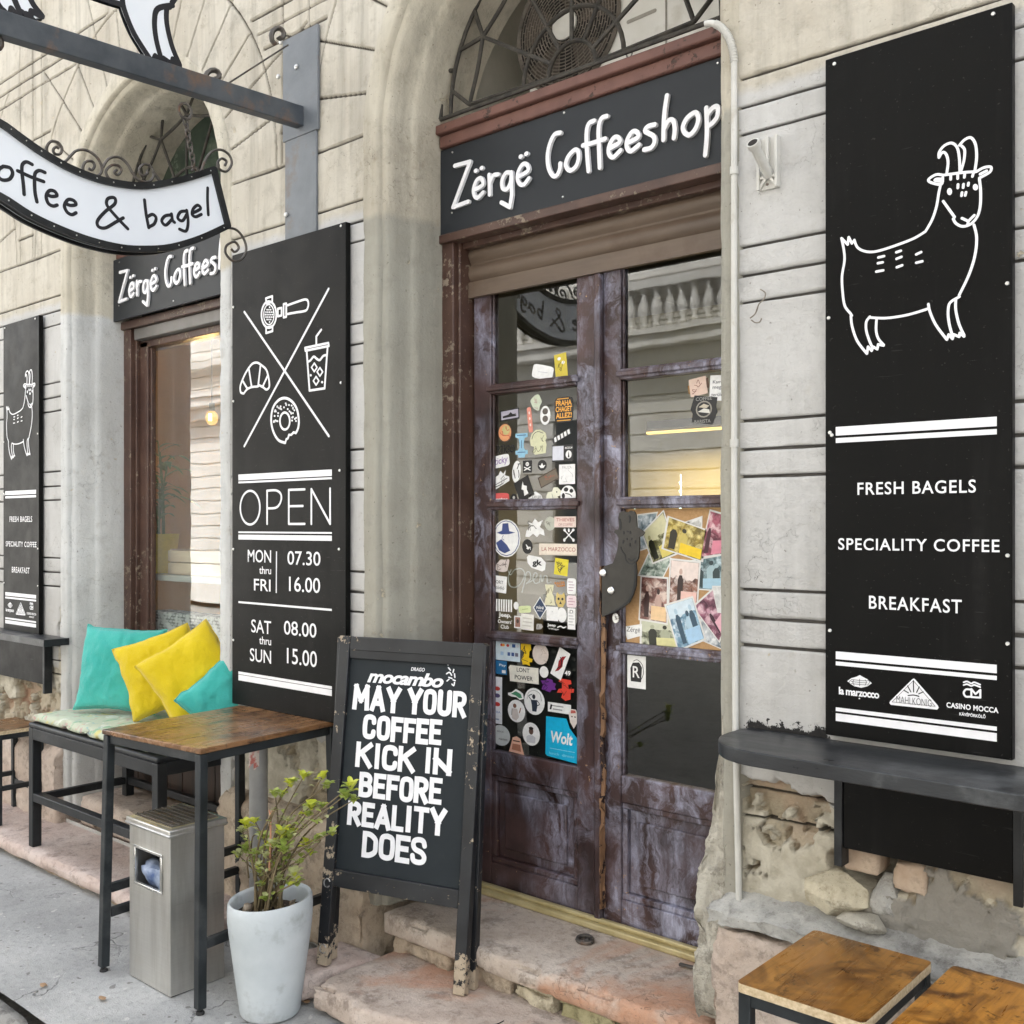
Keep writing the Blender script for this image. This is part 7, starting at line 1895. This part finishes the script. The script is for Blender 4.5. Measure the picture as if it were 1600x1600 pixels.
# top pane and right leaf
S('white rounded card sticker alone in the top left pane', (848, 581.5), 33, 22, W_, 'soft', rot=-14, marks=[('s', [(-.4, -.05), (.45, .05)], (200, 200, 206), .002)])
S('yellow upright sticker in the top left pane', (876.5, 571), 19, 37, (206, 186, 60), rot=6, marks=[('e', -.2, .6, .28, .14, W_), ('e', .4, .2, .25, .14, W_), ('fig', 3, (90, 80, 20), 18, .06)])
RG = wallfr(.3648)
S('pinkish badge sticker with gold clips on the right leaf', (1091, 604), 27, 28, (222, 196, 180), rot=8, marks=[('fig', 4, (150, 100, 90), 19, .06), ('s', [(-1.1, -.5), (-1.1, .3)], (150, 110, 50), .006), ('s', [(1.1, -.3), (1.1, .6)], (90, 60, 40), .008)])
S('white paper note with a printed request at the door edge', (1124, 606), 30, 40, W_, rot=-3, marks=[('t', 'Kam', -.7, .2, .35, .6, (90, 90, 100)), ('t', 'meg', -.7, .2, -.15, .12, (90, 90, 100)), ('t', 'terüle', -.8, .4, -.65, -.38, (90, 90, 100))])
S('black and grey coffee badge sticker on the right leaf', (1100, 640.5), 42, 48, K_, [(-.7, 1), (1, .75), (.9, .2), (1, -.2), (.6, -1), (-.9, -.75), (-.85, -.2), (-1, .1)], layer=1, marks=[('e', 0, .05, .6, .55, (150, 146, 136)), ('e', 0, .05, .5, .46, K_, 1), ('p', [(-.45, -.1), (.45, -.25), (.4, 0), (0, .1)], (222, 220, 212), 3), ('p', [(-.4, .2), (0, .4), (.4, .25), (.2, .1)], (200, 190, 170), 3), ('t', 'COFFEE', -.6, .6, .62, .85, (150, 150, 146)), ('t', 'BARISTA', -.7, .5, -.85, -.62, (150, 150, 146))])
S('white upright sticker with a black phone drawing in the dark right pane', (994.5, 1050), 29, 51, W_, marks=[('p', [(-.6, -.6), (.5, -.6), (.6, .3), (.3, .6), (-.4, .55), (-.65, .2)], K_), ('t', 'R', -.4, .35, -.35, .35, W_), ('s', [(.55, -.4), (.75, 0), (.6, .5), (.1, .75), (-.3, .65)], K_, .002)])
# neon script hanging behind the third pane
bm = bmesh.new(); nf = wallfr(.3705); zn = zoomer(740, 780, 3.636)
for P in ([(215, 400), (198, 440), (205, 490), (240, 500), (275, 470), (290, 420), (270, 395), (235, 400), (210, 430), (195, 400)], [(275, 530), (290, 470), (300, 420), (318, 415), (325, 450), (300, 480)], [(300, 480), (345, 455), (362, 430), (350, 418), (338, 445), (350, 478), (375, 470)], [(375, 475), (382, 430), (390, 470), (402, 435), (418, 440), (420, 475), (440, 470)]):
    add_tube(bm, [nf.w(*nf.px(*zn(p))) for p in smooth_pts(P, 5)], .0022, 6)
one('neon_script', bm, flat((168, 172, 168), .3), 'unlit glass tube script reading Open behind the third pane', 'neon sign', smooth=60)

# ================================================================== prints pinned to the cork board
zp = zoomer(970, 790, 6.665)
def photo(label, quad, tint, dark, light, layer, note=None, sd=1):
    F = wallfr(.3656 - layer * .0006)
    Q = [F.px(*zp(p)) for p in quad]; c0 = (sum(q[0] for q in Q) / 4, sum(q[1] for q in Q) / 4)
    Q = [(min(c0[0] + (a - c0[0]) * 1.16, RX[3] - .002), c0[1] + (b - c0[1]) * 1.12) for a, b in Q]
    x1 = RX[3] - .004
    bm = bmesh.new(); mats = [M['paper']]
    add_plate(bm, F, Q, 0, .00018, 0)
    t = NT('photo_print_%d' % sd); p = t.pos()
    n = t.noise(t.mapn(p, (1, 1, 1), (sd * 3.7, 0, sd)), 38, 6, .6, .6); n2 = t.noise(t.mapn(p, (1, 1, 1), (0, 0, sd * 2.2)), 14, 3)
    col = t.mix(t.rng(n2, .34, .64), tuple(lin(*dark)[:3]), tuple(lin(*tint)[:3])); col = t.mix(t.rng(n, .47, .64), col, tuple(lin(*light)[:3])); col = t.mix(t.rng(n, .44, .34), col, tuple(lin(*dark)[:3]))
    mats.append(t.out(t.bsdf(col, .35)))
    c = (sum(q[0] for q in Q) / 4, sum(q[1] for q in Q) / 4)
    add_plate(bm, F.off(.0002), [(c[0] + (a - c[0]) * .90, c[1] + (b - c[1]) * .92) for a, b in Q], 0, .0001, 1)
    e = lambda s, t_: tuple(Q[0][k] * (1 - s) * (1 - t_) + Q[1][k] * s * (1 - t_) + Q[2][k] * s * t_ + Q[3][k] * (1 - s) * t_ for k in (0, 1))
    if note is not None:
        rg = random.Random(sd * 7); mats += [flat(light, .4), flat(tuple(int(c * .8) for c in dark), .4), flat(tuple(int(a * .45 + b * .55) for a, b in zip(tint, light)), .4)]
        hz_ = rg.uniform(.55, .72)
        if sd % 2: add_plate(bm, F.off(.00031), [e(.06, hz_)] + [e(.06 + .088 * i, hz_ + rg.uniform(-.06, .06)) for i in range(1, 10)] + [e(.94, hz_), e(.94, .955), e(.06, .955)], 0, .00003, 2)
        for q in range(1 + sd % 3):
            cx = rg.uniform(.2, .42) + q * .24; tp = rg.uniform(.70, .86); w = rg.uniform(.07, .12)
            add_plate(bm, F.off(.00034 + q * .00004), [e(cx - w, .10), e(cx + w, .10), e(cx + w * 1.15, tp - .22), e(cx + w * .5, tp - .12), e(cx - w * .5, tp - .12), e(cx - w * 1.15, tp - .22)], 0, .00003, 3 if q % 2 == 0 else 4)
            add_plate(bm, F.off(.00034 + q * .00004), [e(cx + .055 * math.cos(a), tp - .05 + .065 * math.sin(a)) for a in np.linspace(0, 6.2832, 13)[:-1]], 0, .00004, 4 if q % 2 == 0 else 3)
        mats.append(flat(note, .5))
        add_plate(bm, F.off(.00047), [e(.42, .06), e(.93, .06), e(.93, .36), e(.42, .36)], 0, .00004, 5)
    o = obj('photo_print', bm, mats); recentre(o); tag(o, label, 'photo', 'prints pinned to the cork board')
# corners: bottom-left, bottom-right, top-right, top-left
photo('pale bluish print behind the horns of the iron goat plate', [(200, 455), (275, 430), (370, 85), (180, 110)], (170, 190, 200), (70, 84, 90), (226, 232, 236), 0, None, 2)
photo('olive print with a pale yellow note, upper left of the cork board', [(340, 585), (570, 490), (440, 75), (240, 290)], (120, 116, 60), (40, 42, 20), (214, 210, 170), 2, (224, 208, 110), 3)
photo('bright yellow print of a terrace in the middle top of the board', [(455, 440), (830, 565), (870, 260), (510, 130)], (176, 150, 50), (50, 44, 16), (230, 214, 140), 3, (242, 206, 40), 4)
photo('white and black print peeping out behind the yellow print', [(640, 330), (830, 330), (835, 120), (640, 190)], (190, 190, 186), (50, 50, 50), (232, 232, 230), 1, None, 5)
photo('magenta print of a bearded person in a cap at the top right', [(840, 525), (1085, 490), (1085, 110), (935, 65)], (178, 88, 110), (84, 24, 44), (232, 196, 200), 3, (226, 140, 160), 6)
photo('greenish print with a dark round object at centre left', [(200, 720), (420, 760), (520, 560), (310, 480)], (140, 160, 146), (36, 44, 40), (216, 224, 214), 1, None, 7)
photo('pale teal print at the right edge below the magenta one', [(700, 850), (1085, 880), (1085, 520), (710, 590)], (130, 160, 166), (50, 74, 78), (200, 220, 226), 1, (170, 206, 224), 8)
photo('reddish print of a person in a white shirt in the middle', [(510, 1040), (780, 1060), (810, 605), (530, 575)], (160, 110, 90), (60, 36, 30), (236, 220, 212), 2, (236, 196, 184), 9)
photo('tall brown-pink print of two people with a cream note on the left', [(205, 1170), (470, 1215), (475, 770), (225, 750)], (170, 120, 108), (74, 44, 40), (226, 206, 194), 3, (240, 206, 160), 10)
photo('light blue print of a sea view at the bottom middle', [(605, 1490), (860, 1380), (740, 970), (480, 1050)], (140, 180, 204), (64, 100, 126), (212, 228, 238), 4, (172, 208, 236), 11)
photo('purple-pink print of a crowd at the lower right', [(1020, 1400), (1085, 1240), (980, 870), (770, 1060)], (160, 96, 120), (72, 26, 48), (226, 190, 200), 3, (236, 182, 196), 12)
photo('grey-green print with a pale note at the bottom left', [(225, 1460), (600, 1490), (560, 1180), (225, 1190)], (136, 140, 112), (54, 58, 44), (206, 208, 184), 2, (222, 218, 160), 13)
photo('white card corner at the lower right edge of the board', [(860, 1400), (1085, 1500), (1085, 1200), (800, 1190)], (200, 206, 210), (110, 120, 130), (236, 238, 238), 1, None, 14)
photo('blank white card with a single handwritten letter at the right edge', [(1010, 1100), (1085, 1110), (1085, 850), (960, 850)], (226, 226, 222), (190, 190, 190), (238, 238, 236), 4, None, 15)
S('small white card with the shop name handwritten at the bottom left of the board', (988, 985), 30, 30, W_, [(-.5, -1), (1, -.45), (1, .75), (-1, .3)], fr=wallfr(.3632), name='name_card', group='prints pinned to the cork board', cat='card', marks=[('t', 'Zërgë', -.6, .8, -.3, .35, (60, 60, 64), 0, .1)])

# ================================================================== inside the café
def lamp(name, label, p, r, strength, col, E=None):
    root = thing(name, label, 'lamp', p)
    bm = bmesh.new(); bmesh.ops.create_uvsphere(bm, u_segments=16, v_segments=10, radius=r, matrix=Matrix.Translation(p) @ Matrix.Diagonal((1, 1, 1.2, 1)))
    part('bulb', bm, emit('warm_bulb_glow', (1.0, .48, .09), .30), root, smooth=180)
    bm = bmesh.new(); add_tube(bm, [p + FW * -.034 + Vector((0, 0, -.02)), p + FW * -.034 + Vector((0, 0, .02))], .009, 8); part('filament', bm, emit('filament_glow', (1.0, .78, .40), strength), root)
    bm = bmesh.new(); add_tube(bm, [p + Vector((0, 0, r)), p + Vector((0, 0, r + .05))], .016, 10); add_tube(bm, [p + Vector((0, 0, r + .05)), p + Vector((0, 0, 2.86 - p.z))], .003, 5)
    part('cord', bm, M['black'], root)
    ld = bpy.data.lights.new('bulb_light', 'POINT'); ld.energy = E or 8; ld.color = col[:3]; ld.shadow_soft_size = r
    lo = link(bpy.data.objects.new('bulb_light', ld)); lo.parent = root
lamp('pendant_bulb', 'glowing amber pendant bulb seen through the shop window', PY(331, 653, .95), .036, 3, (1.0, .60, .24), 500)
root = thing('strip_lamp', 'glowing warm strip lamp behind the right door leaf', 'lamp', PY(1070, 678, 1.3))
bm = bmesh.new(); p = PY(1012, 677, 1.3); q = PY(1180, 668, 1.3); add_bar(bm, p, Vector((q.x, q.y, p.z)), .02, .010); part('tube', bm, emit('warm_strip_glow', (1.0, .64, .20), .5), root)
bm = bmesh.new(); add_box(bm, p.x, q.x, 1.29, 1.33, p.z + .014, p.z + .05); part('housing', bm, M['black'], root)
ld = bpy.data.lights.new('strip_light', 'AREA'); ld.shape = 'RECTANGLE'; ld.size = .6; ld.size_y = .05; ld.energy = 1.2; ld.color = (1, .74, .36); lo = link(bpy.data.objects.new('strip_light', ld)); lo.parent = root; lo.location = (0.05, 0, -.04)
one('steamed_screen', box(-2.97, -1.9, 1.55, 1.57, 1.25, 2.5), simple('ochre_inner_wall', (.42, .36, .20), (.52, .46, .28), 2.5, .7, 0, c3=(.34, .31, .22), c3scale=2), 'ochre inner partition lit by the strip lamp behind the right leaf', 'partition')
one('counter', box(-2.97, -1.9, 1.2, 1.54, .2, 1.24), simple('dark_counter_front', (.035, .035, .032), (.06, .06, .055), 3, .6), 'dark counter standing behind the right leaf', 'counter', bevel=.006)
bm = bmesh.new()
for x, n, z0 in ((PY(991, 760, 1.0).x, 9, 1.37), (PY(1063, 732, 1.0).x, 6, 1.55)):
    for i in range(n): bmesh.ops.create_uvsphere(bm, u_segments=8, v_segments=6, radius=.0045, matrix=Matrix.Translation((x, 1.0, z0 + i * .032)))
    add_tube(bm, [Vector((x, 1.003, z0)), Vector((x, 1.003, z0 + n * .032))], .0012, 4)
one('light_string', bm, emit('cool_string_glow', (.75, 1.0, .82), 3.0), 'two short strings of tiny greenish lights inside the right leaf', 'string lights')
# window display
y = .42
zsh = PY(270, 898, y).z
one('window_shelf', box(-5.3, -3.78, .378, .74, zsh - .03, zsh), simple('grey_shelf', (.40, .41, .40), (.50, .51, .50), 4, .5), 'pale grey shelf across the inside of the shop window', 'shelf', bevel=.004)
c = PY(250, 880, .49); c.z = zsh
root = thing('flowerpot', 'yellow flowerpot on the window shelf', 'flowerpot', c)
bm = bmesh.new(); R = []
for r, z in ((.072, 0), (.085, .10), (.098, .205), (.092, .205), (.085, .17)): R.append([bm.verts.new(c + Vector((r * math.cos(a), r * math.sin(a), z + .0005))) for a in np.linspace(0, 6.2832, 29)[:-1]])
for A, B in zip(R, R[1:]):
    for k in range(28): bm.faces.new((A[k], A[(k + 1) % 28], B[(k + 1) % 28], B[k]))
part('pot', bm, flat((222, 200, 74), .5), root, smooth=60)
bm = bmesh.new(); add_disc(bm, c + Vector((0, 0, .165)), (0, 0, 1), .086, .004, 20); part('soil', bm, M['soil'], root)
root = thing('potted_plant', 'long-leaved green plant in the yellow flowerpot', 'plant', c + Vector((0, 0, .17)))
bm = bmesh.new(); sb = bmesh.new(); rn = random.Random(9)
for k in range(5):
    b = c + Vector((rn.uniform(-.03, .03), rn.uniform(-.03, .03), .17)); t = b + Vector((rn.uniform(-.10, .14), rn.uniform(-.08, .06), rn.uniform(.30, .56))); add_tube(sb, smooth_pts([tuple(b), tuple(b.lerp(t, .5) + Vector((.01, 0, .02))), tuple(t)], 5), .006, 6, r2=.003)
    for j in range(11):
        p = b.lerp(t, .35 + .65 * j / 10); a = j * 2.4 + k; ln = rn.uniform(.15, .26); d = Vector((math.cos(a), math.sin(a) * .8, rn.uniform(.3, .9))).normalized()
        s = d.cross(Vector((0, 0, 1))).normalized(); prev = None
        for i in range(8):
            tt = i / 7; pos = p + d * ln * tt + Vector((0, 0, -.55 * ln * tt * tt)); w = .017 * math.sin(math.pi * min(1, tt * .92 + .06))
            cur = (bm.verts.new(pos + s * w), bm.verts.new(pos - s * w))
            if prev: bm.faces.new((prev[0], prev[1], cur[1], cur[0]))
            prev = cur
part('foliage', bm, M['leaf_in'], root, smooth=60); part('stem', sb, M['leaf_in'], root, smooth=60)
root = thing('wooden_crate', 'pale slatted wooden crate on the window shelf', 'crate', PY(300, 895, .5))
x0 = PY(258, 880, .44).x + .06; bm = bmesh.new()
for i in range(2): add_box(bm, x0, x0 + .55, .42, .432, zsh + .004 + i * .062, zsh + .060 + i * .062); add_box(bm, x0, x0 + .55, .60, .612, zsh + .004 + i * .062, zsh + .060 + i * .062)
for x in (x0, x0 + .535): add_box(bm, x, x + .014, .4325, .5995, zsh + .002, zsh + .13)
part('slat', bm, simple('pale_crate_wood', (.55, .42, .30), (.66, .54, .40), 8, .7, .0006, 60, stretch=(.5, 4, 4)), root, bevel=.002)
bm = bmesh.new(); add_box(bm, x0 + .0145, x0 + .5345, .4325, .5995, zsh + .001, zsh + .009); part('base', bm, simple('pale_crate_wood_base', (.55, .42, .30), (.66, .54, .40), 8, .7), root)
t = NT('patterned_textile'); p_ = t.pos(); ck = t.n('TexBrick', {'Vector': t.mapn(p_, (1, 1, 1), rot=(math.radians(90), 0, 0)), 'Color1': (.50, .52, .52), 'Color2': (.36, .38, .39), 'Mortar': (.06, .07, .07), 'Scale': 16.0, 'Mortar Size': .06})
one('patterned_box', box(-4.92, -3.95, .385, .50, .70, PY(280, 958, .40).z), t.out(t.bsdf(t.mix(t.rng(t.noise(p_, 30, 3), .4, .6), ck, (.55, .57, .57)), .8)), 'grey geometric patterned box below the window shelf', 'box', bevel=.004)

# ================================================================== the street behind the camera: seen only in the glass
def opposite():
    root = thing('opposite_building', 'pale stone building across the street, seen mirrored in the door and window glass', 'building', (-12, -9, -.06))
    st_ = simple('pale_ashlar', (.68, .655, .60), (.80, .78, .735), 2, .85, .003, 30, c3=(.58, .55, .48), c3scale=3)
    bm = bmesh.new(); add_box(bm, -40, 12, -14, -9.05, -.06, 9.2)
    z = .5
    wins = [(-37 + i * 3.4, -35.6 + i * 3.4) for i in range(15)]
    while z < 8.9:
        h = .26
        zt = z + h - .022
        solid = not ((1.0 < z < 3.0) or (5.2 < z < 7.8))
        if not solid: add_box(bm, -40, -13, -9.05, -9.0, z, zt)
        if solid: add_box(bm, -40, 12, -9.05, -9.0, z, zt)
        else:
            xs = [-13] + [v for w in wins if w[0] > -13 for v in w] + [12]
            for i in range(0, len(xs), 2): add_box(bm, xs[i], xs[i + 1], -9.05, -9.0, z, zt)
        z += h
    add_box(bm, -40, 12, -9.05, -8.96, -.06, .5)
    part('wall', bm, st_, root)
    bm = bmesh.new(); add_box(bm, -40, 12, -9, -8.55, 3.95, 4.12); add_box(bm, -40, 12, -9, -8.75, 3.72, 3.95); add_box(bm, -40, 12, -9, -8.4, 8.95, 9.3); add_box(bm, -40, 12, -9, -8.7, 4.9, 5.02)
    part('cornice', bm, st_, root, bevel=.02)
    bm = bmesh.new()
    add_box(bm, -40, 12, -8.68, -8.52, 4.72, 4.84); add_box(bm, -40, 12, -8.70, -8.50, 4.12, 4.20)
    for x in np.arange(-16, 2, 3.2): add_box(bm, x, x + .45, -8.72, -8.48, 4.2, 4.9)
    prof = [(.03, 4.2), (.055, 4.24), (.03, 4.28), (.075, 4.40), (.07, 4.48), (.028, 4.62), (.05, 4.68), (.05, 4.72)]
    for x in np.arange(-15.9, 2, .2):
        if ((x + 16) % 3.2) < .5: continue
        R = [[bm.verts.new((x + r * math.cos(a), -8.6 + r * math.sin(a), z)) for a in np.linspace(0, 6.2832, 9)[:-1]] for r, z in prof]
        for A, B in zip(R, R[1:]):
            for k in range(8): bm.faces.new((A[k], A[(k + 1) % 8], B[(k + 1) % 8], B[k]))
    part('balustrade', bm, st_, root, smooth=50)
    bm = bmesh.new()
    for w in wins:
        if w[0] < -13: continue
        for z0, z1 in ((1.0, 3.2), (5.2, 7.9)): add_box(bm, w[0] + .02, w[1] - .02, -9.045, -9.035, z0, z1)
    part('window', bm, simple('dark_street_windows', (.03, .035, .04), (.06, .065, .07), 2, .1), root)
opposite()
# a few dry leaves and paper scraps on the pavement
for k, (u, v, lab) in enumerate(((478, 1565, 'dry leaf on the pavement beside the planter foot'), (68, 1540, 'dry leaf on the pavement near the gutter'), (160, 1560, 'dry leaf on the pavement left of the bin'))):
    p = PZ(u, v, .006); bm = bmesh.new(); rg = random.Random(k)
    ks = [(rg.uniform(.6, 1) * .022 * math.cos(a), rg.uniform(.6, 1) * .014 * math.sin(a)) for a in np.linspace(0, 6.28, 10)[:-1]]
    c0 = bm.verts.new(p + Vector((0, 0, .004))); vs = [bm.verts.new(p + Vector((a, b, .001 + .004 * rg.random()))) for a, b in ks]
    for i in range(len(vs)): bm.faces.new((vs[i], vs[(i + 1) % len(vs)], c0))
    one('dry_leaf', bm, simple('dry_leaf_brown_%d' % k, (.30, .18, .09), (.45, .30, .18), 40, .8), lab, 'leaf', smooth=60)
p = PZ(730, 1606, .104); bm = bmesh.new()
for i in range(5): add_tube(bm, smooth_pts([tuple(p), tuple(p + Vector((.04 + .008 * i, .01 * i - .02, .02))), tuple(p + Vector((.09, .022 * i - .03, .012 + .004 * i)))], 4), .004, 5, r2=.0015)
one('frayed_cord', bm, M['black'], 'frayed end of black cord lying on the broken slab', 'cord', smooth=60)
